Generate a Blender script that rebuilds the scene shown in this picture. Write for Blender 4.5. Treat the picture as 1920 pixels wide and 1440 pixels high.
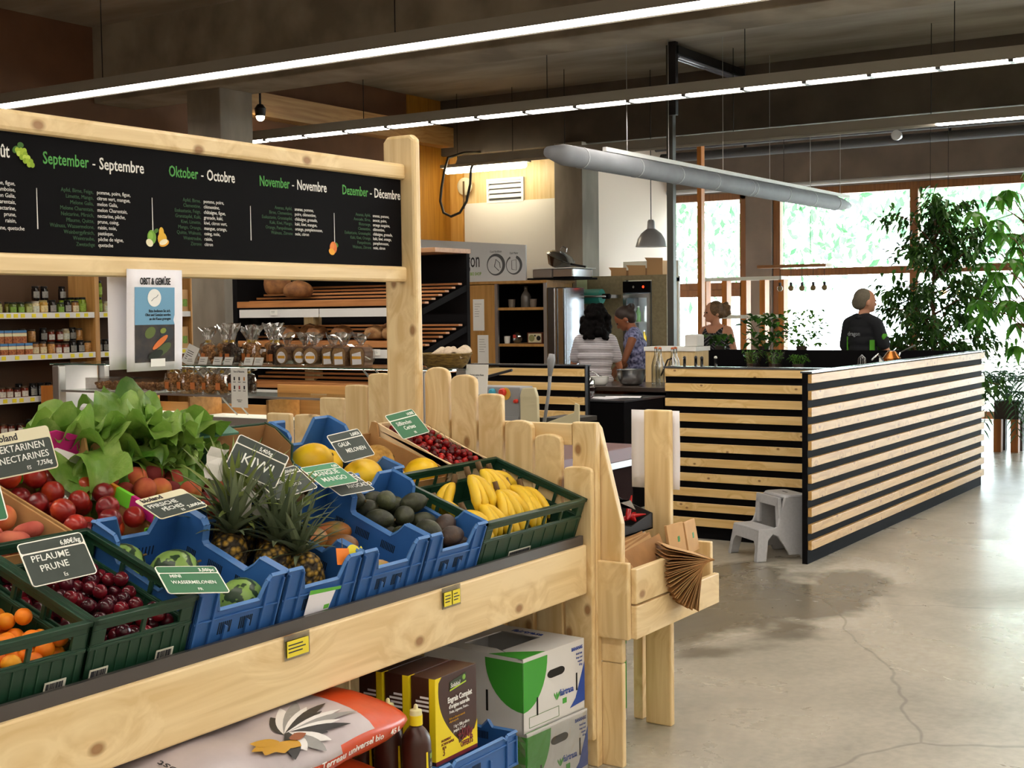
import bpy, bmesh, math, random
from math import pi, sin, cos, radians as rad, sqrt
from mathutils import Vector, Matrix, Euler
for _o in list(bpy.data.objects): bpy.data.objects.remove(_o)
S=bpy.context.scene; COL=S.collection
# ---------------------------------------------------------------- camera (x runs down the shop, y runs towards the bakery wall, z up)
cd=bpy.data.cameras.new('camera'); cam=bpy.data.objects.new('camera',cd); COL.objects.link(cam); S.camera=cam
cd.sensor_width=36.0; cd.lens=2525.7/1920*36; cd.clip_start=.05; cd.clip_end=200
_y,_p,_r=rad(32.85),rad(3.08),rad(.706)
_f=Vector((cos(_y)*cos(_p),sin(_y)*cos(_p),-sin(_p))); _rt=Vector((sin(_y),-cos(_y),0)); _dn=_f.cross(_rt)
_R=_rt*cos(_r)+_dn*sin(_r); _D=_dn*cos(_r)-_rt*sin(_r)
cam.matrix_world=Matrix(((_R.x,-_D.x,-_f.x,0),(_R.y,-_D.y,-_f.y,0),(_R.z,-_D.z,-_f.z,1.6),(0,0,0,1)))
# ---------------------------------------------------------------- world, sun, exposure
W=bpy.data.worlds.new('World'); S.world=W; W.use_nodes=True
_n=W.node_tree; _bg=_n.nodes['Background']; _bg.inputs[0].default_value=(.82,.91,1,1); _bg.inputs[1].default_value=13.0
sl=bpy.data.lights.new('sun','SUN'); sl.energy=13; sl.angle=rad(2); sl.color=(1,.95,.86)
so=bpy.data.objects.new('sun',sl); COL.objects.link(so); so.rotation_euler=(rad(38),rad(-12),rad(-30)); so.location=(25,-10,12)
S.view_settings.view_transform='Standard'; S.view_settings.look='None'; S.view_settings.exposure=0.3; S.view_settings.gamma=1.0
S.view_settings.use_curve_mapping=False
S.cycles.max_bounces=7; S.cycles.diffuse_bounces=4; S.cycles.glossy_bounces=3; S.cycles.transmission_bounces=5; S.cycles.transparent_max_bounces=10
S.cycles.caustics_reflective=False; S.cycles.caustics_refractive=False; S.cycles.sample_clamp_indirect=4.0
S.cycles.use_denoising=True
# ---------------------------------------------------------------- materials
MAT={}
def rgb(c):
    if isinstance(c,str):
        c=c.lstrip('#'); v=[int(c[i:i+2],16)/255 for i in (0,2,4)]
        return tuple(x/12.92 if x<=.04045 else ((x+.055)/1.055)**2.4 for x in v)+(1,)
    return tuple(c)+(1,) if len(c)==3 else tuple(c)
def mat(name,c=None,rough=.5,metal=0.,emit=0.,alpha=1.,trans=0.,ior=1.45,spec=.5,coat=0.,noise=0.,scale=20.,c2=None,stretch=(1,1,1),bump=0.,sss=0.):
    if name in MAT: return MAT[name]
    m=bpy.data.materials.new(name); m.use_nodes=True; t=m.node_tree; b=t.nodes['Principled BSDF']
    b.inputs['Base Color'].default_value=rgb(c); b.inputs['Roughness'].default_value=rough; b.inputs['Metallic'].default_value=metal
    b.inputs['Alpha'].default_value=alpha; b.inputs['Transmission Weight'].default_value=trans; b.inputs['IOR'].default_value=ior
    b.inputs['Specular IOR Level'].default_value=spec; b.inputs['Coat Weight'].default_value=coat
    if emit: b.inputs['Emission Color'].default_value=rgb(c); b.inputs['Emission Strength'].default_value=emit
    if noise or bump or c2:
        tc=t.nodes.new('ShaderNodeTexCoord'); mp=t.nodes.new('ShaderNodeMapping'); mp.inputs['Scale'].default_value=stretch
        nz=t.nodes.new('ShaderNodeTexNoise'); nz.inputs['Scale'].default_value=scale; nz.inputs['Detail'].default_value=4
        t.links.new(tc.outputs['Object'],mp.inputs[0]); t.links.new(mp.outputs[0],nz.inputs['Vector'])
        if noise or c2:
            r=t.nodes.new('ShaderNodeValToRGB'); a=rgb(c); d=rgb(c2) if c2 else tuple(x*(1-noise) for x in a[:3])+(1,)
            r.color_ramp.elements[0].position=.35; r.color_ramp.elements[1].position=.65
            r.color_ramp.elements[0].color=d; r.color_ramp.elements[1].color=a
            t.links.new(nz.outputs[0],r.inputs[0]); t.links.new(r.outputs[0],b.inputs['Base Color'])
        if bump:
            bp=t.nodes.new('ShaderNodeBump'); bp.inputs['Strength'].default_value=bump; bp.inputs['Distance'].default_value=.01
            t.links.new(nz.outputs[0],bp.inputs['Height']); t.links.new(bp.outputs[0],b.inputs['Normal'])
    MAT[name]=m; return m
def emis(name,c,s):
    if name in MAT: return MAT[name]
    m=bpy.data.materials.new(name); m.use_nodes=True; t=m.node_tree; t.nodes.clear()
    o=t.nodes.new('ShaderNodeOutputMaterial'); e=t.nodes.new('ShaderNodeEmission'); e.inputs[0].default_value=rgb(c); e.inputs[1].default_value=s
    t.links.new(e.outputs[0],o.inputs[0]); MAT[name]=m; return m
def glass(name,c=(.9,.97,.95),rough=0.,w=.93):
    # thin clear sheet: mostly see-through, a little mirror
    if name in MAT: return MAT[name]
    m=bpy.data.materials.new(name); m.use_nodes=True; t=m.node_tree; t.nodes.clear()
    o=t.nodes.new('ShaderNodeOutputMaterial'); mx=t.nodes.new('ShaderNodeMixShader'); tr=t.nodes.new('ShaderNodeBsdfTransparent'); gl=t.nodes.new('ShaderNodeBsdfGlossy')
    lw=t.nodes.new('ShaderNodeLayerWeight'); lw.inputs[0].default_value=.35; ma=t.nodes.new('ShaderNodeMath'); ma.operation='MULTIPLY_ADD'; ma.inputs[1].default_value=.5; ma.inputs[2].default_value=1-w
    ma.use_clamp=True
    tr.inputs[0].default_value=rgb(c); gl.inputs[1].default_value=rough
    t.links.new(lw.outputs['Fresnel'],ma.inputs[0]); t.links.new(ma.outputs[0],mx.inputs[0]); t.links.new(tr.outputs[0],mx.inputs[1]); t.links.new(gl.outputs[0],mx.inputs[2]); t.links.new(mx.outputs[0],o.inputs[0])
    MAT[name]=m; return m
def wood(name,c1,c2,axis,knot='#8a5a2a',ks=4.2,rough=.45,kn=1.0,flat=None):
    """pine-like board: fine grain stretched along one axis, a few dark knots"""
    if name in MAT: return MAT[name]
    m=bpy.data.materials.new(name); m.use_nodes=True; t=m.node_tree; b=t.nodes['Principled BSDF']; L=t.links.new; N=t.nodes.new
    tc=N('ShaderNodeTexCoord'); oi=N('ShaderNodeObjectInfo'); ad=N('ShaderNodeVectorMath'); ad.operation='ADD'
    mul=N('ShaderNodeMath'); mul.operation='MULTIPLY'; mul.inputs[1].default_value=7.3; L(oi.outputs['Random'],mul.inputs[0])
    L(tc.outputs['Object'],ad.inputs[0]); L(mul.outputs[0],ad.inputs[1])
    kmp=N('ShaderNodeMapping'); ksc=[1.,1.,1.]; ksc['xyz'.index(axis)]=.65; kmp.inputs['Scale'].default_value=ksc; L(ad.outputs[0],kmp.inputs[0])
    vo=N('ShaderNodeTexVoronoi'); vo.inputs['Scale'].default_value=ks; 
    if flat:
        vo.voronoi_dimensions='2D'; sp_=N('ShaderNodeSeparateXYZ'); cb_=N('ShaderNodeCombineXYZ'); L(kmp.outputs[0],sp_.inputs[0]); q=[a for a in 'XYZ' if a!=flat.upper()]
        L(sp_.outputs[q[0]],cb_.inputs[0]); L(sp_.outputs[q[1]],cb_.inputs[1]); L(cb_.outputs[0],vo.inputs['Vector'])
    else: L(kmp.outputs[0],vo.inputs['Vector'])
    mp=N('ShaderNodeMapping'); sc=[30.,30.,30.]; sc['xyz'.index(axis)]=1.6; mp.inputs['Scale'].default_value=sc
    # bend the grain round the knots
    kb=N('ShaderNodeMapRange'); kb.inputs[1].default_value=0; kb.inputs[2].default_value=.4; kb.inputs[3].default_value=.09; kb.inputs[4].default_value=0; L(vo.outputs['Distance'],kb.inputs[0])
    ad2=N('ShaderNodeVectorMath'); ad2.operation='ADD'; L(ad.outputs[0],ad2.inputs[0]); L(kb.outputs[0],ad2.inputs[1]); L(ad2.outputs[0],mp.inputs[0])
    nz=N('ShaderNodeTexNoise'); nz.inputs['Scale'].default_value=1.; nz.inputs['Detail'].default_value=3; nz.inputs['Distortion'].default_value=.4; L(mp.outputs[0],nz.inputs['Vector'])
    cr=N('ShaderNodeValToRGB'); e=cr.color_ramp.elements; e[0].position=.33; e[1].position=.62; e[0].color=rgb(c2); e[1].color=rgb(c1); L(nz.outputs[0],cr.inputs[0])
    kr=N('ShaderNodeMapRange'); kr.inputs[1].default_value=.028; kr.inputs[2].default_value=.06; kr.inputs[3].default_value=.85*kn; kr.inputs[4].default_value=0; L(vo.outputs['Distance'],kr.inputs[0])
    mx=N('ShaderNodeMix'); mx.data_type='RGBA'; L(kr.outputs[0],mx.inputs[0]); L(cr.outputs[0],mx.inputs[6]); mx.inputs[7].default_value=rgb(knot); L(mx.outputs[2],b.inputs['Base Color'])
    b.inputs['Roughness'].default_value=rough
    MAT[name]=m; return m
PX=wood('pine_x','#e6cd9c','#d2b27c','x'); PY=wood('pine_y','#e6cd9c','#d2b27c','y'); PZ=wood('pine_z','#e6cd9c','#d2b27c','z',flat='x',ks=3.4)
# ---------------------------------------------------------------- geometry helpers
class MB:
    def __init__(s): s.v=[]; s.f=[]; s.mi=[]; s.T=Matrix.Identity(4); s.m=0
    def add(s,vs,fs):
        b=len(s.v); T=s.T; s.v+= [tuple(T@Vector(p)) for p in vs]; s.f+=[tuple(b+i for i in f) for f in fs]; s.mi+=[s.m]*len(fs); return s
    def box(s,x0,y0,z0,x1,y1,z1):
        return s.add([(x0,y0,z0),(x1,y0,z0),(x1,y1,z0),(x0,y1,z0),(x0,y0,z1),(x1,y0,z1),(x1,y1,z1),(x0,y1,z1)],
          [(0,3,2,1),(4,5,6,7),(0,1,5,4),(1,2,6,5),(2,3,7,6),(3,0,4,7)])
    def cbox(s,c,d): return s.box(*[c[i]-d[i]/2 for i in range(3)],*[c[i]+d[i]/2 for i in range(3)])
    def prism(s,poly,a0,a1,axis='y'):
        """poly: 2-D outline; axis 'y': (x,z), 'x': (y,z), 'z': (x,y)"""
        def P(p,a): return (p[0],a,p[1]) if axis=='y' else (a,p[0],p[1]) if axis=='x' else (p[0],p[1],a)
        n=len(poly); vs=[P(p,a0) for p in poly]+[P(p,a1) for p in poly]
        fs=[tuple(range(n)),tuple(range(2*n-1,n-1,-1))]+[(i,n+i,n+(i+1)%n,(i+1)%n) for i in range(n)]
        return s.add(vs,fs)
    def lathe(s,prof,n=16,c=(0,0,0),ax='z',closed=False):
        vs=[];fs=[]
        for r,h in prof:
            for k in range(n):
                a=2*pi*k/n; p=(r*cos(a),r*sin(a),h)
                if ax=='x': p=(h,p[0],p[1])
                if ax=='y': p=(p[1],h,p[0])
                vs.append((p[0]+c[0],p[1]+c[1],p[2]+c[2]))
        for i in range(len(prof)-1):
            for k in range(n): fs.append((i*n+k,i*n+(k+1)%n,(i+1)*n+(k+1)%n,(i+1)*n+k))
        fs.append(tuple(range(n-1,-1,-1))); fs.append(tuple((len(prof)-1)*n+k for k in range(n)))
        return s.add(vs,fs)
    def cyl(s,p,q,r,n=12,r2=None): return s.tube([p,q],[r,r if r2 is None else r2],n)
    def tube(s,pts,r,n=8,flat=1.0):
        pts=[Vector(p) for p in pts]; m=len(pts); rs=r if isinstance(r,(list,tuple)) else [r]*m
        vs=[];fs=[]; ref=None
        for i,p in enumerate(pts):
            d=(pts[min(i+1,m-1)]-pts[max(i-1,0)]).normalized()
            if ref is None: ref=Vector((0,0,1)) if abs(d.z)<.9 else Vector((1,0,0))
            a=(ref-d*ref.dot(d)).normalized(); b=d.cross(a); ref=a
            for k in range(n):
                t=2*pi*k/n; vs.append(tuple(p+(a*cos(t)*flat+b*sin(t))*rs[i]))
        for i in range(m-1):
            for k in range(n): fs.append((i*n+k,i*n+(k+1)%n,(i+1)*n+(k+1)%n,(i+1)*n+k))
        fs.append(tuple(range(n-1,-1,-1))); fs.append(tuple((m-1)*n+k for k in range(n)))
        return s.add(vs,fs)
    def ball(s,c,r,n=12,m=8,fn=None):
        rx,ry,rz=(r,r,r) if not isinstance(r,(list,tuple)) else r
        vs=[(0,0,-1)]+[(sin(pi*j/m)*cos(2*pi*k/n),sin(pi*j/m)*sin(2*pi*k/n),-cos(pi*j/m)) for j in range(1,m) for k in range(n)]+[(0,0,1)]
        if fn: vs=[fn(*p) for p in vs]
        vs=[(c[0]+p[0]*rx,c[1]+p[1]*ry,c[2]+p[2]*rz) for p in vs]; e=len(vs)-1
        fs=[(0,1+(k+1)%n,1+k) for k in range(n)]
        for j in range(m-2):
            for k in range(n): fs.append((1+j*n+k,1+j*n+(k+1)%n,1+(j+1)*n+(k+1)%n,1+(j+1)*n+k))
        b=1+(m-2)*n; fs+=[(b+k,b+(k+1)%n,e) for k in range(n)]
        return s.add(vs,fs)
    def quad(s,*p): return s.add(p,[tuple(range(len(p)))])
    def grid(s,fn,nu,nv):
        vs=[fn(i/nu,j/nv) for j in range(nv+1) for i in range(nu+1)]
        return s.add(vs,[(j*(nu+1)+i,j*(nu+1)+i+1,(j+1)*(nu+1)+i+1,(j+1)*(nu+1)+i) for j in range(nv) for i in range(nu)])
    def mesh(s,name,m,smooth=False):
        me=bpy.data.meshes.new(name); me.from_pydata(s.v,[],s.f)
        for x in (m if isinstance(m,(list,tuple)) else [m]): me.materials.append(x)
        if isinstance(m,(list,tuple)): me.polygons.foreach_set('material_index',s.mi)
        if smooth: me.polygons.foreach_set('use_smooth',[True]*len(s.f))
        me.update(); return me
    def build(s,name,m,parent=None,smooth=False,bev=0,sub=0,solid=0,loc=None,rot=None,auto=False):
        o=bpy.data.objects.new(name,s.mesh(name,m,smooth)); COL.objects.link(o)
        if parent: o.parent=parent
        if loc: o.location=loc
        if rot: o.rotation_euler=rot
        if solid: d=o.modifiers.new('solid','SOLIDIFY'); d.thickness=solid; d.offset=0
        if bev: d=o.modifiers.new('bev','BEVEL'); d.width=bev; d.segments=2; d.limit_method='ANGLE'; d.angle_limit=rad(50)
        if sub: d=o.modifiers.new('sub','SUBSURF'); d.levels=sub; d.render_levels=sub
        if auto: 
            for p in o.data.polygons: p.use_smooth=True
            try: o.data.set_sharp_from_angle(angle=rad(40))
            except Exception: pass
        return o
def tag(o,label,cat,group=None):
    o['label']=label; o['category']=cat
    if group: o['group']=group
    return o
def thing(name,label,cat,loc=(0,0,0),rot=(0,0,0),group=None):
    o=bpy.data.objects.new(name,None); o.empty_display_size=.05; COL.objects.link(o); o.location=loc; o.rotation_euler=rot
    return tag(o,label,cat,group)
def struct(o): o['kind']='structure'; return o
def kids(o): return [c for c in bpy.data.objects if c.parent is o]
def dup(o,loc=None,rot=None,label=None,group=None,scale=None,par=None):
    c=o.copy(); COL.objects.link(c)
    if par: c.parent=par
    if loc is not None: c.location=loc
    if rot is not None: c.rotation_euler=rot
    if scale: c.scale=(scale,)*3 if not isinstance(scale,(tuple,list)) else scale
    if label: c['label']=label
    if group: c['group']=group
    for ch in (CH.get(o.name) or CH.setdefault(o.name,kids(o))): 
        dup(ch,par=c)
    return c
CH={}
def text(body,name,m,parent,loc,rot=(0,0,0),size=.05,align='LEFT',sx=1.,ext=0.0004,shear=0.,space=1.,line=1.,bold=0.):
    """lettering as a real (thin) mesh; local x runs along the line, local y up the letters"""
    cu=bpy.data.curves.new(name,'FONT'); cu.body=body; cu.size=size; cu.align_x=align; cu.extrude=ext; cu.shear=shear; cu.space_character=space; cu.space_line=line; cu.resolution_u=2
    if bold: cu.offset=bold
    o=bpy.data.objects.new(name,cu); COL.objects.link(o); dg=bpy.context.evaluated_depsgraph_get()
    me=bpy.data.meshes.new_from_object(o.evaluated_get(dg)); bpy.data.objects.remove(o); bpy.data.curves.remove(cu)
    me.name=name; me.materials.clear(); me.materials.append(m)
    t=bpy.data.objects.new(name,me); COL.objects.link(t); t.parent=parent; t.location=loc; t.rotation_euler=rot; t.scale=(sx,1,1)
    return t
def join(obs,name):
    """several lettering meshes under one parent become one mesh"""
    bm=bmesh.new(); mats=[]; mi=[]
    for o in obs:
        M=Matrix.LocRotScale(o.location,o.rotation_euler,o.scale); me=o.data.copy(); me.transform(M)
        k=len(bm.faces); bm.from_mesh(me); bm.faces.ensure_lookup_table()
        m=o.data.materials[0]
        if m not in mats: mats.append(m)
        for f in bm.faces[k:]: f.material_index=mats.index(m)
        bpy.data.meshes.remove(me)
    me=bpy.data.meshes.new(name); bm.to_mesh(me); bm.free()
    for m in mats: me.materials.append(m)
    n=bpy.data.objects.new(name,me); COL.objects.link(n); n.parent=obs[0].parent
    for o in obs: bpy.data.objects.remove(o)
    return n
WHITE=mat('white_paint','#eeeeea',.5); BLACK=mat('black_board','#0d0c0e',.75,spec=.08); DARK=mat('dark_metal','#2b2a2c',.4,.6); STEEL=mat('brushed_steel','#b9bbbd',.25,1.)
PAPER=mat('paper','#eceaf0',.7); INK=mat('ink','#2b2b30',.7); CHALK=mat('chalk','#e9ece6',.8)
# ================================================================ the setting
def concrete(name,a,b,sc=1.,axis=None,rough=.8):
    m=mat(name,a,rough,c2=b,scale=2.2*sc,bump=.15,stretch=(1,1,.35) if axis=='z' else (1,.25,1) if axis=='y' else (1,1,1)); return m
CONC=concrete('concrete','#968d80','#736a5e',1.3,'z'); CEILM=concrete('ceiling_concrete','#a0968a','#7d7468',1.2,'y'); BEAMM=concrete('beam_concrete','#9c9181','#776d5f',1.)
LINT=concrete('lintel_concrete','#8a7a70','#776a62',.8)
# polished concrete floor with stains, fine cracks and a wet-looking patch
def floor_mat():
    m=bpy.data.materials.new('polished_concrete'); m.use_nodes=True; t=m.node_tree; b=t.nodes['Principled BSDF']; L=t.links.new; N=t.nodes.new
    tc=N('ShaderNodeTexCoord')
    n1=N('ShaderNodeTexNoise'); n1.inputs['Scale'].default_value=.9; n1.inputs['Detail'].default_value=7; n1.inputs['Roughness'].default_value=.62; n1.inputs['Distortion'].default_value=.5; L(tc.outputs['Object'],n1.inputs['Vector'])
    r1=N('ShaderNodeValToRGB'); e=r1.color_ramp.elements; e[0].position=.3; e[1].position=.66; e[0].color=rgb('#8d8779'); e[1].color=rgb('#bcb5a7'); L(n1.outputs[0],r1.inputs[0])
    n2=N('ShaderNodeTexNoise'); n2.inputs['Scale'].default_value=26; n2.inputs['Detail'].default_value=3; L(tc.outputs['Object'],n2.inputs['Vector'])
    r2=N('ShaderNodeMapRange'); r2.inputs[1].default_value=.3; r2.inputs[2].default_value=.7; r2.inputs[3].default_value=.86; r2.inputs[4].default_value=1.06; L(n2.outputs[0],r2.inputs[0])
    mu=N('ShaderNodeMix'); mu.data_type='RGBA'; mu.blend_type='MULTIPLY'; mu.inputs[0].default_value=1; L(r1.outputs[0],mu.inputs[6]); L(r2.outputs[0],mu.inputs[7])
    # the stained patch in front of the step stool
    mp=N('ShaderNodeMapping'); mp.inputs['Location'].default_value=(-6.9,-2.95,0); L(tc.outputs['Object'],mp.inputs[0])
    mp2=N('ShaderNodeMapping'); mp2.inputs['Rotation'].default_value=(0,0,rad(25)); mp2.inputs['Scale'].default_value=(.62,1.0,1); L(mp.outputs[0],mp2.inputs[0])
    ln=N('ShaderNodeVectorMath'); ln.operation='LENGTH'; L(mp2.outputs[0],ln.inputs[0])
    n3=N('ShaderNodeTexNoise'); n3.inputs['Scale'].default_value=2.2; n3.inputs['Detail'].default_value=6; L(tc.outputs['Object'],n3.inputs['Vector'])
    ad=N('ShaderNodeMath'); ad.operation='MULTIPLY_ADD'; ad.inputs[1].default_value=1.3; L(n3.outputs[0],ad.inputs[0]); L(ln.outputs['Value'],ad.inputs[2])
    r3=N('ShaderNodeMapRange'); r3.inputs[1].default_value=1.22; r3.inputs[2].default_value=1.40; r3.inputs[3].default_value=.88; r3.inputs[4].default_value=0; L(ad.outputs[0],r3.inputs[0])
    m3=N('ShaderNodeMix'); m3.data_type='RGBA'; L(r3.outputs[0],m3.inputs[0]); L(mu.outputs[2],m3.inputs[6]); m3.inputs[7].default_value=rgb('#625b4d')
    # hairline cracks
    wv=N('ShaderNodeTexVoronoi'); wv.feature='DISTANCE_TO_EDGE'; wv.inputs['Scale'].default_value=.42; n4=N('ShaderNodeTexNoise'); n4.inputs['Scale'].default_value=1.6
    L(tc.outputs['Object'],n4.inputs['Vector']); mv=N('ShaderNodeMix'); mv.data_type='VECTOR'; mv.inputs[0].default_value=.22; L(tc.outputs['Object'],mv.inputs[4]); L(n4.outputs['Color'],mv.inputs[5]); L(mv.outputs[1],wv.inputs['Vector'])
    r4=N('ShaderNodeMapRange'); r4.inputs[1].default_value=.0008; r4.inputs[2].default_value=.003; r4.inputs[3].default_value=.45; r4.inputs[4].default_value=0; L(wv.outputs['Distance'],r4.inputs[0])
    m4=N('ShaderNodeMix'); m4.data_type='RGBA'; L(r4.outputs[0],m4.inputs[0]); L(m3.outputs[2],m4.inputs[6]); m4.inputs[7].default_value=rgb('#4d473c'); L(m4.outputs[2],b.inputs['Base Color'])
    rr=N('ShaderNodeMapRange'); rr.inputs[1].default_value=.3; rr.inputs[2].default_value=.7; rr.inputs[3].default_value=.40; rr.inputs[4].default_value=.19; L(n1.outputs[0],rr.inputs[0]); L(rr.outputs[0],b.inputs['Roughness'])
    b.inputs['Specular IOR Level'].default_value=.55
    return m
FLOORM=floor_mat()
struct(MB().box(-4,-7,-.2,19.5,10.2,0).build('floor',FLOORM))
struct(MB().box(-4,-7,4.25,19.9,10.2,4.45).build('ceiling',CEILM))
# concrete down-stand beams run from the shop front to the bakery wall
for i,x in enumerate((3.0,8.45,13.9)): struct(MB().box(x,-7,3.56,x+.5,10,4.27).build('ceiling_beam',BEAMM if i<2 else concrete('beam_backlit','#5f564c','#4f473f',1.),bev=.01))  # last beam's darker concrete stands in for its backlit shade
PLAST=mat('plaster_white','#efe9e0',.8); OCHRE=wood('ochre_panel','#b9832f','#a26f22','z',ks=.5,kn=.0); OCH2=wood('light_panel','#dcc393','#cfb27c','z',ks=.4,kn=0)
BRICK=mat('brown_wall','#6f4d37',.8,noise=.2,scale=3)
struct(MB().box(-4,10.0,0,13.2,10.2,4.27).build('wall_back',BRICK))
struct(MB().box(-4.2,-7,0,-4,10.2,4.27).build('wall_near',PLAST))
struct(MB().box(-4,-7.2,0,19.5,-7,4.27).build('wall_side',PLAST))
# side wall that runs to the windows (sunlit white)
struct(MB().box(14.2,9.55,0,19.5,9.75,4.27).build('wall_far',mat('wall_pinkish','#e3d3c6',.8)))
# columns
struct(MB().box(8.5,8.45,0,8.9,8.85,3.58).build('column_bakery',CONC,bev=.008))
struct(MB().box(13.8,7.9,0,14.2,8.28,3.58).build('column_kitchen',CONC,bev=.008))
# ---- window wall at the far end
XW=19.5; FRM=wood('window_frame_wood','#8d5a30','#7a4a25','z',ks=.3,kn=0)
w=MB(); w.box(XW,-7,3.40,XW+.35,10,4.27); w.box(XW,7.85,0,XW+.35,8.27,3.4); w.box(XW,9.65,0,XW+.35,10,3.4)
struct(w.build('wall_window',LINT))
GLS=glass('window_glass',(.97,.99,.98),w=.97)
def window(n,y0,y1,z0,z1,mull,bars):
    f=MB()
    for z in (z0,z1-.11): f.box(XW+.05,y0,z,XW+.17,y1,z+.11)
    for y in (y0,y1-.11): f.box(XW+.05,y,z0,XW+.17,y+.11,z1)
    for y in mull: f.box(XW+.03,y-.06,z0,XW+.18,y+.06,z1)
    for z in bars: f.box(XW+.04,y0,z-.055,XW+.17,y1,z+.055)
    o=struct(f.build('window_%d'%n,FRM,bev=.006))
    g=MB().box(XW+.10,y0+.02,z0+.02,XW+.115,y1-.02,z1-.02).build('pane',GLS,o)
window(1,-7,7.84,0.0,3.4,(-4.4,-1.9,.6,3.1,5.69),(2.14,))
window(2,8.28,9.64,1.9,3.4,(),())
window(3,8.28,9.64,0,1.9,(),())
# white pipe along the top of the windows
struct(MB().tube([(19.38,-7,3.47),(19.38,9.6,3.44)],.035,8).build('trim_1',mat('white_pipe','#d9dade',.4),smooth=True))
# ground and planting outside
struct(MB().box(19.9,-30,-.35,60,40,-.1).build('ground',mat('bright_paving','#e8e6df',.9,noise=.1,scale=2)))
random.seed(5)
def leafcloud(name,m,n,size,pos):
    b=MB()
    for _ in range(n):
        p=Vector(pos()); q=Euler((random.uniform(0,6.3),random.uniform(0,6.3),random.uniform(0,6.3))).to_matrix(); s=size*random.uniform(.6,1.4)
        b.add([tuple(p+q@Vector(v)) for v in ((-s,0,0),(0,-s*.45,0),(s,0,0),(0,s*.45,s*.2))],[(0,1,2,3)])
    o=b.build(name,m); o['kind']='stuff'; return o
def leafmat(name,a,b,tr=.5,rough=.45):
    m=bpy.data.materials.new(name); m.use_nodes=True; t=m.node_tree; p=t.nodes['Principled BSDF']; L=t.links.new; N=t.nodes.new
    g=N('ShaderNodeNewGeometry'); r=N('ShaderNodeValToRGB'); r.color_ramp.elements[0].color=rgb(a); r.color_ramp.elements[1].color=rgb(b); L(g.outputs['Random Per Island'],r.inputs[0]); L(r.outputs[0],p.inputs['Base Color'])
    p.inputs['Roughness'].default_value=rough; tl=N('ShaderNodeBsdfTranslucent'); L(r.outputs[0],tl.inputs[0]); mx=N('ShaderNodeMixShader'); mx.inputs[0].default_value=tr
    o=t.nodes['Material Output']; L(p.outputs[0],mx.inputs[1]); L(tl.outputs[0],mx.inputs[2]); L(mx.outputs[0],o.inputs[0]); return m
HG=leafmat('garden_leaves','#2f5a3a','#7fb07a',.45)
def bank():
    # a leafy slope beyond the windows, patchy so that the bright sky shows through
    x=random.uniform(27,33); y=random.uniform(-4,22); z=abs(random.gauss(0,1))
    return (x,y,2.0+random.triangular(0,4.5,1.3)+.6*sin(y*.9)+.3*sin(y*2.3))
tag(leafcloud('garden_foliage',HG,9500,.135,bank),'leafy green slope beyond the big windows','foliage')
# ---- fluorescent strip lights, hung in rows across the shop
TUBE=emis('tube_light','#fff6e9',27.0); REFL=mat('light_housing','#a9a49a',.5,.1)
def striplight(x,y0,y1,z,label,seg,hang,lit=None,w=.05,gap=.006):
    t=thing('strip_light',label,'strip light',(x,0,z),group=None)
    h=MB(); h.prism([(-.11,.0),(-.10,.012),(-.05,.10),(.05,.10),(.10,.012),(.11,.0),(.09,.005),(.03,.06),(-.03,.06),(-.09,.005)],y0,y1,'y'); h.build('housing',REFL,t)
    a,b=lit or (y0,y1); k=max(1,round((b-a)/seg))
    for i in range(k):
        p=a+(b-a)*i/k; q=a+(b-a)*(i+1)/k
        MB().box(-w,p+gap,-.004,w,q-gap,.022).build('tube',TUBE,t)
    if gap>.01:
        for i in range(1,k): MB().box(-w-.01,a+(b-a)*i/k-gap*.8,-.008,w+.01,a+(b-a)*i/k+gap*.8,.024).build('divider',DARK,t)
    for y in hang:
        MB().tube([(0,y,.10),(0,y,4.25-z)],.004,5).build('hanger_wire',DARK,t); 
    return t
striplight(7.02,-6.8,9.7,3.3,'long unbroken glowing strip light hung close in front of the first concrete beam','x' and 3.09,(-2,0.6,2.9,5.4,8.2))
striplight(9.9,-6.8,9.7,3.3,'segmented glowing strip light hung between the two concrete beams',.505,(.9,2.6,4.2,6.0,8.0),gap=.022)
striplight(12.9,-6.8,9.0,3.3,'strip light below the backlit beam above the kitchen, half of it switched off',1.5,(0.5,3.6,5.6,7.6),lit=(-6.8,3.55))
striplight(4.15,-6.8,3.2,3.3,'strip light over the produce stand and its header board',1.5,(-3,0,2.8))
striplight(1.3,-6.8,9.7,3.3,'strip light over the near end of the produce stand',1.5,(-3,0,3))
striplight(-1.6,-6.8,9.7,3.3,'strip light over the aisle in front of the produce stand',1.5,(-3,0,3))
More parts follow.
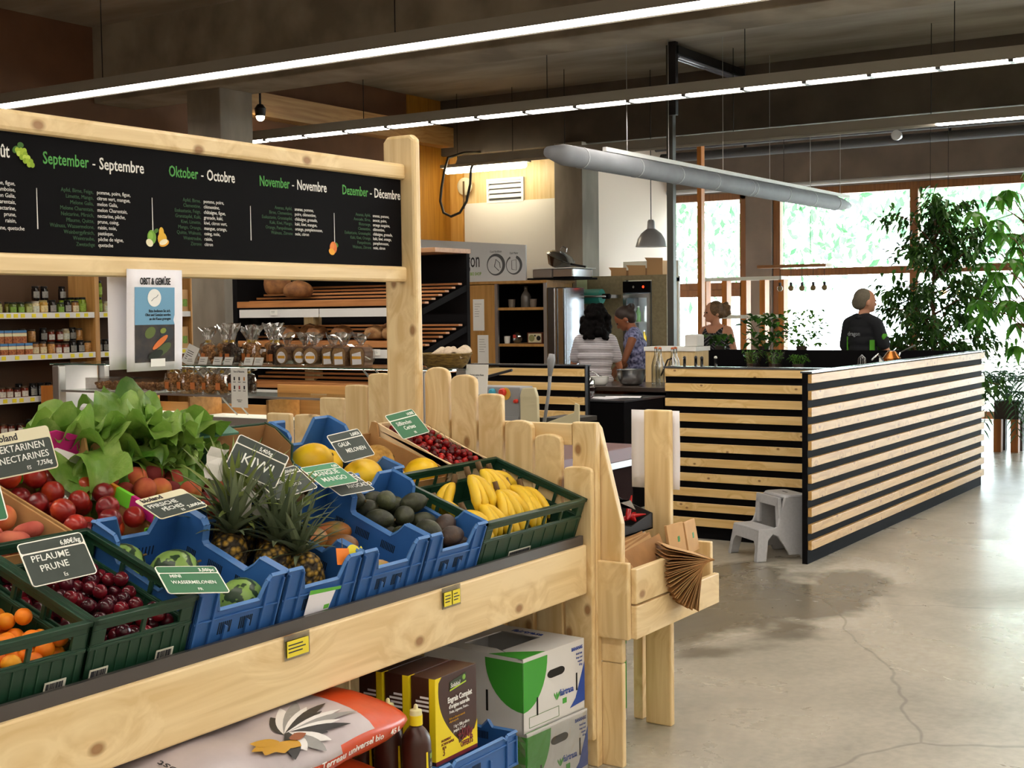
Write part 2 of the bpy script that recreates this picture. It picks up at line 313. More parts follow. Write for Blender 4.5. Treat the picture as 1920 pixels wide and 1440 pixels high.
# ================================================================ produce stand with its header board
TH=rad(18.8); TC,TS=cos(TH),sin(TH); TO=Vector((0,2.345,.806))
def TW(u,v,w): return (u,TO.y+v*TC-w*TS,TO.z+v*TS+w*TC)
st=thing('produce_stand','long pine produce stand with picket end, sloping tray and black header board','market stand',(4.03,2.3,0))
def L(b): # stand parts are written in room coordinates
    b.T=Matrix.Translation((-4.03,-2.3,0)); return b
def box(x0,y0,z0,x1,y1,z1): return L(MB()).box(x0,y0,z0,x1,y1,z1)
PXB=wood('pine_beam','#e8cf9f','#d5b783','x',ks=3.2,flat='y'); 
box(-.6,2.30,.618,4.028,2.335,.79).build('front_beam',PXB,st,bev=.006)
box(-.6,3.82,.618,4.028,3.855,.79).build('rear_beam',PXB,st,bev=.006)
t=L(MB()); 
for sg in (1,-1):
    def M_(u,v,w):
        p=TW(u,v,w); return p if sg>0 else (p[0],6.155-p[1],p[2])
    a=[M_(u,v,w) for w in (-.026,-.003) for u,v in ((-.6,-.03),(4.02,-.03),(4.02,.768),(-.6,.768))]
    t.add(a,[(0,3,2,1),(4,5,6,7),(0,1,5,4),(1,2,6,5),(2,3,7,6),(3,0,4,7)])
t.build('tray',mat('tray_black','#2c2628',.35,.3),st)
t=L(MB())
for sg in (0,1):
    ys=2.311 if not sg else 3.830
    t.box(-.6,ys,.79,4.02,ys+.014,.822)
t.build('tray_lip',mat('tray_lip','#55504e',.35,.5),st)
# picket end
pk=[(3.786,3.662,1.203,.0),(3.640,3.510,1.203,.006),(3.505,3.386,1.272,.0),(3.376,3.266,1.325,.004),(3.260,3.146,1.372,.012),(2.990,2.882,1.398,.028),(2.872,2.762,1.372,.024),(2.751,2.648,1.305,.008),(2.637,2.521,1.213,.02),(2.512,2.402,1.168,.018),(2.393,2.282,1.060,.012)]
for yl,yr,z,h in pk:
    m_=(yl+yr)/2; wd=(yl-yr)/2; poly=[(yr,.10),(yl,.10),(yl,z-h-.006)]
    poly+=[(m_+wd*cos(a)*.98,z-h+h*sin(a)) for a in [pi*k/10 for k in range(1,10)]]+[(yr,z-h-.006)]
    L(MB()).prism(poly,4.03,4.055,'x').build('picket',PZ,st,bev=.005)
box(4.056,2.374,1.13,4.085,2.99,1.205).build('picket_rail',PY,st,bev=.004)
box(4.056,2.278,0,4.09,2.372,1.212).build('corner_post',PZ,st,bev=.005)
box(3.99,2.80,0,4.026,2.90,.60).build('leg',PZ,st,bev=.004)
box(-.55,2.40,.20,3.05,3.6,.225).build('lower_board',PX,st)
box(-.55,2.36,0,-.50,2.46,.60).build('leg',PZ,st,bev=.004)
L(MB()).prism([(2.992,.1),(3.138,.1),(3.138,2.232),(3.120,2.254),(3.012,2.254),(2.992,2.238)],4.03-.04,4.032,'x').build('header_post',PZ,st,bev=.012)
box(.05,3.075,.1,.10,3.22,2.25).build('header_post',PZ,st,bev=.012)
box(-.2,3.034,2.090,3.999,3.074,2.148).build('header_rail',PXB,st,bev=.012)
box(-.2,3.034,1.713,4.003,3.074,1.771).build('header_rail',PXB,st,bev=.012)
bd=box(-.2,3.052,1.765,3.985,3.066,2.095).build('header_board',BLACK,st)
# printing on the header board: a month per column
GRN=mat('print_green','#4f9a4a',.8); GRD=mat('print_dim_green','#35573a',.8); WHT=mat('print_white','#e6e4de',.8)
OX,OY=-4.03,-2.3
def ht(b,m,x,z,size,al='LEFT',sx=1.,line=1.,bold=0.): return text(b,'lettering',m,bd,(x+OX,3.0515+OY,z),(pi/2,0,0),size,al,sx,.0003,line=line,bold=bold)
months=[(2.40,'September','Septembre','Apfel, Birne, Feige,\nLimette, Mango,\nMelone Galia,\nMelone Charentais,\nNektarine, Pfirsich,\nPflaume, Quitte,\nWalnuss, Wassermelone,\nWeinbergpfirsich,\nWeintraube,\nZwetschge','pomme, poire, figue,\ncitron vert, mangue,\nmelon Galia,\nmelon Charentais,\nnectarine, p\u00eache,\nprune, coing,\nraisin, noix,\npast\u00e8que,\np\u00eache de vigne,\nquetsche',2.580),
 (2.851,'Oktober','Octobre','Apfel, Birne,\nClementine,\nEsskastanie, Feige,\nGranatapfel, Kaki,\nKiwi, Limette,\nMango, Orange,\nQuitte, Walnuss,\nWeintraube,\nZitrone','pomme, poire,\ncl\u00e9mentine,\nch\u00e2taigne, figue,\ngrenade, kaki,\nkiwi, citron vert,\nmangue, orange,\ncoing, noix,\nraisin,\ncitron',2.990),
 (3.238,'November','Novembre','Ananas, Apfel,\nBirne, Clementine,\nEsskastanie, Granatapfel,\nKaki, Kiwi, Mango,\nOrange, Pampelmuse,\nWalnuss, Zitrone','ananas, pomme,\npoire, cl\u00e9mentine,\nch\u00e2taigne, grenade,\nkaki, kiwi, mangue,\norange, pamplemousse,\nnoix, citron',3.404),
 (3.650,'Dezember','D\u00e9cembre','Ananas, Apfel,\nAvocado, Birne,\nBlutorange,\nClementine,\nEsskastanie, Granatapfel,\nKaki, Kiwi, Orange,\nPampelmuse,\nWalnuss, Zitrone','ananas, pomme,\navocat, poire,\norange sanguine,\ncl\u00e9mentine,\nch\u00e2taigne, grenade,\nkaki, kiwi, orange,\npamplemousse,\nnoix, citron',3.818)]
def fitw(o,w):
    b=[v.co.x for v in o.data.vertices]; k=w/(max(b)-min(b)); o.scale.x=k; return o
obs=[]
wid={'September':(.154,.163),'Oktober':(.118,.120),'November':(.142,.149),'Dezember':(.141,.150)}
for x,a,b,de,fr,xf in months:
    wa,wb=wid[a]
    obs.append(fitw(ht(a,GRN,x,2.016,.047,bold=.0006),wa)); o=ht('-',WHT,x+wa+.012,2.018,.04); obs.append(o)
    obs.append(fitw(ht(b,WHT,x+wa+.037,2.016,.047,bold=.0006),wb))
    obs.append(ht(de,GRD,xf-.012,1.945,.0155,'RIGHT',.95,1.06)); obs.append(ht(fr,WHT,xf,1.945,.0155,'LEFT',.95,1.06))
obs.append(ht('ao\u00fbt',WHT,2.295,2.022,.05,'RIGHT',.7,bold=.0006)); obs.append(ht('pomme, figue,\nframboise,\nmelon Galia,\nCharentais,\nnectarine,\nprune,\nraisin,',WHT,2.31,1.95,.0155,'RIGHT',.95,1.06)); obs.append(ht('prune, quetsche',WHT,2.335,1.832,.0155,'RIGHT',.95))
join(obs,'lettering')
for x in (2.377,2.783,3.194,3.605):
    L(MB()).add([(x-.0018,3.0512,1.838),(x+.0018,3.0512,1.838),(x+.0012,3.0512,1.948),(x-.0012,3.0512,1.948)],[(0,1,2,3)]).build('divider_line',WHT,bd)
def disc(b,x,z,rx,rz,n=16,a0=0,a1=2*pi,y=3.0505,rot=0):
    P=[]
    for k in range(n+1):
        a=a0+(a1-a0)*k/n; px,pz=rx*cos(a),rz*sin(a); P.append((x+px*cos(rot)-pz*sin(rot),y,z+px*sin(rot)+pz*cos(rot)))
    b.add(P,[tuple(range(len(P)))])
def pic(shapes,name='fruit_picture'):
    b=L(MB()); ms=[]
    for i,(c,*a) in enumerate(shapes):
        m=mat('print_'+c,'#'+c,.8)
        if m not in ms: ms.append(m)
        b.m=ms.index(m); disc(b,*a[:4],y=3.0511-i*.00025,**(a[4] if len(a)>4 else {}))
    b.build(name,ms,bd)
random.seed(2)
pic([('3f6a2a',2.315,2.045,.012,.009,dict(rot=.6)),('3f6a2a',2.330,2.058,.010,.008)]+[(random.choice(('9db838','b9cf55','86a52c')),2.325+dx+.004*r_,2.044-r_*.009,.0075,.0075) for r_,row in enumerate(((-.006,.006,.016),(-.006,.004,.014),(-.002,.008,.018),(.004,.012,.022),(.012,.022))) for dx in row])
pic([('6f9f3a',2.778,1.832,.017,.021),('86b348',2.774,1.836,.009,.011),('4f7a2c',2.795,1.851,.010,.006,dict(rot=.5)),('e2b23c',2.818,1.828,.018,.020),('e2b23c',2.815,1.846,.010,.017),('e9e2c0',2.768,1.815,.014,.011,dict(rot=-.4)),('d99a2e',2.824,1.816,.020,.010,dict(rot=.3)),('efe6c4',2.822,1.819,.017,.008,dict(rot=.3))])
pic([('4f7a2c',3.612,1.838,.012,.008,dict(rot=-.4)),('d9743a',3.597,1.828,.019,.021),('e58a45',3.592,1.833,.010,.011),('e9a53a',3.588,1.814,.016,.011,dict(rot=-.3))])
# price tabs clipped on the front beam
YEL=mat('yellow_label','#e3d22f',.6)
for x,two in ((2.535,False),(3.21,True)):
    t=thing('shelf_price_tab','clip with %s on the front beam below the %s'%(('two small yellow labels','mango crate') if two else ('one wide yellow label','pineapple crate')),'price tab',(x,2.298,.7905))
    MB().add([(-.047,-.003,-.06),(.047,-.003,-.06),(.047,-.0025,.002),(-.047,-.0025,.002)],[(0,1,2,3)]).build('clip',glass('clear_plastic',(.80,.78,.72),.1,.9),t,solid=.0015)
    for a,c in (((-.040,-.003),(.003,.040)) if two else ((-.040,.040),)):
        l=MB().box(a,-.0065,-.053,c,-.005,-.012).build('label',YEL,t); q=MB()
        for k in range(3): q.box(a+.004,-.0072,-.024-k*.009,a+.004+(c-a)*random.uniform(.4,.8),-.0066,-.021-k*.009)
        q.build('print',INK,l)
# ---------------------------------------------------------------- the taped notice under the header rail
def note(name,label,cat,loc,w,h,rot=(pi/2,0,0),bits=None,mt=PAPER,curl=0.):
    t=thing(name,label,cat,loc,rot)
    MB().grid(lambda a,b:((a-.5)*w,-b*h,curl*sin(pi*b)*(a-.3)),6,6).build('sheet',mt,t,solid=.0008,smooth=True)
    if bits: bits(t)
    return t
def np1(t):
    text('OBST & GEM\u00dcSE','lettering',mat('ink_black','#1d1d20',.8),t,(0,-.044,.0025),(0,0,0),.028,'CENTER',.58,bold=.0006)
    BLU=mat('notice_blue','#6d9fc0',.7); f=MB().box(-.078,-.162,.001,.076,-.052,.002).build('picture',BLU,t)
    b=MB(); b.lathe([(.0,.0),(.026,.0),(.026,.0006),(0,.0006)],24,(-.004,-.083,.0022)); b.build('badge',WHITE,f)
    b=MB(); b.tube([(-.016,-.092,.0032),(-.006,-.084,.0032),(.004,-.080,.0032),(.010,-.074,.0032)],.0012,5); b.build('badge_drawing',mat('grey_line','#9aa2a5',.8),f)
    text('Bitte bedienen Sie sich.\nObst und Gem\u00fcse werden\nan der Kasse gewogen','lettering',mat('ink_black'),f,(.060,-.125,.0026),(0,0,0),.0115,'RIGHT',.8)
    MB().box(-.078,-.272,.001,.076,-.162,.002).build('photo_print',mat('notice_photo','#3a2f28',.6,c2='#1d1a1c',scale=30),t)
    b=MB()
    for k,(c,x,y,rx,ry,rt) in enumerate((('5b6a35',-.02,-.185,.022,.016,.5),('31363a',.045,-.19,.028,.022,.2),('7d8a3a',.03,-.18,.012,.008,.2),('d9763a',.018,-.214,.036,.009,.6),('4c5a34',.03,-.235,.034,.014,.5),('232a22',.0,-.25,.03,.012,.3))):
        b=MB(); P=[(x+rx*cos(a)*cos(rt)-ry*sin(a)*sin(rt),y+rx*cos(a)*sin(rt)+ry*sin(a)*cos(rt),.0023+k*.0003) for a in [2*pi*i/14 for i in range(14)]]; b.add(P,[tuple(range(14))]); b.build('photo_detail',mat('print_'+c,'#'+c,.8),t)
    MB().box(-.02,-.285,.0042,.036,-.262,.0048).build('caption_strip',WHITE,t)
note('notice_poster','white notice with OBST & GEM\u00dcSE heading taped under the header rail','poster',(2.767,3.030,1.736),.214,.297,(rad(92),0,rad(.6)),np1,curl=.003)
note('notice_sheet','blank back sheet half hidden behind the taped white notice','paper',(2.742,3.078,1.715),.214,.27,(rad(90),0,rad(-3)),None,curl=.004)
# ================================================================ crates on the sloping tray
GREENP=mat('crate_green','#173a28',.38,noise=.12,scale=25); BLUEP=mat('crate_blue','#2f5f9e',.4,noise=.1,scale=14); SLOT=mat('crate_slot','#0c1620',.7)
LABW=mat('crate_label','#c9c6b8',.6)
def crate_thing(name,label,cat,u,v,w=0,rz=0,group=None): return thing(name,label,cat,TW(u,v,w),(TH,0,rz),group)
def barcode(t,x,y,z,w=.05,h=.02,txt=None):
    l=MB().box(x,y-.002,z,x+w,y-.0005,z+h).build('barcode_label',LABW,t); b=MB(); random.seed(int(x*1000)+7); p=x+.004
    while p<x+w-.006:
        k=random.choice((.0008,.0014,.002)); b.box(p,y-.0028,z+.004,p+k,y-.0021,z+h-.004); p+=k+random.choice((.0008,.0016))
    b.build('barcode',INK,l)
def green_crate(label,u0,u1,v0,v1,nx,ny,labels=(),H=.155,dark=False):
    t=crate_thing('plastic_crate',label,'crate',u0,v0); W,D=u1-u0,v1-v0; b=MB(); th=.007
    b.box(0,0,0,W,D,.006)
    zs,ze=H-.062,H-.028
    def wall(axis,a,n):
        Lw=W if axis=='x' else D
        def bx(p,q,z0,z1,o=0):
            if axis=='x': b.box(p,a-o,z0,q,a+th+o,z1)
            else: b.box(a-o,p,z0,a+th+o,q,z1)
        bx(0,Lw,.0,zs); bx(0,Lw,ze,H); bx(0,.04,zs,ze); bx(Lw-.04,Lw,zs,ze); k=(Lw-.08)/n
        for i in range(1,n): bx(.04+k*i-.006,.04+k*i+.006,zs,ze)
        bx(-.004,Lw+.004,H-.012,H,.004); bx(0,Lw,zs-.012,zs-.004,.002); bx(0,Lw,.0,.012,.002)
        for i in range(9):                       # stiffening ribs
            p=.02+(Lw-.04)*i/8; bx(p-.002,p+.002,.014,zs-.012,.0025)
    wall('x',0,nx); wall('x',D-th,nx); wall('y',0,ny); wall('y',W-th,ny)
    b.build('crate_body',GREENP,t,bev=.0015)
    for x,w,h in labels: barcode(t,x,-.003,.012,w,h)
    return t
def blue_crate(label,u0,v0,W=.292,D=.392,H=.158,dip=.098,side=.112,w=0,parent=None,loc=None,rz=0,hi=.172):
    t=crate_thing('plastic_crate',label,'crate',u0,v0,w) if loc is None else thing('plastic_crate',label,'crate',loc,(0,0,rz))
    th=.006; b=MB(); b.box(0,0,0,W,D,.006)
    fp=[(0,0),(W,0),(W,H),(W-.052,H),(W-.062,H-.012),(W-.078,dip),(.078,dip),(.062,H-.012),(.052,H),(0,H)]
    b.prism(fp,0,th,'y'); 
    fb=[(0,0),(W,0),(W,hi),(W-.07,hi),(W-.10,side),(.10,side),(.07,hi),(0,hi)]
    b.prism(fb,D-th,D,'y')
    sp=[(0,0),(D,0),(D,hi),(D-.015,hi+.004),(D-.085,hi),(D-.10,hi-.012),(D-.105,side+.008),(D-.115,side),(.125,side-.006),(.1,side+.02),(.085,H),(0,H)]
    b.prism(sp,0,th,'x'); b.prism(sp,W-th,W,'x'); b.build('crate_body',BLUEP,t,bev=.0015)
    r=MB()
    for poly,ax,a in ((fp,'y',0.0),(fb,'y',D),(sp,'x',0.0),(sp,'x',W)):
        pts=poly[2:] if len(poly)>2 else poly
        pp=[((p[0],a+(.0015 if a==0 else -.0015),p[1]) if ax=='y' else (a+(.0015 if a==0 else -.0015),p[0],p[1])) for p in poly[2:]]
        for p,q in zip(pp,pp[1:]):
            r.tube([p,q],.0062,4)
    r.build('rim',mat('crate_rim_highlight','#4b79b4',.35),t)  # rim lip coloured lighter than the body, a painted highlight along the edge
    g=MB()
    for x in (.004,.056,W-.062,W-.010): g.box(x,-.007,.0,x+.006,.0,H-.01)      # corner ribs
    for x in (W*.36,W*.62): g.prism([(x,.004),(x+.012,.004),(x+.012,.05),(x,.056)],-.007,0,'y')
    g.box(0,-.005,.074,W,0,.079); g.box(0,-.006,.0,W,0,.008)
    g.build('rib',BLUEP,t,bev=.001)
    s=MB()
    for x in [.09+.0065*i for i in range(18)]:
        if .13<x<.16: continue
        s.box(x,-.0012,.03,x+.003,-.0004,.062)
    for k in (.10,.118,.136,.20,.218,.236,.30,.318):
        for a in (.0,.006,.012): s.box(W-th-.001,k+a,.062,W-th-.0002,k+a+.003,.085); s.box(th+.0002,k+a,.062,th+.001,k+a+.003,.085)
    for a in range(14): s.box(.06+a*.012,D-th-.001,.05,.063+a*.012,D-th-.0002,.075)
    s.build('vent_slots',SLOT,t)  # dark slivers on the walls stand in for open vent slots
    return t
green_crate('dark green plastic crate of orange apricots next to the plum crate',1.597,1.893,0,.395,2,3,((.20,.055,.022),(-.001,.004,.02)))
green_crate('dark green plastic crate holding red plums beside the apricot crate',1.902,2.199,0,.395,2,3,((.012,.05,.022),(.20,.052,.024)))
green_crate('wide dark green plastic crate full of banana bunches at the picket end',3.412,4.018,0,.392,5,4,((.17,.13,.018),))
c1=blue_crate('blue plastic crate with small watermelons next to the plum crate',2.206,0)
c2=blue_crate('blue plastic crate packed with pineapples, white and green sticker on its front',2.507,0)
c3=blue_crate('blue plastic crate of mangoes between the pineapple and avocado crates',2.809,0)
c4=blue_crate('blue plastic crate of dark avocados beside the banana crate',3.110,0)
lb=MB().add([(.095,-.0085,.012),(.19,-.0085,.012),(.205,-.0085,.075),(.225,-.0085,.078),(.098,-.0085,.088)],[(0,1,2,3,4)]).build('sticker',PAPER,c2)
MB().add([(.0975,-.009,.076),(.224,-.009,.07),(.224,-.009,.079),(.098,-.009,.089)],[(0,1,2,3)]).build('sticker_band',mat('label_green','#5fb23a',.6),lb)
MB().box(.17,-.0094,.022,.19,-.0088,.034).build('sticker_mark',MAT['label_green'],lb)
# ---- back row: cardboard and wooden boxes
CARD=mat('cardboard','#b08552',.85,noise=.12,scale=18); CARDI=mat('cardboard_inside','#9a7044',.9,noise=.15,scale=10)
def wallbox(name,label,u0,u1,v0,v1,H,m,front=None,side_poly=None,th=.006,w=0,inner=None,build=True):
    t=crate_thing(name,label,'box',u0,v0,w); W,D=u1-u0,v1-v0; b=MB(); b.box(0,0,0,W,D,.006)
    fz=front if front is not None else H
    b.box(0,0,0,W,th,fz); b.box(0,D-th,0,W,D,H)
    sp=side_poly or [(0,0),(D,0),(D,H),(0,H)]
    b.prism(sp,0,th,'x'); b.prism(sp,W-th,W,'x'); b.build('box_body',m,t); return t
bxL=wallbox('cardboard_box','brown cardboard box of peaches behind the apricot crate',1.80,2.148,.405,.763,.150,CARD,front=.11)
bxN=wallbox('cardboard_box','cardboard box of nectarines with a pink, green and orange striped edge',2.158,2.452,.405,.763,.150,CARD,front=.085)
PINK=mat('box_pink','#b3176f',.6); LIME=mat('box_lime','#6cc22e',.6); ORG=mat('box_orange','#dd8a1e',.6)
D=.358
for a,b_,m,nm in ((0,.02,LIME,'stripe_marking'),(.02,.115,PINK,'stripe_marking'),(.115,.175,LIME,'stripe_marking'),(.175,.295,ORG,'stripe_marking'),(.295,.335,LIME,'stripe_marking')):
    MB().box(.284,a,.118,.296,b_,.158).build(nm,m,bxN)
MB().box(.0,-.003,.0,.294,-.0005,.05).build('front_band',WHITE,bxN); MB().box(.0,-.004,.05,.11,-.0005,.087).build('front_band',LIME,bxN)
MB().box(.11,-.004,.05,.24,-.0005,.105).build('front_band',PINK,bxN); MB().box(.24,-.004,.05,.294,-.0005,.12).build('front_band',LIME,bxN)
MB().prism([(.305,.11),(.356,.11),(.356,.245),(.345,.25),(.315,.20)],.286,.294,'x').build('corner_flap',CARD,bxN)
MB().prism([(.12,.12),(.294,.12),(.294,.235),(.20,.262),(.12,.25)],.347,.353,'y').build('rear_flap',PINK,bxN)
MB().prism([(.075,.12),(.12,.12),(.12,.25),(.075,.245)],.347,.353,'y').build('rear_flap',LIME,bxN)
MB().add([(.15,.28,.10),(.27,.20,.11),(.282,.31,.19),(.20,.353,.215),(.16,.35,.16)],[(0,1,2,3,4)]).build('lining_paper',mat('lining_paper','#cfcac8',.85),bxN,solid=.001)
bxP=wallbox('cardboard_box','brown cardboard box of peaches below the heap of lettuce',2.462,2.815,.405,.763,.15,CARD,front=.115)
MB().prism([(.16,.10),(.32,.10),(.32,.15),(.28,.152),(.27,.13),(.20,.128),(.19,.118),(.16,.118)],-.006,0,'y').build('front_flap',CARD,bxP)
MB().prism([(.26,.13),(.35,.14),(.35,.22),(.27,.215)],.02,.03,'x').build('corner_flap',CARD,bxP)
KGREEN=mat('box_dark_green','#23412f',.6); 
bxK=wallbox('cardboard_box','tall dark green cardboard box of kiwis with a notched side',2.828,3.185,.405,.763,.215,KGREEN,front=.11,side_poly=[(0,0),(.358,0),(.358,.217),(.31,.217),(.225,.19),(.215,.145),(.19,.128),(.11,.128),(.095,.15),(.0,.128)])
MB().prism([(.003,.01),(.352,.01),(.352,.212),(.31,.213),(.229,.187),(.219,.142),(.193,.124),(.107,.124),(.092,.145),(.003,.123)],.0065,.0085,'x').build('inner_lining',CARDI,bxK)
MB().prism([(.003,.01),(.352,.01),(.352,.212),(.31,.213),(.229,.187),(.219,.142),(.193,.124),(.107,.124),(.092,.145),(.003,.123)],.357-.0085,.357-.0065,'x').build('inner_lining',CARDI,bxK)
MB().box(.01,.347,.01,.347,.350,.21).build('inner_lining',CARDI,bxK)
MB().prism([(.300,.212),(.366,.217),(.366,.224),(.300,.219)],-.004,.18,'x').build('top_flap',mat('flap_green','#4b7a66',.5),bxK)
text('Parlano','lettering',mat('print_pale','#cfd0bf',.7),bxK,(-.0008,.33,.03),(pi/2,0,-pi/2),.085,'LEFT',.62)
text('QUALIT\u00c0  ITALIANA','lettering',MAT['print_pale'],bxK,(-.0008,.36,.115),(pi/2,0,-pi/2),.018,'LEFT',.8)
# blue crate of yellow melons, cardboard tray of galia melons, wooden cherry box
c5=blue_crate('blue plastic crate of yellow melons behind the mango crate',3.198,.405,W=.285,D=.355,hi=.20,w=.012)
bxG=wallbox('cardboard_box','low cardboard tray of yellow melons beside the cherry box',3.49,3.752,.405,.763,.13,CARD,front=.105)
MB().prism([(.31,.12),(.362,.12),(.362,.17),(.34,.175),(.325,.15)],.255,.262,'x').build('corner_flap',CARD,bxG)
CHW=wood('poplar_box','#e3cba4','#d3b98f','y',ks=1,kn=.2)
bxC=crate_thing('wooden_box','pale wooden box heaped with cherries against the pickets','box',3.758,.405); b=MB(); W_,D_=.226,.357
b.box(0,0,.06,W_,D_,.066); b.box(0,0,.0,W_,.008,.125); b.box(0,D_-.008,0,W_,D_,.165); b.box(0,0,0,.008,D_,.15); b.box(W_-.008,0,0,W_,D_,.15)
b.prism([(0,.125),(.363,.15),(.363,.172),(0,.145)],0,.008,'x'); b.prism([(0,.125),(.363,.15),(.363,.172),(0,.145)],W_-.008,W_,'x'); b.build('box_body',CHW,bxC,bev=.001)
b=MB(); b.prism([(.0,.0),(.03,0),(0,.03)],.06,.165,'z').build('corner_block',CHW,bxC,loc=(.008,.354,0),rot=(0,0,-pi/2))
MB().box(.0,-.004,.10,.2,0,.148).build('front_strip',CHW,bxC)
# ================================================================ fruit and vegetables
def pile(n,u0,u1,v0,v1,r,base=.008,seed=1,top=lambda u,v:1.0,tries=14,keepall=False):
    """let n balls drop into a crate, each settling on what lies below it; returns those one can see"""
    random.seed(seed); P=[]
    for _ in range(n):
        best=None
        for _ in range(tries):
            u=random.uniform(u0+r,u1-r); v=random.uniform(v0+r,v1-r); w=base+r
            for a,b,c in P:
                d2=(a-u)**2+(b-v)**2
                if d2<4*r*r*.97: w=max(w,c+sqrt(4*r*r*.97-d2))
            sc=w-top(u,v)
            if best is None or sc<best[0]: best=(sc,u,v,w)
        if best[0]<=0 or len(P)<4: P.append(best[1:])
    if keepall: return P
    out=[]
    for i,(u,v,w) in enumerate(P):
        k=sum(1 for (a,b,c) in P if c>w+r*.6 and (a-u)**2+(b-v)**2<(1.75*r)**2)
        if k<4: out.append((u,v,w))
    return out
def fruitmat(name,c1,c2,scale,rough=.35,c3=None,spec=.5,sub=0,p0=.35,p1=.65):
    m=mat(name,c1,rough,c2=c2,scale=scale,spec=spec); r=[n for n in m.node_tree.nodes if n.type=='VALTORGB'][0]
    r.color_ramp.elements[0].position=p0; r.color_ramp.elements[1].position=p1
    if c3: e=r.color_ramp.elements.new(.5*(p0+p1)); e.color=rgb(c3)
    return m
def round_fruit(name,m,r,squash=.93,cleft=.06,dimple=.12,n=18,k=12,stem=None):
    b=MB()
    def fn(x,y,z):
        a=math.atan2(y,x); rr=sqrt(x*x+y*y)
        d=dimple*math.exp(-(rr/.33)**2)
        q=1-cleft*math.exp(-(a/.16)**2)*min(1,rr*1.5)
        return (x*q,y*q,z*squash-(d if z>0 else -d*.5))
    b.ball((0,0,0),r,n,k,fn); o=b.build(name,m,None,smooth=True)
    if stem: MB().tube([(0,0,r*.75),(r*.06,0,r*1.02)],r*.07,5).build('stem',stem,o)
    return o
def scatter(protos,pts,label,cat,group,ang=pi,name=None):
    for i,p in enumerate(pts):
        o=protos[i%len(protos)]; 
        if not o.get('used'): q=o; o['used']=1
        else: q=dup(o)
        q.location=TW(*p); q.rotation_euler=(random.uniform(-ang,ang)*.45,random.uniform(-ang,ang)*.45,random.uniform(-pi,pi)); tag(q,label,cat,group)
        s=random.uniform(.93,1.06); q.scale=(s,s,s)
STEMM=mat('fruit_stem','#5a4a2a',.8)
# apricots
A=[round_fruit('apricot',fruitmat('apricot_skin','#e98a1c','#dd6f12',26,.5,spec=.3),.0205,.95),round_fruit('apricot',fruitmat('apricot_blush','#e9901f','#c4541a',22,.5,spec=.3),.0205,1.02),round_fruit('apricot',fruitmat('apricot_yellow','#e3a024','#d9781a',20,.5,spec=.3),.0205,.93)]
scatter(A,pile(95,1.605,1.885,.008,.387,.0205,seed=4,top=lambda u,v:.112-.02*v),'orange apricot in the dark green crate next to the plums','apricot','apricots in the green crate')
# plums
A=[round_fruit('plum',fruitmat('plum_skin','#571222','#2b0a14',16,.22),.0178,.96,.03),round_fruit('plum',fruitmat('plum_red','#7a1622','#4a0e1a',14,.2),.0178,.96,.03)]
scatter(A,pile(150,1.910,2.191,.008,.387,.0178,seed=6,top=lambda u,v:.098+.02*v),'glossy dark red plum in the green crate under the PFLAUME sign','plum','red plums in the green crate')
# nectarines
N1=fruitmat('nectarine_skin','#8a1d1c','#5d1018',14,.28,c3='#73161a'); N2=fruitmat('nectarine_bright','#a32a1e','#7a1619',12,.28)
A=[round_fruit('nectarine',N1,.0305,.95),round_fruit('nectarine',N2,.0305,.95),round_fruit('nectarine',fruitmat('nectarine_yellow','#b8431f','#7a1a18',9,.28,c3='#93261b'),.0305,.95)]
scatter(A,pile(60,2.166,2.444,.413,.753,.0305,seed=8,base=.02,top=lambda u,v:.137+.09*(v-.4)),'shiny red nectarine in the box with the pink and orange striped edge','nectarine','nectarines in the striped box')
# peaches
P1=fruitmat('peach_skin','#b6613f','#7c2a26',11,.7,c3='#983f30',spec=.2); P2=fruitmat('peach_yellow','#cf8a45','#9a4030',9,.7,c3='#b85f3c',spec=.2)
A=[round_fruit('peach',P1,.031,.95,.1),round_fruit('peach',P2,.031,.95,.1),round_fruit('peach',fruitmat('peach_dark','#87352e','#5f1f22',10,.7,spec=.2),.031,.95,.1)]
scatter(A,pile(62,2.47,2.807,.413,.753,.031,seed=9,base=.015,top=lambda u,v:.142+.07*(v-.4)),'fuzzy red and orange peach in the brown box below the lettuce','peach','peaches below the lettuce')
y=round_fruit('yellow_plum',fruitmat('yellow_plum_skin','#dcb62c','#c99a22',9,.4),.026,.97); y.location=TW(2.775,.455,.135); tag(y,'single yellow plum on the peaches beside the dark green kiwi box','plum')
A=[round_fruit('peach',fruitmat('peach_big','#cf8550','#a3402f',9,.7,c3='#bb5f3e',spec=.2),.037,.95,.1),round_fruit('flat_peach',fruitmat('flat_peach_skin','#c9765c','#a34a42',9,.75,c3='#b65f4e',spec=.15),.037,.62,.05,.25)]
scatter(A,pile(34,1.83,2.142,.413,.753,.037,seed=12,base=.02,top=lambda u,v:.145+.08*(v-.4)),'large pale peach in the brown box behind the apricots','peach','large peaches in the brown box',ang=.7)
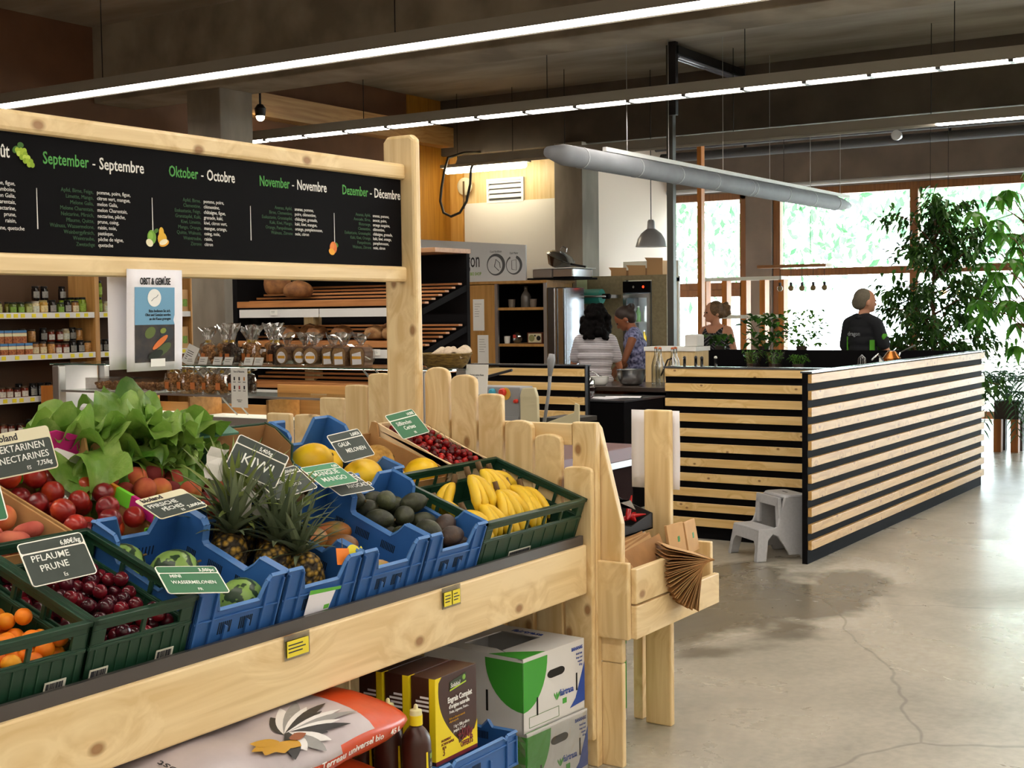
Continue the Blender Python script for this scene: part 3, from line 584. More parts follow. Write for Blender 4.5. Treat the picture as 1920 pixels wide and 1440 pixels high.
# cherries, a few with stems
C1=fruitmat('cherry_skin','#8c0f14','#5a0a10',30,.15); C2=fruitmat('cherry_bright','#b51a16','#8a1014',30,.15)
A=[round_fruit('cherry',C1,.0112,.95,.05,.15,12,8),round_fruit('cherry',C2,.0112,.95,.05,.15,12,8),round_fruit('cherry',mat('cherry_dark','#4a0a10',.15),.0112,.95,.05,.15,12,8)]
cp=pile(430,3.768,3.976,.415,.75,.0112,seed=3,base=.085,top=lambda u,v:.146+.03*(v-.4),tries=10)
scatter(A,cp,'small shiny red cherry heaped in the pale wooden box','cherry','cherries in the wooden box')
cs=round_fruit('cherry',C1,.0112,.95,.05,.15,12,8); MB().tube([(0,0,.009),(.004,0,.022),(.012,.003,.036)],.0009,5).build('stem',STEMM,cs)
random.seed(4)
for k in range(9):
    q=cs if k==0 else dup(cs); u=random.uniform(3.87,3.96); v=random.uniform(.45,.68); q.location=TW(u,v,.152+.03*(v-.4)); q.rotation_euler=(random.uniform(-.6,.3),random.uniform(-.4,.7),random.uniform(0,6)); tag(q,'red cherry with its thin stem still on, at the picket side of the wooden box','cherry','stemmed cherries in the wooden box')
# avocados
def avocado(m):
    b=MB(); b.ball((0,0,0),(.032,.032,.046),16,12,lambda x,y,z:(x*(1-.18*max(0,z)),y*(1-.18*max(0,z)),z+.04*(1-z*z))); o=b.build('avocado',m,smooth=True)
    MB().lathe([(.0045,.046),(.0035,.0495)],8).build('stem_end',STEMM,o); return o
A=[avocado(mat(n,a,.5,c2=b_,scale=40,bump=.35)) for n,a,b_ in (('avocado_green','#3a3d28','#26291c'),('avocado_brown','#47352a','#302521'),('avocado_olive','#45492a','#2e3220'))]
random.seed(11)
for i,p in enumerate(pile(42,3.120,3.392,.01,.38,.0345,seed=15,top=lambda u,v:.118+.05*v)):
    o=A[(1 if p[1]<.12 and random.random()<.7 else random.choice((0,0,2,1)))]; q=o if not o.get('used') else dup(o); o['used']=1
    q.location=TW(*p); q.rotation_euler=(pi/2+random.uniform(-.4,.4),random.uniform(-.5,.5),random.uniform(-1.2,1.2)+pi/3); tag(q,'dark rough-skinned avocado in the blue crate next to the bananas','avocado','avocados in the blue crate')
# mangoes
def mango(m):
    b=MB(); b.ball((0,0,0),(.042,.036,.058),18,12,lambda x,y,z:(x+.18*z*z,y,z)); return b.build('mango',m,smooth=True)
mm=[fruitmat('mango_red','#b4552c','#6a6a2a',9,.35,c3='#a8682c'),fruitmat('mango_green','#8e9a3a','#a86a2a',10,.35),fruitmat('mango_brown','#8f5a2c','#6a4a22',10,.4)]
for u,v,w,m,rt,lb in ((2.905,.265,.066,0,(1.5,.2,1.1),'big red and green mango leaning on the pineapple side of its crate'),(2.985,.215,.052,2,(1.5,.1,.8),'brownish mango in the middle of the mango crate'),(2.965,.055,.045,1,(1.5,.2,1.3),'small green and yellow mango at the front of the mango crate'),(3.05,.30,.048,0,(1.4,.3,.4),'reddish mango deep in the rear corner of the mango crate'),(2.87,.06,.042,2,(1.5,.0,.4),'dull mango behind the low front lip of its crate')):
    o=mango(mm[m]); o.location=TW(u,v,w); o.rotation_euler=rt; tag(o,lb,'mango')
# yellow melons, galia melon
YM=fruitmat('melon_yellow','#efc71c','#e0b012',12,.4); GM=mat('melon_galia','#c79a45',.7,c2='#a87c35',scale=60,bump=.4)
def melon(u,v,w,r,m,lb,rt=(1.2,.3,.5),k=1.2):
    b=MB(); b.ball((0,0,0),(r,r,r*k),22,16); o=b.build('melon',m,smooth=True); o.location=TW(u,v,w); o.rotation_euler=rt; tag(o,lb,'melon'); MB().lathe([(r*.10,r*k*.985),(r*.07,r*k*1.03)],8).build('stem_end',STEMM,o); return o
melon(3.305,.64,.112,.062,YM,'bright yellow melon in the blue crate behind the KIWI sign'); melon(3.405,.50,.105,.060,YM,'bright yellow melon in the blue crate, half hidden by the MANGO sign',(1.4,.2,1.2))
melon(3.27,.50,.066,.058,YM,'yellow melon low in the blue crate behind the mangoes',(1.3,.4,.2)); melon(3.42,.68,.07,.058,YM,'yellow melon against the rear of the blue melon crate')
melon(3.575,.58,.105,.062,GM,'tan netted galia melon below the GALIA MELONEN sign',k=1.0); melon(3.70,.475,.092,.056,YM,'yellow melon at the front of the cardboard tray beside the cherries',(1.4,.3,1.3)); melon(3.565,.475,.062,.055,YM,'yellow melon low in the corner of the cardboard tray',k=1.1)
# small watermelons
def wmel(u,v,w,r,lb):
    m=bpy.data.materials.get('watermelon_skin')
    if not m:
        m=mat('watermelon_skin','#5c7a3a',.35); t=m.node_tree; N=t.nodes.new; L_=t.links.new; tc=N('ShaderNodeTexCoord'); wv=N('ShaderNodeTexWave'); wv.bands_direction='X'; wv.inputs['Scale'].default_value=10; wv.inputs['Distortion'].default_value=7; wv.inputs['Detail Scale'].default_value=3
        r_=N('ShaderNodeValToRGB'); r_.color_ramp.elements[0].color=rgb('#21381f'); r_.color_ramp.elements[1].color=rgb('#7a9a4c'); r_.color_ramp.elements[0].position=.4; r_.color_ramp.elements[1].position=.6
        L_(tc.outputs['Object'],wv.inputs['Vector']); L_(wv.outputs['Color'],r_.inputs[0]); L_(r_.outputs[0],t.nodes['Principled BSDF'].inputs['Base Color'])
    b=MB(); b.ball((0,0,0),(r,r,r*1.06),22,14); o=b.build('watermelon',m,smooth=True); o.location=TW(u,v,w); o.rotation_euler=(1.0,.6,.4); tag(o,lb,'watermelon'); MB().tube([(0,0,r*1.05),(.004,0,r*1.2)],.003,6).build('stem',STEMM,o)
wmel(2.428,.062,.064,.057,'small striped watermelon at the front of its blue crate, beside the price sign'); wmel(2.36,.235,.072,.062,'small striped watermelon behind the green price sign in the blue crate'); wmel(2.27,.33,.066,.058,'small striped watermelon at the back of the blue crate beside the plums')
# kiwis
KW=mat('kiwi_skin','#6b5334',.9,c2='#4f3c26',scale=60,bump=.3); kp=[]
b=MB(); b.ball((0,0,0),(.024,.024,.031),14,10); k0=b.build('kiwi',KW,smooth=True); k0['used']=0
scatter([k0],pile(40,2.84,3.17,.42,.75,.026,seed=21,base=.06,top=lambda u,v:.145),'brown fuzzy kiwi inside the tall dark green box','kiwi','kiwis in the green box')
# pineapples with crowns, some with crumpled paper tags
PS=mat('pineapple_skin','#8a6a26',.6,c2='#2f2616',scale=48,bump=.6)
def _eyes():
    t=PS.node_tree; N=t.nodes.new; L_=t.links.new; tc=N('ShaderNodeTexCoord'); v=N('ShaderNodeTexVoronoi'); v.inputs['Scale'].default_value=62; L_(tc.outputs['Object'],v.inputs['Vector']); r=N('ShaderNodeValToRGB'); e=r.color_ramp.elements; e[0].position=.15; e[0].color=rgb('#b58f35'); e[1].position=.62; e[1].color=rgb('#2a2114'); L_(v.outputs['Distance'],r.inputs[0]); p=t.nodes['Principled BSDF']; L_(r.outputs[0],p.inputs['Base Color']); bp=N('ShaderNodeBump'); bp.invert=True; bp.inputs['Strength'].default_value=.9; bp.inputs['Distance'].default_value=.01; L_(v.outputs['Distance'],bp.inputs['Height']); L_(bp.outputs[0],p.inputs['Normal'])
_eyes()
CRL=leafmat('pineapple_crown_leaf','#68793a','#96a45c',.2,.45); CRD=leafmat('pineapple_crown_dark','#4c583f','#7a8462',.15,.45); TAGP=mat('crumpled_paper','#dcd9d4',.8)
def leafblade(b,o,d,l,w,bend,up=Vector((0,0,1))):
    """pointed channelled leaf from o along d, bending outward"""
    d=Vector(d).normalized(); s=d.cross(up); s=s.normalized() if s.length>.05 else Vector((1,0,0)); nrm=s.cross(d); p=Vector(o); pts=[]; n=5
    for i in range(n+1):
        t=i/n; ww=w*(1-t)**.8*(1.0 if t>.1 else .8); pts.append((p-s*ww+nrm*ww*.35,p.copy(),p+s*ww+nrm*ww*.35)); d=(d-Vector((0,0,1))*bend/n).normalized(); nrm=s.cross(d); p=p+d*l/n
    base=len(b.v); b.add([tuple(q) for tr in pts for q in tr],[(3*i+j,3*i+j+1,3*i+3+j+1,3*i+3+j) for i in range(n) for j in (0,1)])
def pineapple(u,v,w,tilt,az,lb,cm,sc=1.,papertag=None,hang=None,seed=0):
    random.seed(seed); t=thing('pineapple',lb,'pineapple',TW(u,v,w),(TH*.3+tilt*cos(az),tilt*sin(az),random.uniform(0,6)))
    b=MB(); R,H=.05*sc,.115*sc; prof=[]
    n=22; m=12; vs=[];fs=[]
    for j in range(m+1):
        z=H*j/m; rr=R*(1-abs(2*j/m-1)**3.2*.45)
        for k in range(n):
            bump=1+.05*((k+j)%2)*(1 if 0<j<m else 0); a=2*pi*(k+.5*(j%2))/n; vs.append((rr*bump*cos(a),rr*bump*sin(a),z))
    for j in range(m):
        for k in range(n): fs.append((j*n+k,j*n+(k+1)%n,(j+1)*n+(k+1)%n,(j+1)*n+k))
    fs.append(tuple(range(n-1,-1,-1))); fs.append(tuple(m*n+k for k in range(n))); b.add(vs,fs); b.build('fruit_body',PS,t)
    b=MB()
    for k in range(40):
        q=k/40; a=k*2.4; el=rad(18+66*q); l=(.06+.10*sin(pi*min(1,q*.75+.12)))*sc; leafblade(b,(cos(a)*.018*sc*(1-q),sin(a)*.018*sc*(1-q),H+q*.035*sc),(cos(a)*cos(el),sin(a)*cos(el),sin(el)),l*1.22,.0155*sc,.55*(1-q)+.08)
    b.build('crown',cm,t)
    if papertag:
        x,y,z,r_=papertag; random.seed(seed+9); g=MB().grid(lambda a,b_:((a-.5)*.075+random.uniform(-.003,.003),random.uniform(-.008,.008)+.02*(a-.5)**2*8,(b_-.5)*.085+random.uniform(-.003,.003)),4,4)
        p=g.build('paper_tag',TAGP,t,solid=.0008,loc=(x,y,z),rot=r_); MB().box(-.012,-.0085,.012,.004,-.0075,.024).build('tag_print',INK,p)
    return t
pineapple(2.570,.255,.016,.10,.5,'dark-leaved pineapple at the melon side of its blue crate, paper tucked in its crown',CRD,1.0,(.015,-.035,.19,(.4,.2,0)),seed=1)
pineapple(2.675,.325,.016,.05,0,'tallest green-crowned pineapple at the back of the blue crate',CRL,1.12,(-.03,.0,.27,(.1,.3,1.2)),seed=2)
pineapple(2.650,.165,.016,.12,-.3,'pineapple with a crumpled white paper on its dark crown, front middle of the crate',CRD,.98,(.05,-.02,.20,(.3,-.3,.5)),seed=3)
pineapple(2.740,.24,.016,.08,-.8,'green-crowned pineapple beside the mangoes with a large white paper tag',CRL,1.0,(.03,.0,.22,(.2,.1,.3)),seed=4)
pt=pineapple(2.730,.08,.020,.16,.2,'front pineapple with an orange tag and a yellow fruit-shaped tag on strings',CRD,.92,None,seed=5)
q=thing('hang_tag','orange card tag hanging on the front pineapple','tag',TW(2.742,.018,.150),(rad(75),rad(8),rad(-10))); MB().box(-.022,-.022,0,.022,.022,.0015).build('card',mat('tag_orange','#e27a1d',.6),q); MB().tube([(0,.022,.001),(.01,.05,-.01)],.001,5).build('string',STEMM,q)
q=thing('hang_tag','yellow fruit-shaped tag beside the orange tag on the front pineapple','tag',TW(2.782,.02,.158),(rad(75),rad(5),rad(-5))); b=MB(); b.prism([(.022*cos(a)*(1.15 if cos(a)>.7 else 1),.018*sin(a)) for a in [2*pi*k/18 for k in range(18)]],0,.0015,'z'); b.build('card',mat('tag_yellow','#dccb1c',.6),q); MB().prism([(.02,.002),(.034,.012),(.038,.006),(.022,-.006)],0,.0015,'z').build('card_tip',MAT['tag_yellow'],q)
# bananas: bunches of single fruits
BN=fruitmat('banana_skin','#e3bf2a','#d6ac22',8,.45); BT=mat('banana_tip','#4a3520',.8)
def bunch(u,v,w,az,n,spread,lb,sc=1.,seed=0,lay=0):
    """stem at the top; each finger leaves it downward and curves outward. lay tips the whole bunch over"""
    random.seed(seed); t=thing('banana_bunch',lb,'bananas',TW(u,v,w),(lay,0,az))
    for i in range(n):
        a=(i-(n-1)/2)*spread; l=.15*sc*random.uniform(.92,1.06); d=Vector((cos(a),sin(a),0)); p=Vector((0,0,0)); pts=[tuple(p)];rs=[.006*sc]; th=rad(-12-6*(i%2)); m=9
        for k in range(1,m+1):
            s_=k/m; p=p+(d*cos(th)+Vector((0,0,1))*sin(th))*l/m; th-=rad(8.2); pts.append(tuple(p)); rs.append((.006+.0115*min(1,s_*3.6))*(1 if s_<.8 else max(.32,1-(s_-.8)*3.3))*sc)
        f=MB().tube(pts,rs,7).build('banana',BN,t,smooth=True); e=Vector(pts[-1]); dd=(e-Vector(pts[-2])).normalized()
        MB().tube([tuple(e-dd*.002),tuple(e+dd*.006)],[rs[-1]*.95,rs[-1]*.7],6).build('banana_tip',BT,f)
    MB().tube([(-.012*sc,0,.030*sc),(-.006*sc,0,.012*sc),(.004*sc,0,-.004)],[.010*sc,.011*sc,.010*sc],7).build('bunch_stem',mat('banana_stem','#5d4424',.7),t,smooth=True)
    return t
D_=-pi/2
bl=[(3.63,.245,.185,D_-.2,4,.34,0,'banana bunch standing tallest at the avocado side of the middle, dark stem up'),(3.745,.275,.180,D_+.1,6,.30,0,'widest banana bunch at the back, fanned out beside the pickets'),(3.715,.175,.150,D_-.1,5,.34,0,'banana bunch with a dark stem in the very middle of the green crate'),(3.80,.185,.150,D_+.45,5,.28,0,'banana bunch spread towards the picket side of the middle one'),
    (3.585,.155,.125,D_+.2,4,.4,0,'banana bunch with a brown stem near the avocado side'),(3.695,.150,.112,D_,4,.40,0,'small banana bunch behind the front rim of the green crate'),(3.82,.150,.132,D_-.1,4,.28,0,'banana bunch leaning on the front wall of the green crate'),(3.915,.20,.125,D_-.2,3,.35,0,'banana bunch in the picket corner of the crate with a dark stem end')]
for i,(u,v,w,az,n,sp,ly,lb) in enumerate(bl): bunch(u,v,w,az,n,sp,lb,1.0,seed=i,lay=ly)
for u,v,w,az,n,sp,lb in ((3.60,.275,.150,pi+.15,3,.20,'bananas lying lengthwise towards the avocado side of the green crate'),(3.505,.15,.115,D_+.25,3,.32,'short banana bunch low beside the avocado crate'),(3.47,.24,.115,D_+.5,3,.3,'banana bunch half hidden by the crate wall beside the avocados'),(3.86,.30,.150,-.5,2,.2,'two bananas lying across the rear picket corner of the crate')):
    bunch(u,v,w,az,n,sp,lb,.98,seed=int(u*100))
# a fill of hidden lower bananas keeps the upper ones up
# lettuce heads
LT=leafmat('lettuce_leaf','#41701d','#7fa844',.35,.42)
def _veins():
    t=LT.node_tree; N=t.nodes.new; L_=t.links.new; tc=N('ShaderNodeTexCoord'); n=N('ShaderNodeTexNoise'); n.inputs['Scale'].default_value=42; n.inputs['Detail'].default_value=5; L_(tc.outputs['Object'],n.inputs['Vector']); bp=N('ShaderNodeBump'); bp.inputs['Strength'].default_value=.5; bp.inputs['Distance'].default_value=.012; L_(n.outputs[0],bp.inputs['Height']); p=t.nodes['Principled BSDF']; L_(bp.outputs[0],p.inputs['Normal'])
    n2=N('ShaderNodeTexNoise'); n2.inputs['Scale'].default_value=16; n2.inputs['Detail'].default_value=4; L_(tc.outputs['Object'],n2.inputs['Vector']); mx=N('ShaderNodeMix'); mx.data_type='RGBA'; mr=N('ShaderNodeMapRange'); mr.inputs[1].default_value=.42; mr.inputs[2].default_value=.7; mr.inputs[4].default_value=.75; L_(n2.outputs[0],mr.inputs[0]); L_(mr.outputs[0],mx.inputs[0]); r=[x for x in t.nodes if x.type=='VALTORGB'][0]; L_(r.outputs[0],mx.inputs[6]); mx.inputs[7].default_value=rgb('#a9c069'); L_(mx.outputs[2],p.inputs['Base Color'])
_veins()
def lettuce(loc,n,R,lb,seed,rot=0):
    random.seed(seed); t=thing('lettuce',lb,'lettuce',loc,(0,0,rot)); b=MB()
    for k in range(n):
        a=random.uniform(0,2*pi); q=k/n; el=rad(max(-22,84-112*q+random.uniform(-14,14))); l=R*random.uniform(.75,1.2); w=l*random.uniform(.30,.42); ph=random.uniform(0,6); fr=random.uniform(4,7); curl=random.uniform(.7,2.1); tw=random.uniform(-.7,.7); ca,sa=cos(a),sin(a)
        def fn(x,y):
            s=y; e=el-curl*s*s; r=l*s; px=r*cos(el-curl*.45*s*s); pz=r*sin(el-curl*.45*s*s); ww=w*(.15+.98*sin(pi*min(1,s*.72+.10))**.7); side=(x-.5)*2
            ruf=(.024*abs(side)**1.5*sin(fr*2.6*s+ph+side*2.2)+.012*sin(7*s+ph*2+side*3)*s)*(.4+s); cup=.30*ww*side*side
            Y=side*ww*cos(tw*s*1.2); Z=pz+(ruf+cup)*cos(e)+side*ww*sin(tw*s*1.2); X=px-(ruf+cup)*sin(e)
            return (X*ca-Y*sa,X*sa+Y*ca,Z)
        b.grid(fn,12,18)
    R_=Matrix.Rotation(rot,3,'Z')
    def up(v):
        x,y,z=R_@Vector(v)+Vector(loc); zt=.830+(min(y,6.155-y)-2.345)*.3405
        return (v[0],v[1],v[2]+max(0,zt-z))
    b.v=[up(v) for v in b.v]; b.build('leaf_mass',LT,t,smooth=True); return t
lettuce((2.63,3.04,1.20),38,.18,'large leafy lettuce in the middle of the heap on the peaches',1); lettuce((2.48,3.05,1.17),32,.18,'lettuce at the nectarine end of the heap, leaves hanging over the box',2); lettuce((2.79,3.04,1.17),32,.17,'lettuce at the kiwi box end of the heap, pale leaf edges',3); lettuce((2.68,2.95,1.17),22,.14,'lettuce drooping lowest over the fuzzy peaches',4)
# ---------------------------------------------------------------- hand-lettered price signs
SG=mat('slate_green','#2e6b47',.5); SD=mat('slate_dark','#39423d',.55,noise=.12,scale=30); SW=mat('sign_white','#f0eee4',.5); CREAM=mat('sign_cream','#d8d2b4',.6)
def rrect(w,h,r,n=5): 
    P=[]
    for cx,cy,a0 in ((w/2-r,h/2-r,0),(-w/2+r,h/2-r,pi/2),(-w/2+r,-h/2+r,pi),(w/2-r,-h/2+r,1.5*pi)):
        P+=[(cx+r*cos(a0+pi/2*k/n),cy+r*sin(a0+pi/2*k/n)) for k in range(n+1)]
    return P
def price_sign(label,loc,ang,slate,lines,price='',small='',w=.15,h=.107,style='line',price_x=.066):
    t=thing('price_sign',label,'price sign',loc,tuple(rad(a) for a in ang)); 
    MB().prism(rrect(w,h,.009),-.0015,0,'z').build('plate',CREAM if style=='bioland' else SW,t)
    f=MB()
    if style=='bioland':
        f.prism(rrect(w-.006,h*.70,.006),0,.0004,'z'); fo=f.build('slate_field',slate,t,loc=(0,-h*.12,0))
        text('bioland','print',INK,t,(-w*.42,h*.30,.0008),(0,0,0),.024,'LEFT',.9,bold=.0005)
    else:
        T0=f.T; f.T=Matrix.Translation((0,-h*.13,0)); f.prism(rrect(w-.006,h*.70,.005),0,.0004,'z'); f.T=Matrix.Translation((0,h*.365,0)); f.prism(rrect(w-.006,h*.22,.005),0,.0004,'z'); fo=f.build('slate_field',slate,t)
    obs=[]
    for (s,x,y,sz,sx) in lines: obs.append(text(s,'chalk_lettering',CHALK,t,(x*w,y*h,.0010),(0,0,rad(random.uniform(-1.5,1.5))),sz*.86,'LEFT',sx,bold=.0001))
    if price: obs.append(text(price,'chalk_lettering',CHALK,t,(price_x,h*.29 if style!='bioland' else -h*.36,.0010),(0,0,0),.0165,'RIGHT',.8,bold=.0003))
    if small: obs.append(text(small,'chalk_lettering',CHALK,t,(0,-h*.41,.0010),(0,0,0),.014,'LEFT',.8))
    join(obs,'chalk_lettering')
    return t
random.seed(8)
price_sign('dark price sign reading PFLAUME PRUNE standing in the plum crate',(1.909,2.419,1.073),(53.3,-3.8,-12.5),SD,[('PFLAUME',-.38,.03,.026,.95),('PRUNE',-.30,-.21,.026,.95)],'6,80\u20ac/kg','Es')
price_sign('cream and black sign reading NEKTARINEN behind the nectarines',(2.149,2.843,1.265),(71.5,-6.6,-16),SD,[('NEKTARINEN',-.46,.05,.029,.86),('NECTARINES',-.40,-.20,.028,.90)],'7,75/kg','ES',w=.158,h=.113,style='bioland')
price_sign('cream and black sign reading PFIRSICHE P\u00caCHES lying on the peach box',(2.371,2.558,1.127),(21.2,-5.8,-4.7),SD,[('PFIRSICHE',-.44,.0,.028,.8),('P\u00caCHES',-.28,-.24,.027,.8)],'2,80\u20ac/kg','ES',style='bioland',price_x=.072)
price_sign('green price sign for mini watermelons lying on the blue crate',(2.166,2.276,.997),(26,6.6,-20.5),SG,[('MINI',-.34,.06,.020,.8),('WASSERMELONEN',-.36,-.16,.020,.75)],'3,50/pc','FR')
price_sign('dark price sign reading KIWI hanging in the green box',(2.693,2.568,1.201),(58.7,26.6,-48.4),SD,[('KIWI',-.28,-.22,.052,.95)],'5,40/kg','',price_x=.03)
price_sign('dark price sign reading Noix de coco above the pineapples',(2.759,2.526,1.139),(32.9,-6.8,-7.6),SD,[('Noix de',-.34,.0,.028,.85),('coco',-.02,-.22,.028,.9)],'2,50/pi\u00e8ce','ES')
price_sign('bright green price sign reading MANGUE MANGO above the mangoes',(2.970,2.550,1.135),(29.2,-.7,-1.4),mat('slate_bright','#3d8560',.5),[('MANGUE',-.40,.0,.033,.9),('MANGO',-.34,-.27,.033,.95)],'4,60','')
price_sign('dark price sign mostly hidden under the MANGO sign, above the avocados',(3.04,2.547,1.102),(26.7,-.7,-2.8),SD,[('AVOCAT',-.1,-.02,.032,.8),('AVOCADO',-.1,-.25,.03,.8)],'1,90/pc','')
price_sign('dark price sign reading GALIA MELONEN behind the yellow melons',(3.311,2.751,1.181),(51,-4.7,-2.6),SD,[('GALIA',-.36,.02,.026,.85),('MELONEN',-.24,-.22,.025,.9)],'3,60\u20ac/k','')
price_sign('green price sign reading cherries, standing over the wooden cherry box',(3.643,2.777,1.223),(47.1,-5.3,-.9),SG,[('S\u00fc\u00dfkirschen',-.36,.0,.026,.72),('Cerises',-.22,-.2,.027,.85)],'14,90\u20ac','FR')
price_sign('green price sign leaning in front of the large pale peaches',(1.865,2.66,1.185),(60,-4,-20),SG,[('PFIRSICH',-.36,.0,.026,.8)],'','ES')
# ================================================================ goods below the tray
BAGO=mat('bag_orange','#c8481f',.28,noise=.12,scale=9,bump=.25); BAGG=mat('bag_pale','#b9aeb0',.3,noise=.2,scale=6,bump=.2)
def wrap(o,fn):
    for v in o.data.vertices: v.co=fn(v.co.x,v.co.y,v.co.z)
    o.data.update(); return o
def soil_bag(label,loc,hx,hy,hz,rz=0,words=True,seed=1):
    random.seed(seed); t=thing('soil_bag',label,'bag',loc,(0,0,rz))
    def S_(a,th,o=0.):
        k=max(0,1-abs(a)**4.2)**.42; y=hy*cos(th)*(.80+.2*k); z=hz*sin(th)*k
        return (hx*a,y+o*cos(th),z+o*sin(th)+.004*sin(9*a+3*cos(th)))
    nu,nv=40,28; b=MB()
    for j in range(nv):
        for i in range(nu):
            a0,a1=-1+2*i/nu,-1+2*(i+1)/nu; t0,t1=2*pi*j/nv,2*pi*(j+1)/nv
            am=(a0+a1)/2; th=((t0+t1)/2)%(2*pi)
            b.m=1 if am<(.58 if th<pi*.95 else .3) and not (pi*1.0<th<pi*1.24 and am>-.55) and not th>pi*1.35 else 0
            b.add([S_(a0,t0),S_(a1,t0),S_(a1,t1),S_(a0,t1)],[(0,1,2,3)])
    o=b.build('bag_body',[BAGO,BAGG],t,smooth=True)
    bm=bmesh.new(); bm.from_mesh(o.data); bmesh.ops.remove_doubles(bm,verts=bm.verts,dist=.0004); bm.to_mesh(o.data); bm.free()
    for p in o.data.polygons: p.use_smooth=True
    MB().prism([(-.01,-.07),(.035,-.085),(.02,0),(.035,.085),(-.01,.07)],-.003,.003,'z').build('seal',PAPER,t,loc=(hx-.006,0,.0))
    # flower picture on the upper face: pale and dark petals round a yellow heart
    W_=lambda x,y,z=0,o=.0025:S_(x,y,o+z)
    def patch(name,m,poly): 
        bb=MB(); bb.add([W_(a,th) for a,th in poly],[tuple(range(len(poly)))]); bb.build(name,m,t)
    def petal(ac,tc,ang,L_,w_,m,lift):
        bb=MB(); n=7; vs=[]
        for i in range(n+1):
            s=i/n; ww=w_*sin(pi*min(1,s*.9+.08))
            for sd in (-1,1):
                da=L_*s*cos(ang)-sd*ww*sin(ang); dt=(L_*s*sin(ang)+sd*ww*cos(ang))*hx/hy*.55
                vs.append(W_(max(-.97,min(.97,ac+da)),tc+dt,0,.002+lift))
        bb.add(vs,[(2*i,2*i+1,2*i+3,2*i+2) for i in range(n)]); bb.build('flower_print',m,t)
    PW=mat('petal_white','#dcd9d6',.4); PD=mat('petal_dark','#1c1a1a',.4); PYE=mat('petal_yellow','#b98a1e',.45); PG=mat('petal_grey','#8c8a88',.4)
    for k in range(15): petal(.06,pi*.72,rad(-78+k*13),.34+.26*((k*7)%5)/5,.055,(PD,PW,PG,PW,PD)[k%5],.0004*k)
    for k in range(5): petal(-.06,pi*.76,rad(60+k*40),.20,.07,PYE,.007+.0004*k)
    petal(.02,pi*.76,rad(10),.12,.06,mat('flower_heart','#8a4a22',.5),.0095)
    if words:
        o=text('Bio-Universalerde \u00b7 Terreau universel bio    45 L','lettering',WHITE,t,(0,0,0),(0,0,0),.040,'LEFT',.80,bold=.0005); o.data.transform(Matrix.Scale(.92,4,(1,0,0)))
        wrap(o,lambda x,y,z:W_(-.38+x/hx*.80,pi*1.05-y/hz*.62,z,.003)); o.scale=(1,1,1)
        q=MB(); q.add([W_(.18,pi*1.20,0,.002),W_(.56,pi*1.20,0,.002),W_(.56,pi*1.165,0,.002),W_(.18,pi*1.165,0,.002)],[(0,1,2,3)]); q.build('eco_label',mat('label_green2','#7fae3f',.5),t)
        o=text('Terrkompost\nTerreau','lettering',INK,t,(0,0,0),(0,0,0),.034,'LEFT',.8); wrap(o,lambda x,y,z:W_(-.62-y/hx*.8,pi*.95-x/hz*.55,z,.003)); o.scale=(1,1,1)
    return t
soil_bag('orange potting soil bag with 45 L printed on its end, topmost of the stack',(2.36,2.36,.519),.475,.235,.089,rad(2),seed=1)
soil_bag('orange soil bag lying under the topmost bag',(2.36,2.39,.335),.46,.24,.095,rad(1),seed=2)
soil_bag('orange soil bag lying behind the stack, deeper under the tray',(2.15,2.78,.56),.46,.19,.085,rad(-2),words=False,seed=3)
soil_bag('orange soil bag at the bottom of the pile behind the front stack',(2.15,2.80,.375),.46,.2,.09,rad(-2),words=False,seed=4)
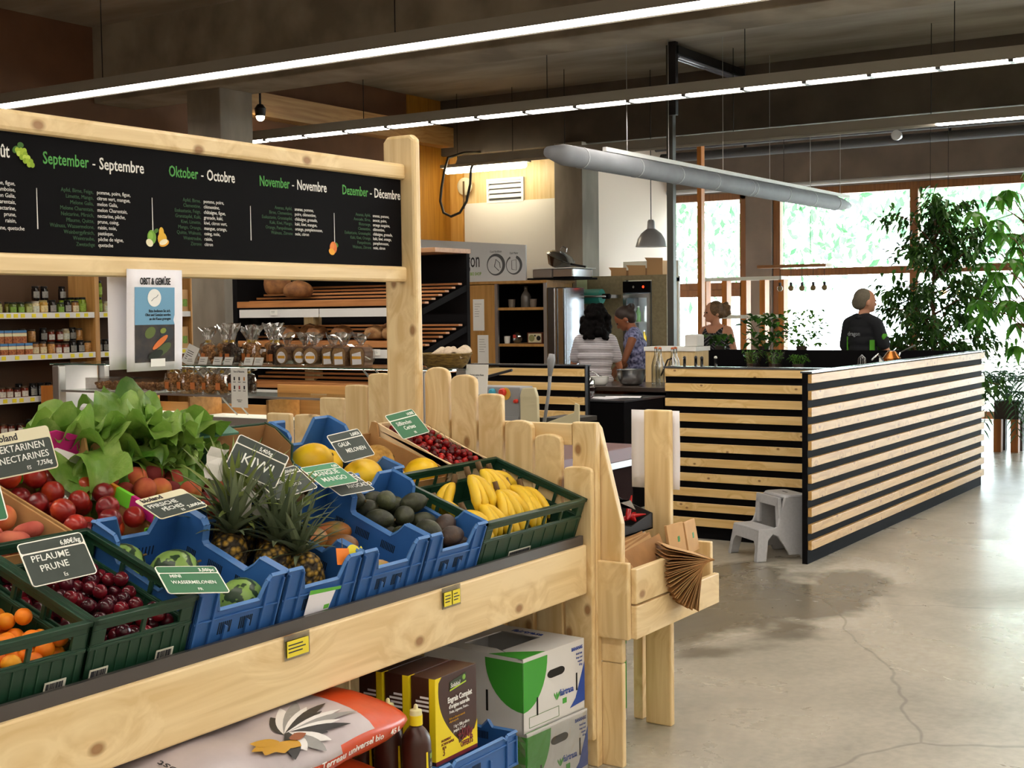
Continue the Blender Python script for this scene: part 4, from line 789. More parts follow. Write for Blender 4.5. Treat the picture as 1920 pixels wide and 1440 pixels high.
# fertiliser bottles and boxes
BRN=mat('fertiliser_brown','#3b1f18',.35); YLW=mat('fertiliser_yellow','#e6cf1d',.4); MAROON=mat('maroon','#6a1420',.5)
blue_crate('blue plastic crate under the fertiliser boxes below the tray',0,0,W=.40,D=.30,H=.10,dip=.10,side=.10,hi=.10,loc=(2.985,2.185,.226))
def fert_box(label,loc):
    t=thing('fertiliser_box',label,'box',loc); W_,D,H=.205,.084,.248
    MB().box(0,0,0,W_,D,H).build('carton',BRN,t,bev=.0015)
    a=[(W_*(.20-.16*sin(pi*k/12)) if k<13 else 0,H*(1-k/12*.86)) for k in range(13)]
    y=MB(); y.prism([(0,0.012),(0,H),(.03,H)]+[(.018+.075*max(0,(k/14))**2.2*1.2-.012*sin(pi*k/14),H*(1-.80*k/14)) for k in range(1,15)]+[(W_*.55,.036),(W_*.93,.060),(W_,.085),(W_,.012)],-.0012,-.0002,'y'); y.box(-.0012,-.0008,.012,-.0002,.020,H); f=y.build('yellow_panel',YLW,t)
    MB().box(0,-.0012,0,W_,-.0002,.012).build('base_band',MAROON,t)
    l=MB().prism([(.070,H-.046),(.150,H-.036),(.150,H-.012),(.070,H-.024)],-.0016,-.0006,'y').build('brand_panel',mat('olive_dark','#2e3a22',.5),t); text('Solabiol','lettering',WHITE,l,(.073,-.0018,H-.041),(pi/2,0,0),.019,'LEFT',.78,shear=.15); MB().prism([(.070,H-.050),(.150,H-.040),(.150,H-.036),(.070,H-.046)],-.0018,-.001,'y').build('underline',mat('lime2','#b4cf2c',.5),l)
    MB().ball((.140,-.0016,H-.024),(.008,.0006,.008),10,6).build('leaf_emblem',mat('label_green2'),l)
    ob=[text('Engrais Complet','lettering',WHITE,t,(.058,-.0016,H-.082),(pi/2,0,0),.0225,'LEFT',.80,bold=.0006),text("d'origine naturelle",'lettering',WHITE,t,(.064,-.0016,H-.100),(pi/2,0,0),.017,'LEFT',.82,bold=.0003),text('Fruits, L\u00e9gumes, Fleurs...','lettering',WHITE,t,(.066,-.0016,H-.114),(pi/2,0,0),.0115,'LEFT',.85),text('1 kg + 500 g offerts\njusqu\u2019\u00e0 12,5 m\u00b2','lettering',WHITE,t,(.085,-.0016,H-.160),(pi/2,0,0),.0125,'LEFT',.8),text('Riche en \u00e9l\u00e9ments naturels\nadapt\u00e9 au jardin','lettering',MAT['petal_yellow'],t,(.064,-.0016,H-.132),(pi/2,0,0),.009,'LEFT',.8)]
    join(ob,'lettering')
    ob=[text('+500g','lettering',MAROON,t,(.105,-.0024,.046),(pi/2,0,0),.044,'LEFT',.66,bold=.0012),text('OFFERTS','lettering',MAROON,t,(.118,-.0024,.024),(pi/2,0,0),.022,'LEFT',.72,bold=.0006),text('3','lettering',MAROON,t,(.03,-.0024,.022),(pi/2,0,0),.03,'LEFT',.8),text('NUTRIMENT\nACTION RAPIDE\n  MOIS','lettering',MAROON,t,(.024,-.0024,.062),(pi/2,0,0),.0105,'LEFT',.8)]
    join(ob,'lettering')
    s=MB(); [s.box(-.0009,.022,H-.06-k*.012,-.0002,.022+.05*(.6+.4*((k*3)%4)/4),H-.054-k*.012) for k in range(4)]; s.build('side_print',PAPER,t)
    return t
a=fert_box('brown and yellow fertiliser box standing in front of two others, +500g offer',(2.998,2.205,.327))
dup(a,(2.992,2.294,.327),label='brown and yellow fertiliser box in the middle of the row of three'); dup(a,(2.985,2.383,.327),label='brown and yellow fertiliser box deepest under the tray')
def bottle(label,loc):
    t=thing('fertiliser_bottle',label,'bottle',loc); b=MB(); pr_=[(.038,0),(.041,.006),(.041,.165),(.038,.185),(.026,.203),(.017,.212),(.016,.226)]
    b.lathe([(r,z) for r,z in pr_],20); b.build('bottle_body',BRN,t,auto=True)
    MB().lathe([(.0185,.216),(.0185,.243),(.0175,.243)],18).build('cap',YLW,t,auto=True); MB().lathe([(.0175,.243),(.0165,.256),(.007,.259),(.0055,.268),(.003,.272)],16).build('cap_top',mat('cap_clear','#d8d2a0',.3),t,auto=True)
    def cy(a,z,r=.0416): return (r*sin(a),-r*cos(a),z)
    b=MB(); b.grid(lambda u,v:cy(-.1+1.25*u,.012+.135*v),8,4); l=b.build('label',mat('label_black','#251714',.5),t)
    b=MB(); b.grid(lambda u,v:cy(-.1-.14+.16*u*(1+2.2*(1-v)**2)+0*v,.012+.135*v,.0419),8,8); b.build('label_edge',YLW,l)
    o=text('Engrais\nComplet','lettering',WHITE,l,(0,0,0),(0,0,0),.016,'LEFT',.8); wrap(o,lambda x,y,z:cy(.15+x/.0416*.8,.105+y,.0422)); o.scale=(1,1,1)
    b=MB(); b.grid(lambda u,v:cy(.15+.85*u,.126+.014*v,.0421),6,2); b.build('label_band',mat('lime3','#7e9a2a',.5),l)
    b=MB(); b.grid(lambda u,v:cy(.45+.6*u,.015+.03*v,.0421),6,2); b.build('label_band',YLW,l)
    return t
a=bottle('brown fertiliser bottle with yellow cap in front of the two others',(2.895,2.195,.262)); dup(a,(2.885,2.283,.268),label='brown fertiliser bottle with yellow cap, middle of the three'); dup(a,(2.87,2.372,.272),label='brown fertiliser bottle with yellow cap deepest under the tray')
# banana cartons
CW=mat('carton_white','#d9d7d4',.6); CG=mat('carton_green','#3c9a2e',.6); CB=mat('carton_blue','#22469c',.6); HOLE=mat('carton_hole','#18140f',.9)
def banana_carton(label,loc,rz,W_=.36,D=.52,H=.242,open_top=True,deco=True):
    t=thing('banana_carton',label,'box',loc,(0,0,rz)); b=MB(); th=.006
    b.box(0,0,0,W_,D,.005); b.box(0,0,0,W_,th,H); b.box(0,D-th,0,W_,D,H); b.box(0,0,0,th,D,H); b.box(W_-th,0,0,W_,D,H); b.build('carton_body',CW,t)
    l=MB()
    if open_top: l.prism([(0,0),(W_,0),(W_,D),(0,D),(0,.02),(.07,.16),(.07,D-.12),(W_-.075,D-.12),(W_-.075,.13),(.06,.13),(0,.0)],H,H+.004,'z')
    else: l.box(0,0,H,W_,D,H+.004)
    l.build('lid_flap',CW,t)
    if not deco: 
        MB().prism([(W_-.20,.235)]+[(W_-.20+.20*(1-cos(pi/2*k/8)),.235-.19*sin(pi/2*k/8)) for k in range(1,9)]+[(W_,.235)],-.0012,-.0004,'y').build('green_print',CG,t); MB().box(W_-.17,-.0016,.06,W_-.16,-.0002,.13).build('slot',HOLE,t); return t
    q=[(.0,H-.008)]; arc=[(.135*cos(pi/2*k/10),H-.008-.165*sin(pi/2*k/10)) for k in range(11)]
    MB().prism([(0,H-.008)]+arc,-.0012,-.0004,'y').build('green_print',CG,t)
    MB().prism([(0,H-.008)]+[(p[0]*1.15,p[1]) for p in arc],-.0012,-.0004,'x').build('green_print',CG,t)
    MB().prism([(0,.004),(.13,.004),(.05,.10),(0,.14)],H+.0041,H+.0048,'z').build('green_print',CG,t)
    MB().prism([(W_,.03),(W_,.165),(W_-.055,.05),(W_-.09,.022)],-.0012,-.0004,'y').build('blue_print',CB,t)
    h=MB(); h.prism([(.185+.026*cos(a)+(.028 if cos(a)>0 else -.028)*0+(.024 if cos(a)>0 else -.024),.165+.014*sin(a)) for a in [2*pi*k/20 for k in range(20)]],-.0016,-.0003,'y'); h.build('hand_hole',HOLE,t)
    MB().box(.072,-.0016,.045,.080,-.0003,.105).build('slot',HOLE,t); MB().box(W_-.052,-.0018,.075,W_-.045,-.0003,.135).build('slot',HOLE,t); MB().box(-.0016,.145,.055,-.0003,.153,.125).build('slot',HOLE,t)
    fr=MB(); 
    for x0,z0,x1,z1 in ((.03,.012,.20,.0135),(.03,.046,.20,.0475),(.03,.012,.0315,.047),(.1985,.012,.20,.047)): fr.box(x0,-.0014,z0,x1,-.0004,z1)
    fr.build('label_frame',mat('carton_dim_green','#6b8a5a',.6),t)
    join([text('fairtrasa','lettering',CB,t,(.205,-.0016,.078),(pi/2,0,0),.032,'LEFT',.78,bold=.0005),text('BANANAS','lettering',CB,t,(W_-.012,-.0016,H-.028),(pi/2,0,0),.017,'RIGHT',.85,bold=.0004),text('fresh fruit\nkeep cool\norganic\n18 kg','lettering',CB,t,(W_-.014,-.0016,H-.046),(pi/2,0,0),.011,'RIGHT',.85,line=1.2)],'lettering')
    lf=MB(); 
    for dx,an in ((-.008,.5),(0,0),(.008,-.5)): lf.prism([(.188+dx*.3,.070),(.188+dx*1.5-.004,.088),(.188+dx*1.8,.096),(.188+dx*1.5+.005,.086)],-.0016,-.0004,'y')
    lf.box(.222,-.0016,.048,.245,-.0004,.066); lf.build('leaf_logo',CG,t)
    text('fairtrasa','lettering',CB,t,(W_-.03,.02,H+.0046),(0,0,pi/2+pi),.045,'LEFT',.9,bold=.0005) if False else text('fairtrasa','lettering',CB,t,(W_-.06,.27,H+.0046),(0,0,-pi/2),.045,'LEFT',.9,bold=.0005)
    text('fairtrasa','lettering',CB,t,(-.0016,.41,.105),(pi/2,0,-pi/2),.075,'LEFT',.8,bold=.001)
    return t
banana_carton('open white and green banana carton, upper one of the two by the stand leg',(3.63,2.315,.228),rad(-4),W_=.355,D=.42)
banana_carton('white and green banana carton wrapped in clear film, under the open one',(3.64,2.31,.0),rad(-4),W_=.355,D=.42,H=.222)
film=thing('stretch_film','crinkled clear film round the lower banana carton','film',(3.64,2.31,0),(0,0,rad(-4)))
FILM=glass('film_clear',(.96,.97,.97),.12,.88); random.seed(3)
MB().grid(lambda a,b:(-.004+.363*a,-.0045-.005*random.random(),.005+.218*b),16,9).build('film_sheet',FILM,film,smooth=False)
MB().grid(lambda a,b:(-.0045-.005*random.random(),.42*a,.005+.218*b),16,9).build('film_sheet',FILM,film)
banana_carton('white banana carton with green corner standing on the floor behind the pine plank',(4.16,2.455,0),rad(0),W_=.44,D=.34,H=.25,open_top=False,deco=False)
dup(bpy.data.objects['banana_carton.002'],(4.16,2.455,.256),label='plain white banana carton stacked on the green-cornered one behind the plank')
# ---------------------------------------------------------------- paper bag holder on its own legs
bh=thing('bag_holder','pine paper bag holder on legs beside the picket end','bag holder',(4.14,2.2,0)); 
def hb(x0,y0,z0,x1,y1,z1): 
    b=MB(); b.T=Matrix.Translation((-4.14,-2.2,0)); return b.box(x0,y0,z0,x1,y1,z1)
hb(4.062,2.160,.462,4.088,2.284,.73).build('end_panel',PZ,bh,bev=.004); hb(4.755,2.166,.462,4.78,2.42,.70).build('end_panel',PZ,bh,bev=.004)
hb(4.090,2.141,.462,4.782,2.165,.578).build('front_board',PXB,bh,bev=.004); hb(4.090,2.141,.585,4.42,2.165,.708).build('front_board',PXB,bh,bev=.004)
hb(4.126,2.166,.462,4.754,2.42,.478).build('bottom_board',PX,bh); hb(4.126,2.42,.462,4.754,2.44,.70).build('rear_board',PX,bh,bev=.004)
hb(4.60,2.262,0,4.633,2.372,1.218).build('post',PZ,bh,bev=.006); hb(4.63,2.40,0,4.665,2.44,.446).build('leg',PZ,bh,bev=.004)
hb(4.093,2.20,0,4.12,2.285,.368).build('leg',PZ,bh,bev=.004)
b=MB(); b.T=Matrix.Translation((-4.14,-2.2,0)); b.prism([(2.2,.37),(2.37,.37),(2.37,1.205),(2.297,1.205),(2.285,1.19),(2.2,.86)],4.093,4.122,'x'); b.build('slanted_plank',PZ,bh,bev=.004)
note('price_sheet','white paper sheet fixed behind the bag holder post','paper',(4.64,2.342,1.214),.205,.302,(pi/2,0,-pi/2),None,curl=-.006)
# paper bags: a leaning bundle and a fanned one, sheet by sheet
KR=mat('kraft_paper','#a87a4a',.8,noise=.25,scale=12); KR2=mat('kraft_pale','#c39a68',.8,noise=.15,scale=12)
def paper_bag(w,h): 
    b=MB(); b.grid(lambda a,c:((a-.5)*w,c*h,.003*sin(a*5+c*3)*c),5,4); 
    for k in range(2): b.box(-w/2+.002,h*.0,.0008*k,w/2-.002,h*.0+.006,.0008*k+.0014)
    o=b.build('paper_bag',KR,solid=.0016); return o
random.seed(6); proto=paper_bag(.27,.15); p2=paper_bag(.25,.15); p2.data.materials[0]=KR2
for k in range(22):
    o=(proto,p2)[k%2] if k<2 else dup((proto,p2)[k%2])
    o.location=(4.31+random.uniform(-.012,.012),2.178+.0078*k,.62+.003*k); o.rotation_euler=(rad(66-1.0*k+random.uniform(-3,3)),rad(random.uniform(-4,4))-.12,rad(random.uniform(-5,5))); tag(o,'flat brown paper bag in the leaning bundle inside the bag holder','paper bag','paper bags in the leaning bundle')
p3=paper_bag(.15,.175); p4=paper_bag(.145,.17); p4.data.materials[0]=KR2
for k in range(26):
    o=(p3,p4)[k%2] if k<2 else dup((p3,p4)[k%2]); f=k/25
    an=-84+102*f+random.uniform(-2,2)
    ca_,sa_=cos(rad(an)),sin(rad(an)); o.location=(4.44+.035*f,2.085-.03*f,.69+.008*f); o.rotation_euler=Matrix(((.66,.75*ca_,-.75*sa_),(.75,-.66*ca_,.66*sa_),(0,sa_,ca_))).to_euler(); tag(o,'small brown paper bag in the bundle fanned out over the holder front','paper bag','paper bags in the fanned bundle')
for k,(x,y,z,rz) in enumerate(((4.53,2.20,.68,-4),(4.66,2.20,.675,6))):
    t=thing('paper_bag','brown paper bag with a small green leaf mark, %s the post'%('standing in front of' if k==0 else 'standing past'),'paper bag',(x,y,z),(rad(80),0,rad(rz))); MB().box(-.06,0,0,.06,.12,.012).build('bag',KR2,t,bev=.002); MB().prism([(.004,.05),(.018,.05),(.022,.062),(.02,.072),(.006,.07)],.0121,.0127,'z').build('leaf_mark',mat('leaf_green','#2f7a35',.6),t)
# chilli box on the holder
cb=thing('chilli_box','dark open cardboard box with red chillies behind the paper bags','box',(4.26,2.30,.775)); b=MB(); b.box(0,0,0,.27,.20,.006); b.box(0,0,0,.006,.2,.125); b.prism([(0,0),(.2,0),(.2,.14),(.12,.10),(0,.06)],.264,.27,'x'); b.prism([(0,0),(.27,0),(.27,.06),(.10,.03),(.0,.05)],0,.006,'y'); b.box(0,.194,0,.27,.2,.12); b.build('box_body',mat('carton_black','#232326',.7),cb)
MB().prism([(0.01,.0),(.26,.0),(.25,.14),(.02,.13)],.188,.193,'y').build('inner_lining',CARDI,cb); MB().prism([(0,.10),(.15,.10),(.19,.06),(.0,.125)],-.05,-.045,'y').build('flap',mat('carton_grey','#8d8880',.7),cb,loc=(0,.08,.02))
CHL=mat('chilli_red','#b5171c',.25); b=MB(); b.tube([(0,0,0),(.03,.004,.012),(.06,.01,.04),(.075,.012,.08)],[.004,.011,.009,.002],8); ch=b.build('chilli',CHL,smooth=True); random.seed(2)
for k,(x,y,z,rx,rz) in enumerate(((4.42,2.37,.745,.2,.3),(4.38,2.40,.738,1.3,1.5),(4.44,2.41,.735,1.5,.2),(4.35,2.36,.735,1.6,2.8),(4.47,2.36,.735,1.5,1.2))):
    o=ch if k==0 else dup(ch); o.location=(x-.02,y-.03,z+.078); o.rotation_euler=(rx,0,rz); tag(o,'red chilli sticking up from the dark box' if k==0 else 'red chilli lying in the dark box','chilli',None if k==0 else 'chillies lying in the dark box')
# ================================================================ jar shelves on the wall
SHW=wood('shelf_wood','#b98a4e','#a2743a','x',ks=.6,kn=.3); SHZ=wood('shelf_wood_z','#c4955a','#a97b40','z',ks=.6,kn=.3); SHD=mat('shelf_back','#4a3422',.8)
sh=thing('jar_shelf','tall wooden wall shelf with white price strips, full of jars','shelf',(6.2,9.62,0))
def sb(x0,y0,z0,x1,y1,z1): 
    b=MB(); b.T=Matrix.Translation((-6.2,-9.62,0)); return b.box(x0,y0,z0,x1,y1,z1)
sb(6.2,9.955,0,9.3,9.985,2.3).build('back_panel',SHD,sh)
for x in (6.3,8.085,9.235): sb(x-.025,9.60,0,x+.025,9.955,2.3).build('upright',SHZ,sh,bev=.003)
SZ=(.30,.60,.905,1.262,1.615); 
STRIP=mat('price_strip','#dcdad6',.5)
random.seed(3)
for z in SZ:
    for x0,x1 in ((6.326,8.059),(8.111,9.209)):
        s=sb(x0,9.62,z-.012,x1,9.95,z+.012).build('shelf_board',SHW,sh); p=sb(x0,9.608,z-.024,x1,9.6195,z+.026).build('price_strip',STRIP,sh)
        x=x0+.05
        while x<x1-.05:
            sb(x,9.6065,z-.016,x+.042,9.6078,z+.016).build('price_label',YEL,p); x+=random.choice((.07,.09,.11,.13))
jn={}
GLJ=glass('jar_glass',(.97,.98,.96),.05,.9)
def jar_proto(kind):
    c,r,h,lid,lab=kind; t=thing('jar','jar','jar'); b=MB()
    b.lathe([(r*.92,0),(r,.006),(r,h*.76),(r*.82,h*.86),(r*.82,h*.88)],14); b.build('jar_body',mat('jar_'+c,'#'+c,.12,noise=.45,scale=55,coat=.5),t,auto=True)
    MB().lathe([(r*.86,h*.86),(r*.88,h*.87),(r*.88,h*.99),(r*.8,h)],14).build('lid',mat('lid_'+lid,'#'+lid,.3,.5),t,auto=True)
    if lab: 
        b=MB(); b.grid(lambda u,v:(r*1.015*sin(-1.1+2.2*u),-r*1.015*cos(-1.1+2.2*u),h*(.16+.46*v)),8,2); b.build('label',mat('jl_'+lab,'#'+lab,.6,noise=.35,scale=60),t)
    return t
KINDS={'olive':('6d6a2c',.034,.105,'3a3a34','a9ad6c'),'mustard':('b98f3c',.040,.118,'b0a26a','d9c48a'),'green':('4c5a22',.033,.10,'2f3a2c','79a03c'),'black':('1c1716',.034,.12,'1b1b1c','8d8a84'),'nut':('9a6a38',.036,.115,'3a3330','d8c7a0'),'red':('7a2a16',.034,.10,'5a4a3a','d8d2c6'),'chick':('c08a4a',.036,.11,'4a4038',None),'white':('d3c39a',.034,.11,'c9c2b0','cfd2c0'),'lime':('7a8f2a',.036,.145,'222420','8fae3c'),'jam':('5c1d12',.033,.09,'39302a','dedad0')}
PR={k:jar_proto(v) for k,v in KINDS.items()}; PU=set()
WORD={'olive':'olive green','mustard':'yellow mustard','green':'small green pickle','black':'dark','nut':'brown nut butter','red':'red sauce','chick':'chickpea','white':'pale','lime':'tall lime-labelled','jam':'dark red jam'}
PLACE={1.615:'top shelf in view',1.262:'middle shelf',.905:'shelf below the glass counter top',.60:'low shelf',.30:'lowest shelf'}
def put(k,x,y,z,shelf,row,side=''):
    o=PR[k] if k not in PU else dup(PR[k]); PU.add(k); o.location=(x,y,z); lb='%s jar in the %s of the %s%s'%(WORD[k],row.replace(', stacked on another,',', stacked,'),PLACE[shelf],side); tag(o,lb,'jar',lb.replace('jar in','jars in'))
for x,k in ((7.12,'olive'),(7.26,'green'),(7.34,'green'),(7.42,'olive'),(7.49,'white'),(7.57,'mustard'),(7.665,'black'),(7.75,'green'),(7.825,'black'),(7.905,'nut'),(7.985,'lime'),(7.03,'mustard'),(6.92,'olive')): put(k,x,9.68,1.628,1.615,'front row')
for x,k in ((7.08,'black'),(7.30,'olive'),(7.40,'olive'),(7.62,'black'),(7.70,'black'),(7.87,'lime'),(7.95,'lime'),(8.03,'lime'),(7.18,'black')): put(k,x,9.79,1.628,1.615,'second row')
for x,k in ((7.58,'black'),(7.67,'black'),(7.86,'black')): put(k,x,9.79,1.628+.121,1.615,'second row, stacked on another,')
for x,k in ((8.165,'lime'),(8.26,'white'),(8.36,'white'),(8.47,'nut'),(8.57,'olive')): put(k,x,9.68,1.628,1.615,'row past the upright')
put('lime',8.165,9.68,1.628+.147,1.615,'row past the upright, stacked on another,')
for i,x in enumerate((7.47,7.55,7.64,7.71,7.79,7.87,7.955,8.03)): put(('nut','nut','chick','red','red','black','black','chick')[i],x,9.68,1.275,1.262,'front row')
for i,x in enumerate((7.40,7.50,7.62,7.70,7.79,7.86,7.93,8.0)): put(('nut','chick','black','red','red','white','black','chick')[i],x,9.755,1.275+.113,1.262,'raised second row')
for i,x in enumerate((8.17,8.25,8.33,8.42,8.55,8.7)): put(('black','black','black','red','black','red')[i],x,9.70,1.275,1.262,'row past the upright')
for i,x in enumerate((7.05,7.13,7.20,7.275,7.35,7.44,7.52,7.6)): put(('jam','red','red','jam','red','black','black','black')[i],x,9.68,.918,.905,'front row')
for i,x in enumerate((7.00,7.09,7.18,7.27,7.36)): put(('jam','jam','red','jam','black')[i],x,9.76,.918+.0,.905,'second row')
for i,x in enumerate((7.05,7.13,7.205,7.30,7.40,7.50,7.6)): put(('jam','red','jam','jam','black','black','black')[i],x,9.68,.613,.60,'front row')
for k in PR:
    if k not in PU:
        for c in kids(PR[k]): bpy.data.objects.remove(c)
        bpy.data.objects.remove(PR[k])
# tins with blue tops
t=thing('carton_pack','pack','food pack'); MB().box(-.036,-.036,0,.036,.036,.105).build('pack_body',mat('pack_body','#b8743a',.4,c2='#7a2f18',scale=70),t); MB().box(-.0365,-.0365,.088,.0365,.0365,.108).build('pack_top',mat('pack_blue','#4a7fb0',.4),t); MB().box(-.0368,-.0368,.058,.0368,.0368,.084).build('pack_band',mat('pack_band','#d9d2ac',.5),t)
n=0
for row,(z,y,xs) in enumerate(((1.275,9.665,(7.05,7.13,7.21,7.29,7.375)),(1.384,9.70,(7.03,7.12,7.20,7.28,7.345)))):
    for x in xs:
        o=t if n==0 else dup(t); n+=1; o.location=(x,y,z); lb='small blue-topped pack of beans, %s of the two layers on the middle shelf'%('lower' if row==0 else 'upper'); tag(o,lb,'food pack','bean packs, %s layer'%('lower' if row==0 else 'upper'))
# kraft packs on the far bay and a small orange unit with slim packets
t=thing('kraft_pack','tall kraft paper pack at the end of the jar shelf by the column','food pack',(9.16,9.66,1.628)); MB().box(-.05,-.03,0,.05,.03,.22).build('pack_body',KR2,t,bev=.01); MB().box(-.03,-.032,.06,.03,-.0305,.13).build('label',mat('jl_79a03c'),t)
dup(t,(9.15,9.66,1.275),label='kraft paper pack on the middle shelf behind the white notice')
u=thing('side_unit','low orange wooden unit with a white strip at the glass counter end','shelf',(7.42,9.25,0)); ORW=wood('orange_wood','#c4782e','#a9621f','z',ks=.4,kn=0)
MB().box(0,0,0,.02,.3,1.02).build('side_panel',ORW,u); MB().box(.42,0,0,.44,.3,1.02).build('side_panel',ORW,u); MB().box(.02,.0,.80,.42,.3,.82).build('shelf_board',ORW,u); MB().box(.02,.28,0,.42,.3,1.02).build('back_panel',ORW,u); MB().box(.02,-.012,.80,.42,-.001,.86).build('price_strip',STRIP,u)
MB().box(.02,.0,.4,.42,.28,.42).build('shelf_board',ORW,u)
for i in range(7):
    c=('b9c46a','8fb0a0','6f9fb0','c9c9b0','a8bf7a','7fa7b8','b8b890')[i]; o=MB().box(-.021,-.03,0,.021,.03,.21).build('slim_packet',mat('pk_'+c,'#'+c,.4,noise=.3,scale=30)); o.location=(7.475+.053*i,9.31,.886); o.rotation_euler=(0,0,0); tag(o,'slim pastel packet standing in the low orange unit','food pack','slim packets in the orange unit')
MB_=MB().box(0,0,0,.38,.10,.026).build('packet_tray',mat('tray_red','#b8473a',.5)); MB_.location=(7.45,9.262,.8595); tag(MB_,'flat red tray under the slim pastel packets','tray')
# ================================================================ glass deli counter
CGL=glass('counter_glass',(.93,.98,.96),.0,.95); ALU=mat('aluminium','#b9babb',.3,.8); DW=wood('deli_wood','#b08048','#9a6c38','y',ks=.4,kn=0)
dc=thing('deli_counter','long glass-topped bakery counter behind the produce stand','display counter',(6.15,4.25,0))
def db(x0,y0,z0,x1,y1,z1): 
    b=MB(); b.T=Matrix.Translation((-6.15,-4.25,0)); return b.box(x0,y0,z0,x1,y1,z1)
db(6.15,4.56,0,6.62,7.80,.90).build('base',mat('counter_base','#9d9a96',.4),dc,bev=.01)
db(6.16,4.57,.90,6.61,7.79,.935).build('base_top',WHITE,dc)
db(6.15,4.56,.905,6.1595,7.80,.955).build('front_rail',ALU,dc)
for y in (4.58,7.74): db(6.15,y-.02,.936,6.21,y+.05,1.262).build('corner_frame',ALU,dc,bev=.006)
for y in (4.58,7.75): db(6.56,y-.02,.936,6.60,y+.05,1.262).build('corner_frame',ALU,dc)
db(6.14,4.36,1.270,6.62,7.80,1.280).build('glass_top',CGL,dc); db(6.139,4.36,1.272,6.1399,7.80,1.279).build('glass_edge',mat('glass_edge','#2f5a50',.2),dc)
db(6.17,4.65,1.085,6.52,7.72,1.093).build('glass_shelf',CGL,dc); db(6.166,4.65,1.080,6.1695,7.72,1.094).build('shelf_edge',ALU,dc)
db(6.2,7.795,.955,6.55,7.80,1.26).build('end_panel',PAPER,dc)
db(6.60,4.65,.936,6.612,6.1,1.14).build('rear_board',DW,dc); db(6.60,6.1,.936,6.612,7.7,1.0).build('rear_board',DW,dc)
for y in (5.2,5.9,6.6,7.2): db(6.30,y,.936,6.59,y+.02,1.06).build('divider',DW,dc)
db(6.54,4.65,1.258,6.61,7.70,1.269).build('light_cover',ALU,dc); db(6.55,4.65,1.248,6.60,7.70,1.2575).build('light_strip',emis('counter_light','#fff3dc',14),dc)
for y in (5.05,6.45):
    b=MB(); b.T=Matrix.Translation((-6.15,-4.25,0)); b.tube([(6.2,y,1.268),(6.5,y-.08,.94)],.006,5); b.tube([(6.24,y-.06,1.268),(6.54,y-.14,.94)],.006,5); b.build('glass_support',ALU,dc)
# cookies in clear trays, cellophane bags and sliced loaves on the glass
CEL=glass('cellophane',(.985,.985,.98),.06,.95); COOK=mat('cookie','#c9935a',.8,c2='#7d4f2a',scale=70,bump=.5); DARKC=mat('cookie_dark','#4a3020',.8,c2='#2c1c14',scale=70,bump=.5)
random.seed(9)
def lump(b,c,r,n=9,m=7,j=.18): b.ball(c,r,n,m,lambda x,y,z:(x*(1+random.uniform(-j,j)),y*(1+random.uniform(-j,j)),z*(1+random.uniform(-j,j))))
SHINY=glass('cello_shiny',(.95,.95,.95),.14,.66)
def cookie_bag(label,loc,m,w=.13,h=.24,fill=.10,group=None):
    t=thing('cookie_bag',label,'cookie bag',loc,(0,0,random.uniform(-.2,.2)-pi/2)); b=MB()
    for k in range(34): z=random.uniform(.014,fill); q=1-.35*max(0,z/fill-.6)/.4; lump(b,(random.uniform(-w*.42,w*.42)*q,random.uniform(-.026,.026),z),(.021,.017,.018),7,5)
    b.build('cookie_fill',m,t)
    def skin(rings,n,j_):
        b=MB()
        for z,sx,sy in rings:
            for k in range(n): a=2*pi*k/n; q=1+random.uniform(-j_,j_); b.v.append((w*.5*sx*q*cos(a),.042*sy*q*sin(a),z+random.uniform(-j_,j_)*.03))
        for j in range(len(rings)-1):
            for k in range(n): b.f.append((j*n+k,j*n+(k+1)%n,(j+1)*n+(k+1)%n,(j+1)*n+k)); b.mi.append(0)
        return b
    skin(((0,1.04,1),(fill*.6,1.12,1.1),(fill+.012,.9,.9),(fill+.03,.30,.4)),16,.05).build('cellophane',CEL,t)
    z0=fill+.03; skin(((z0,.26,.4),(z0+(h-z0)*.4,.62,.55),(z0+(h-z0)*.75,.95,.8),(h,1.15,.9)),18,.22).build('bag_top',SHINY,t)
    MB().lathe([(w*.12,z0-.008),(w*.12,z0+.010)],8).build('tie',mat('tie_gold','#c9a23c',.3,.7),t)
    MB().box(-.018,-.049,.025,.018,-.047,.07).build('label',mat('sticker_orange','#c8753c',.6),t); return t
yb=[(6.46,'cookie','at the column end of the glass top'),(6.36,'cookie','second from the column end on the glass top'),(6.245,'dark','with dark cookies among the tall bags on the glass top'),(6.15,'cookie','third light one on the glass top, behind the small cards'),(6.05,'cookie','with the tallest twisted top on the glass counter'),(5.945,'cookie','beside the dark filled bag on the glass top'),(5.86,'dark','dark filled, next to the sliced loaves on the glass top')]
for i,(y,k,w) in enumerate(yb): cookie_bag('clear cellophane bag of cookies %s'%w,(6.34+.06*(i%2),y,1.2815),COOK if k=='cookie' else DARKC,.135,.24+.012*(i%3),.118)
for i in range(7):
    y=6.74-.115*i; o=cookie_bag('small cellophane bag of %s cookies on the lower glass shelf'%('dark' if i>4 else 'nut'),(6.28,y,1.0945),DARKC if i>4 else COOK,.112,.165,.112); o['group']='small %s cookie bags on the lower glass shelf'%('dark' if i>4 else 'nut')
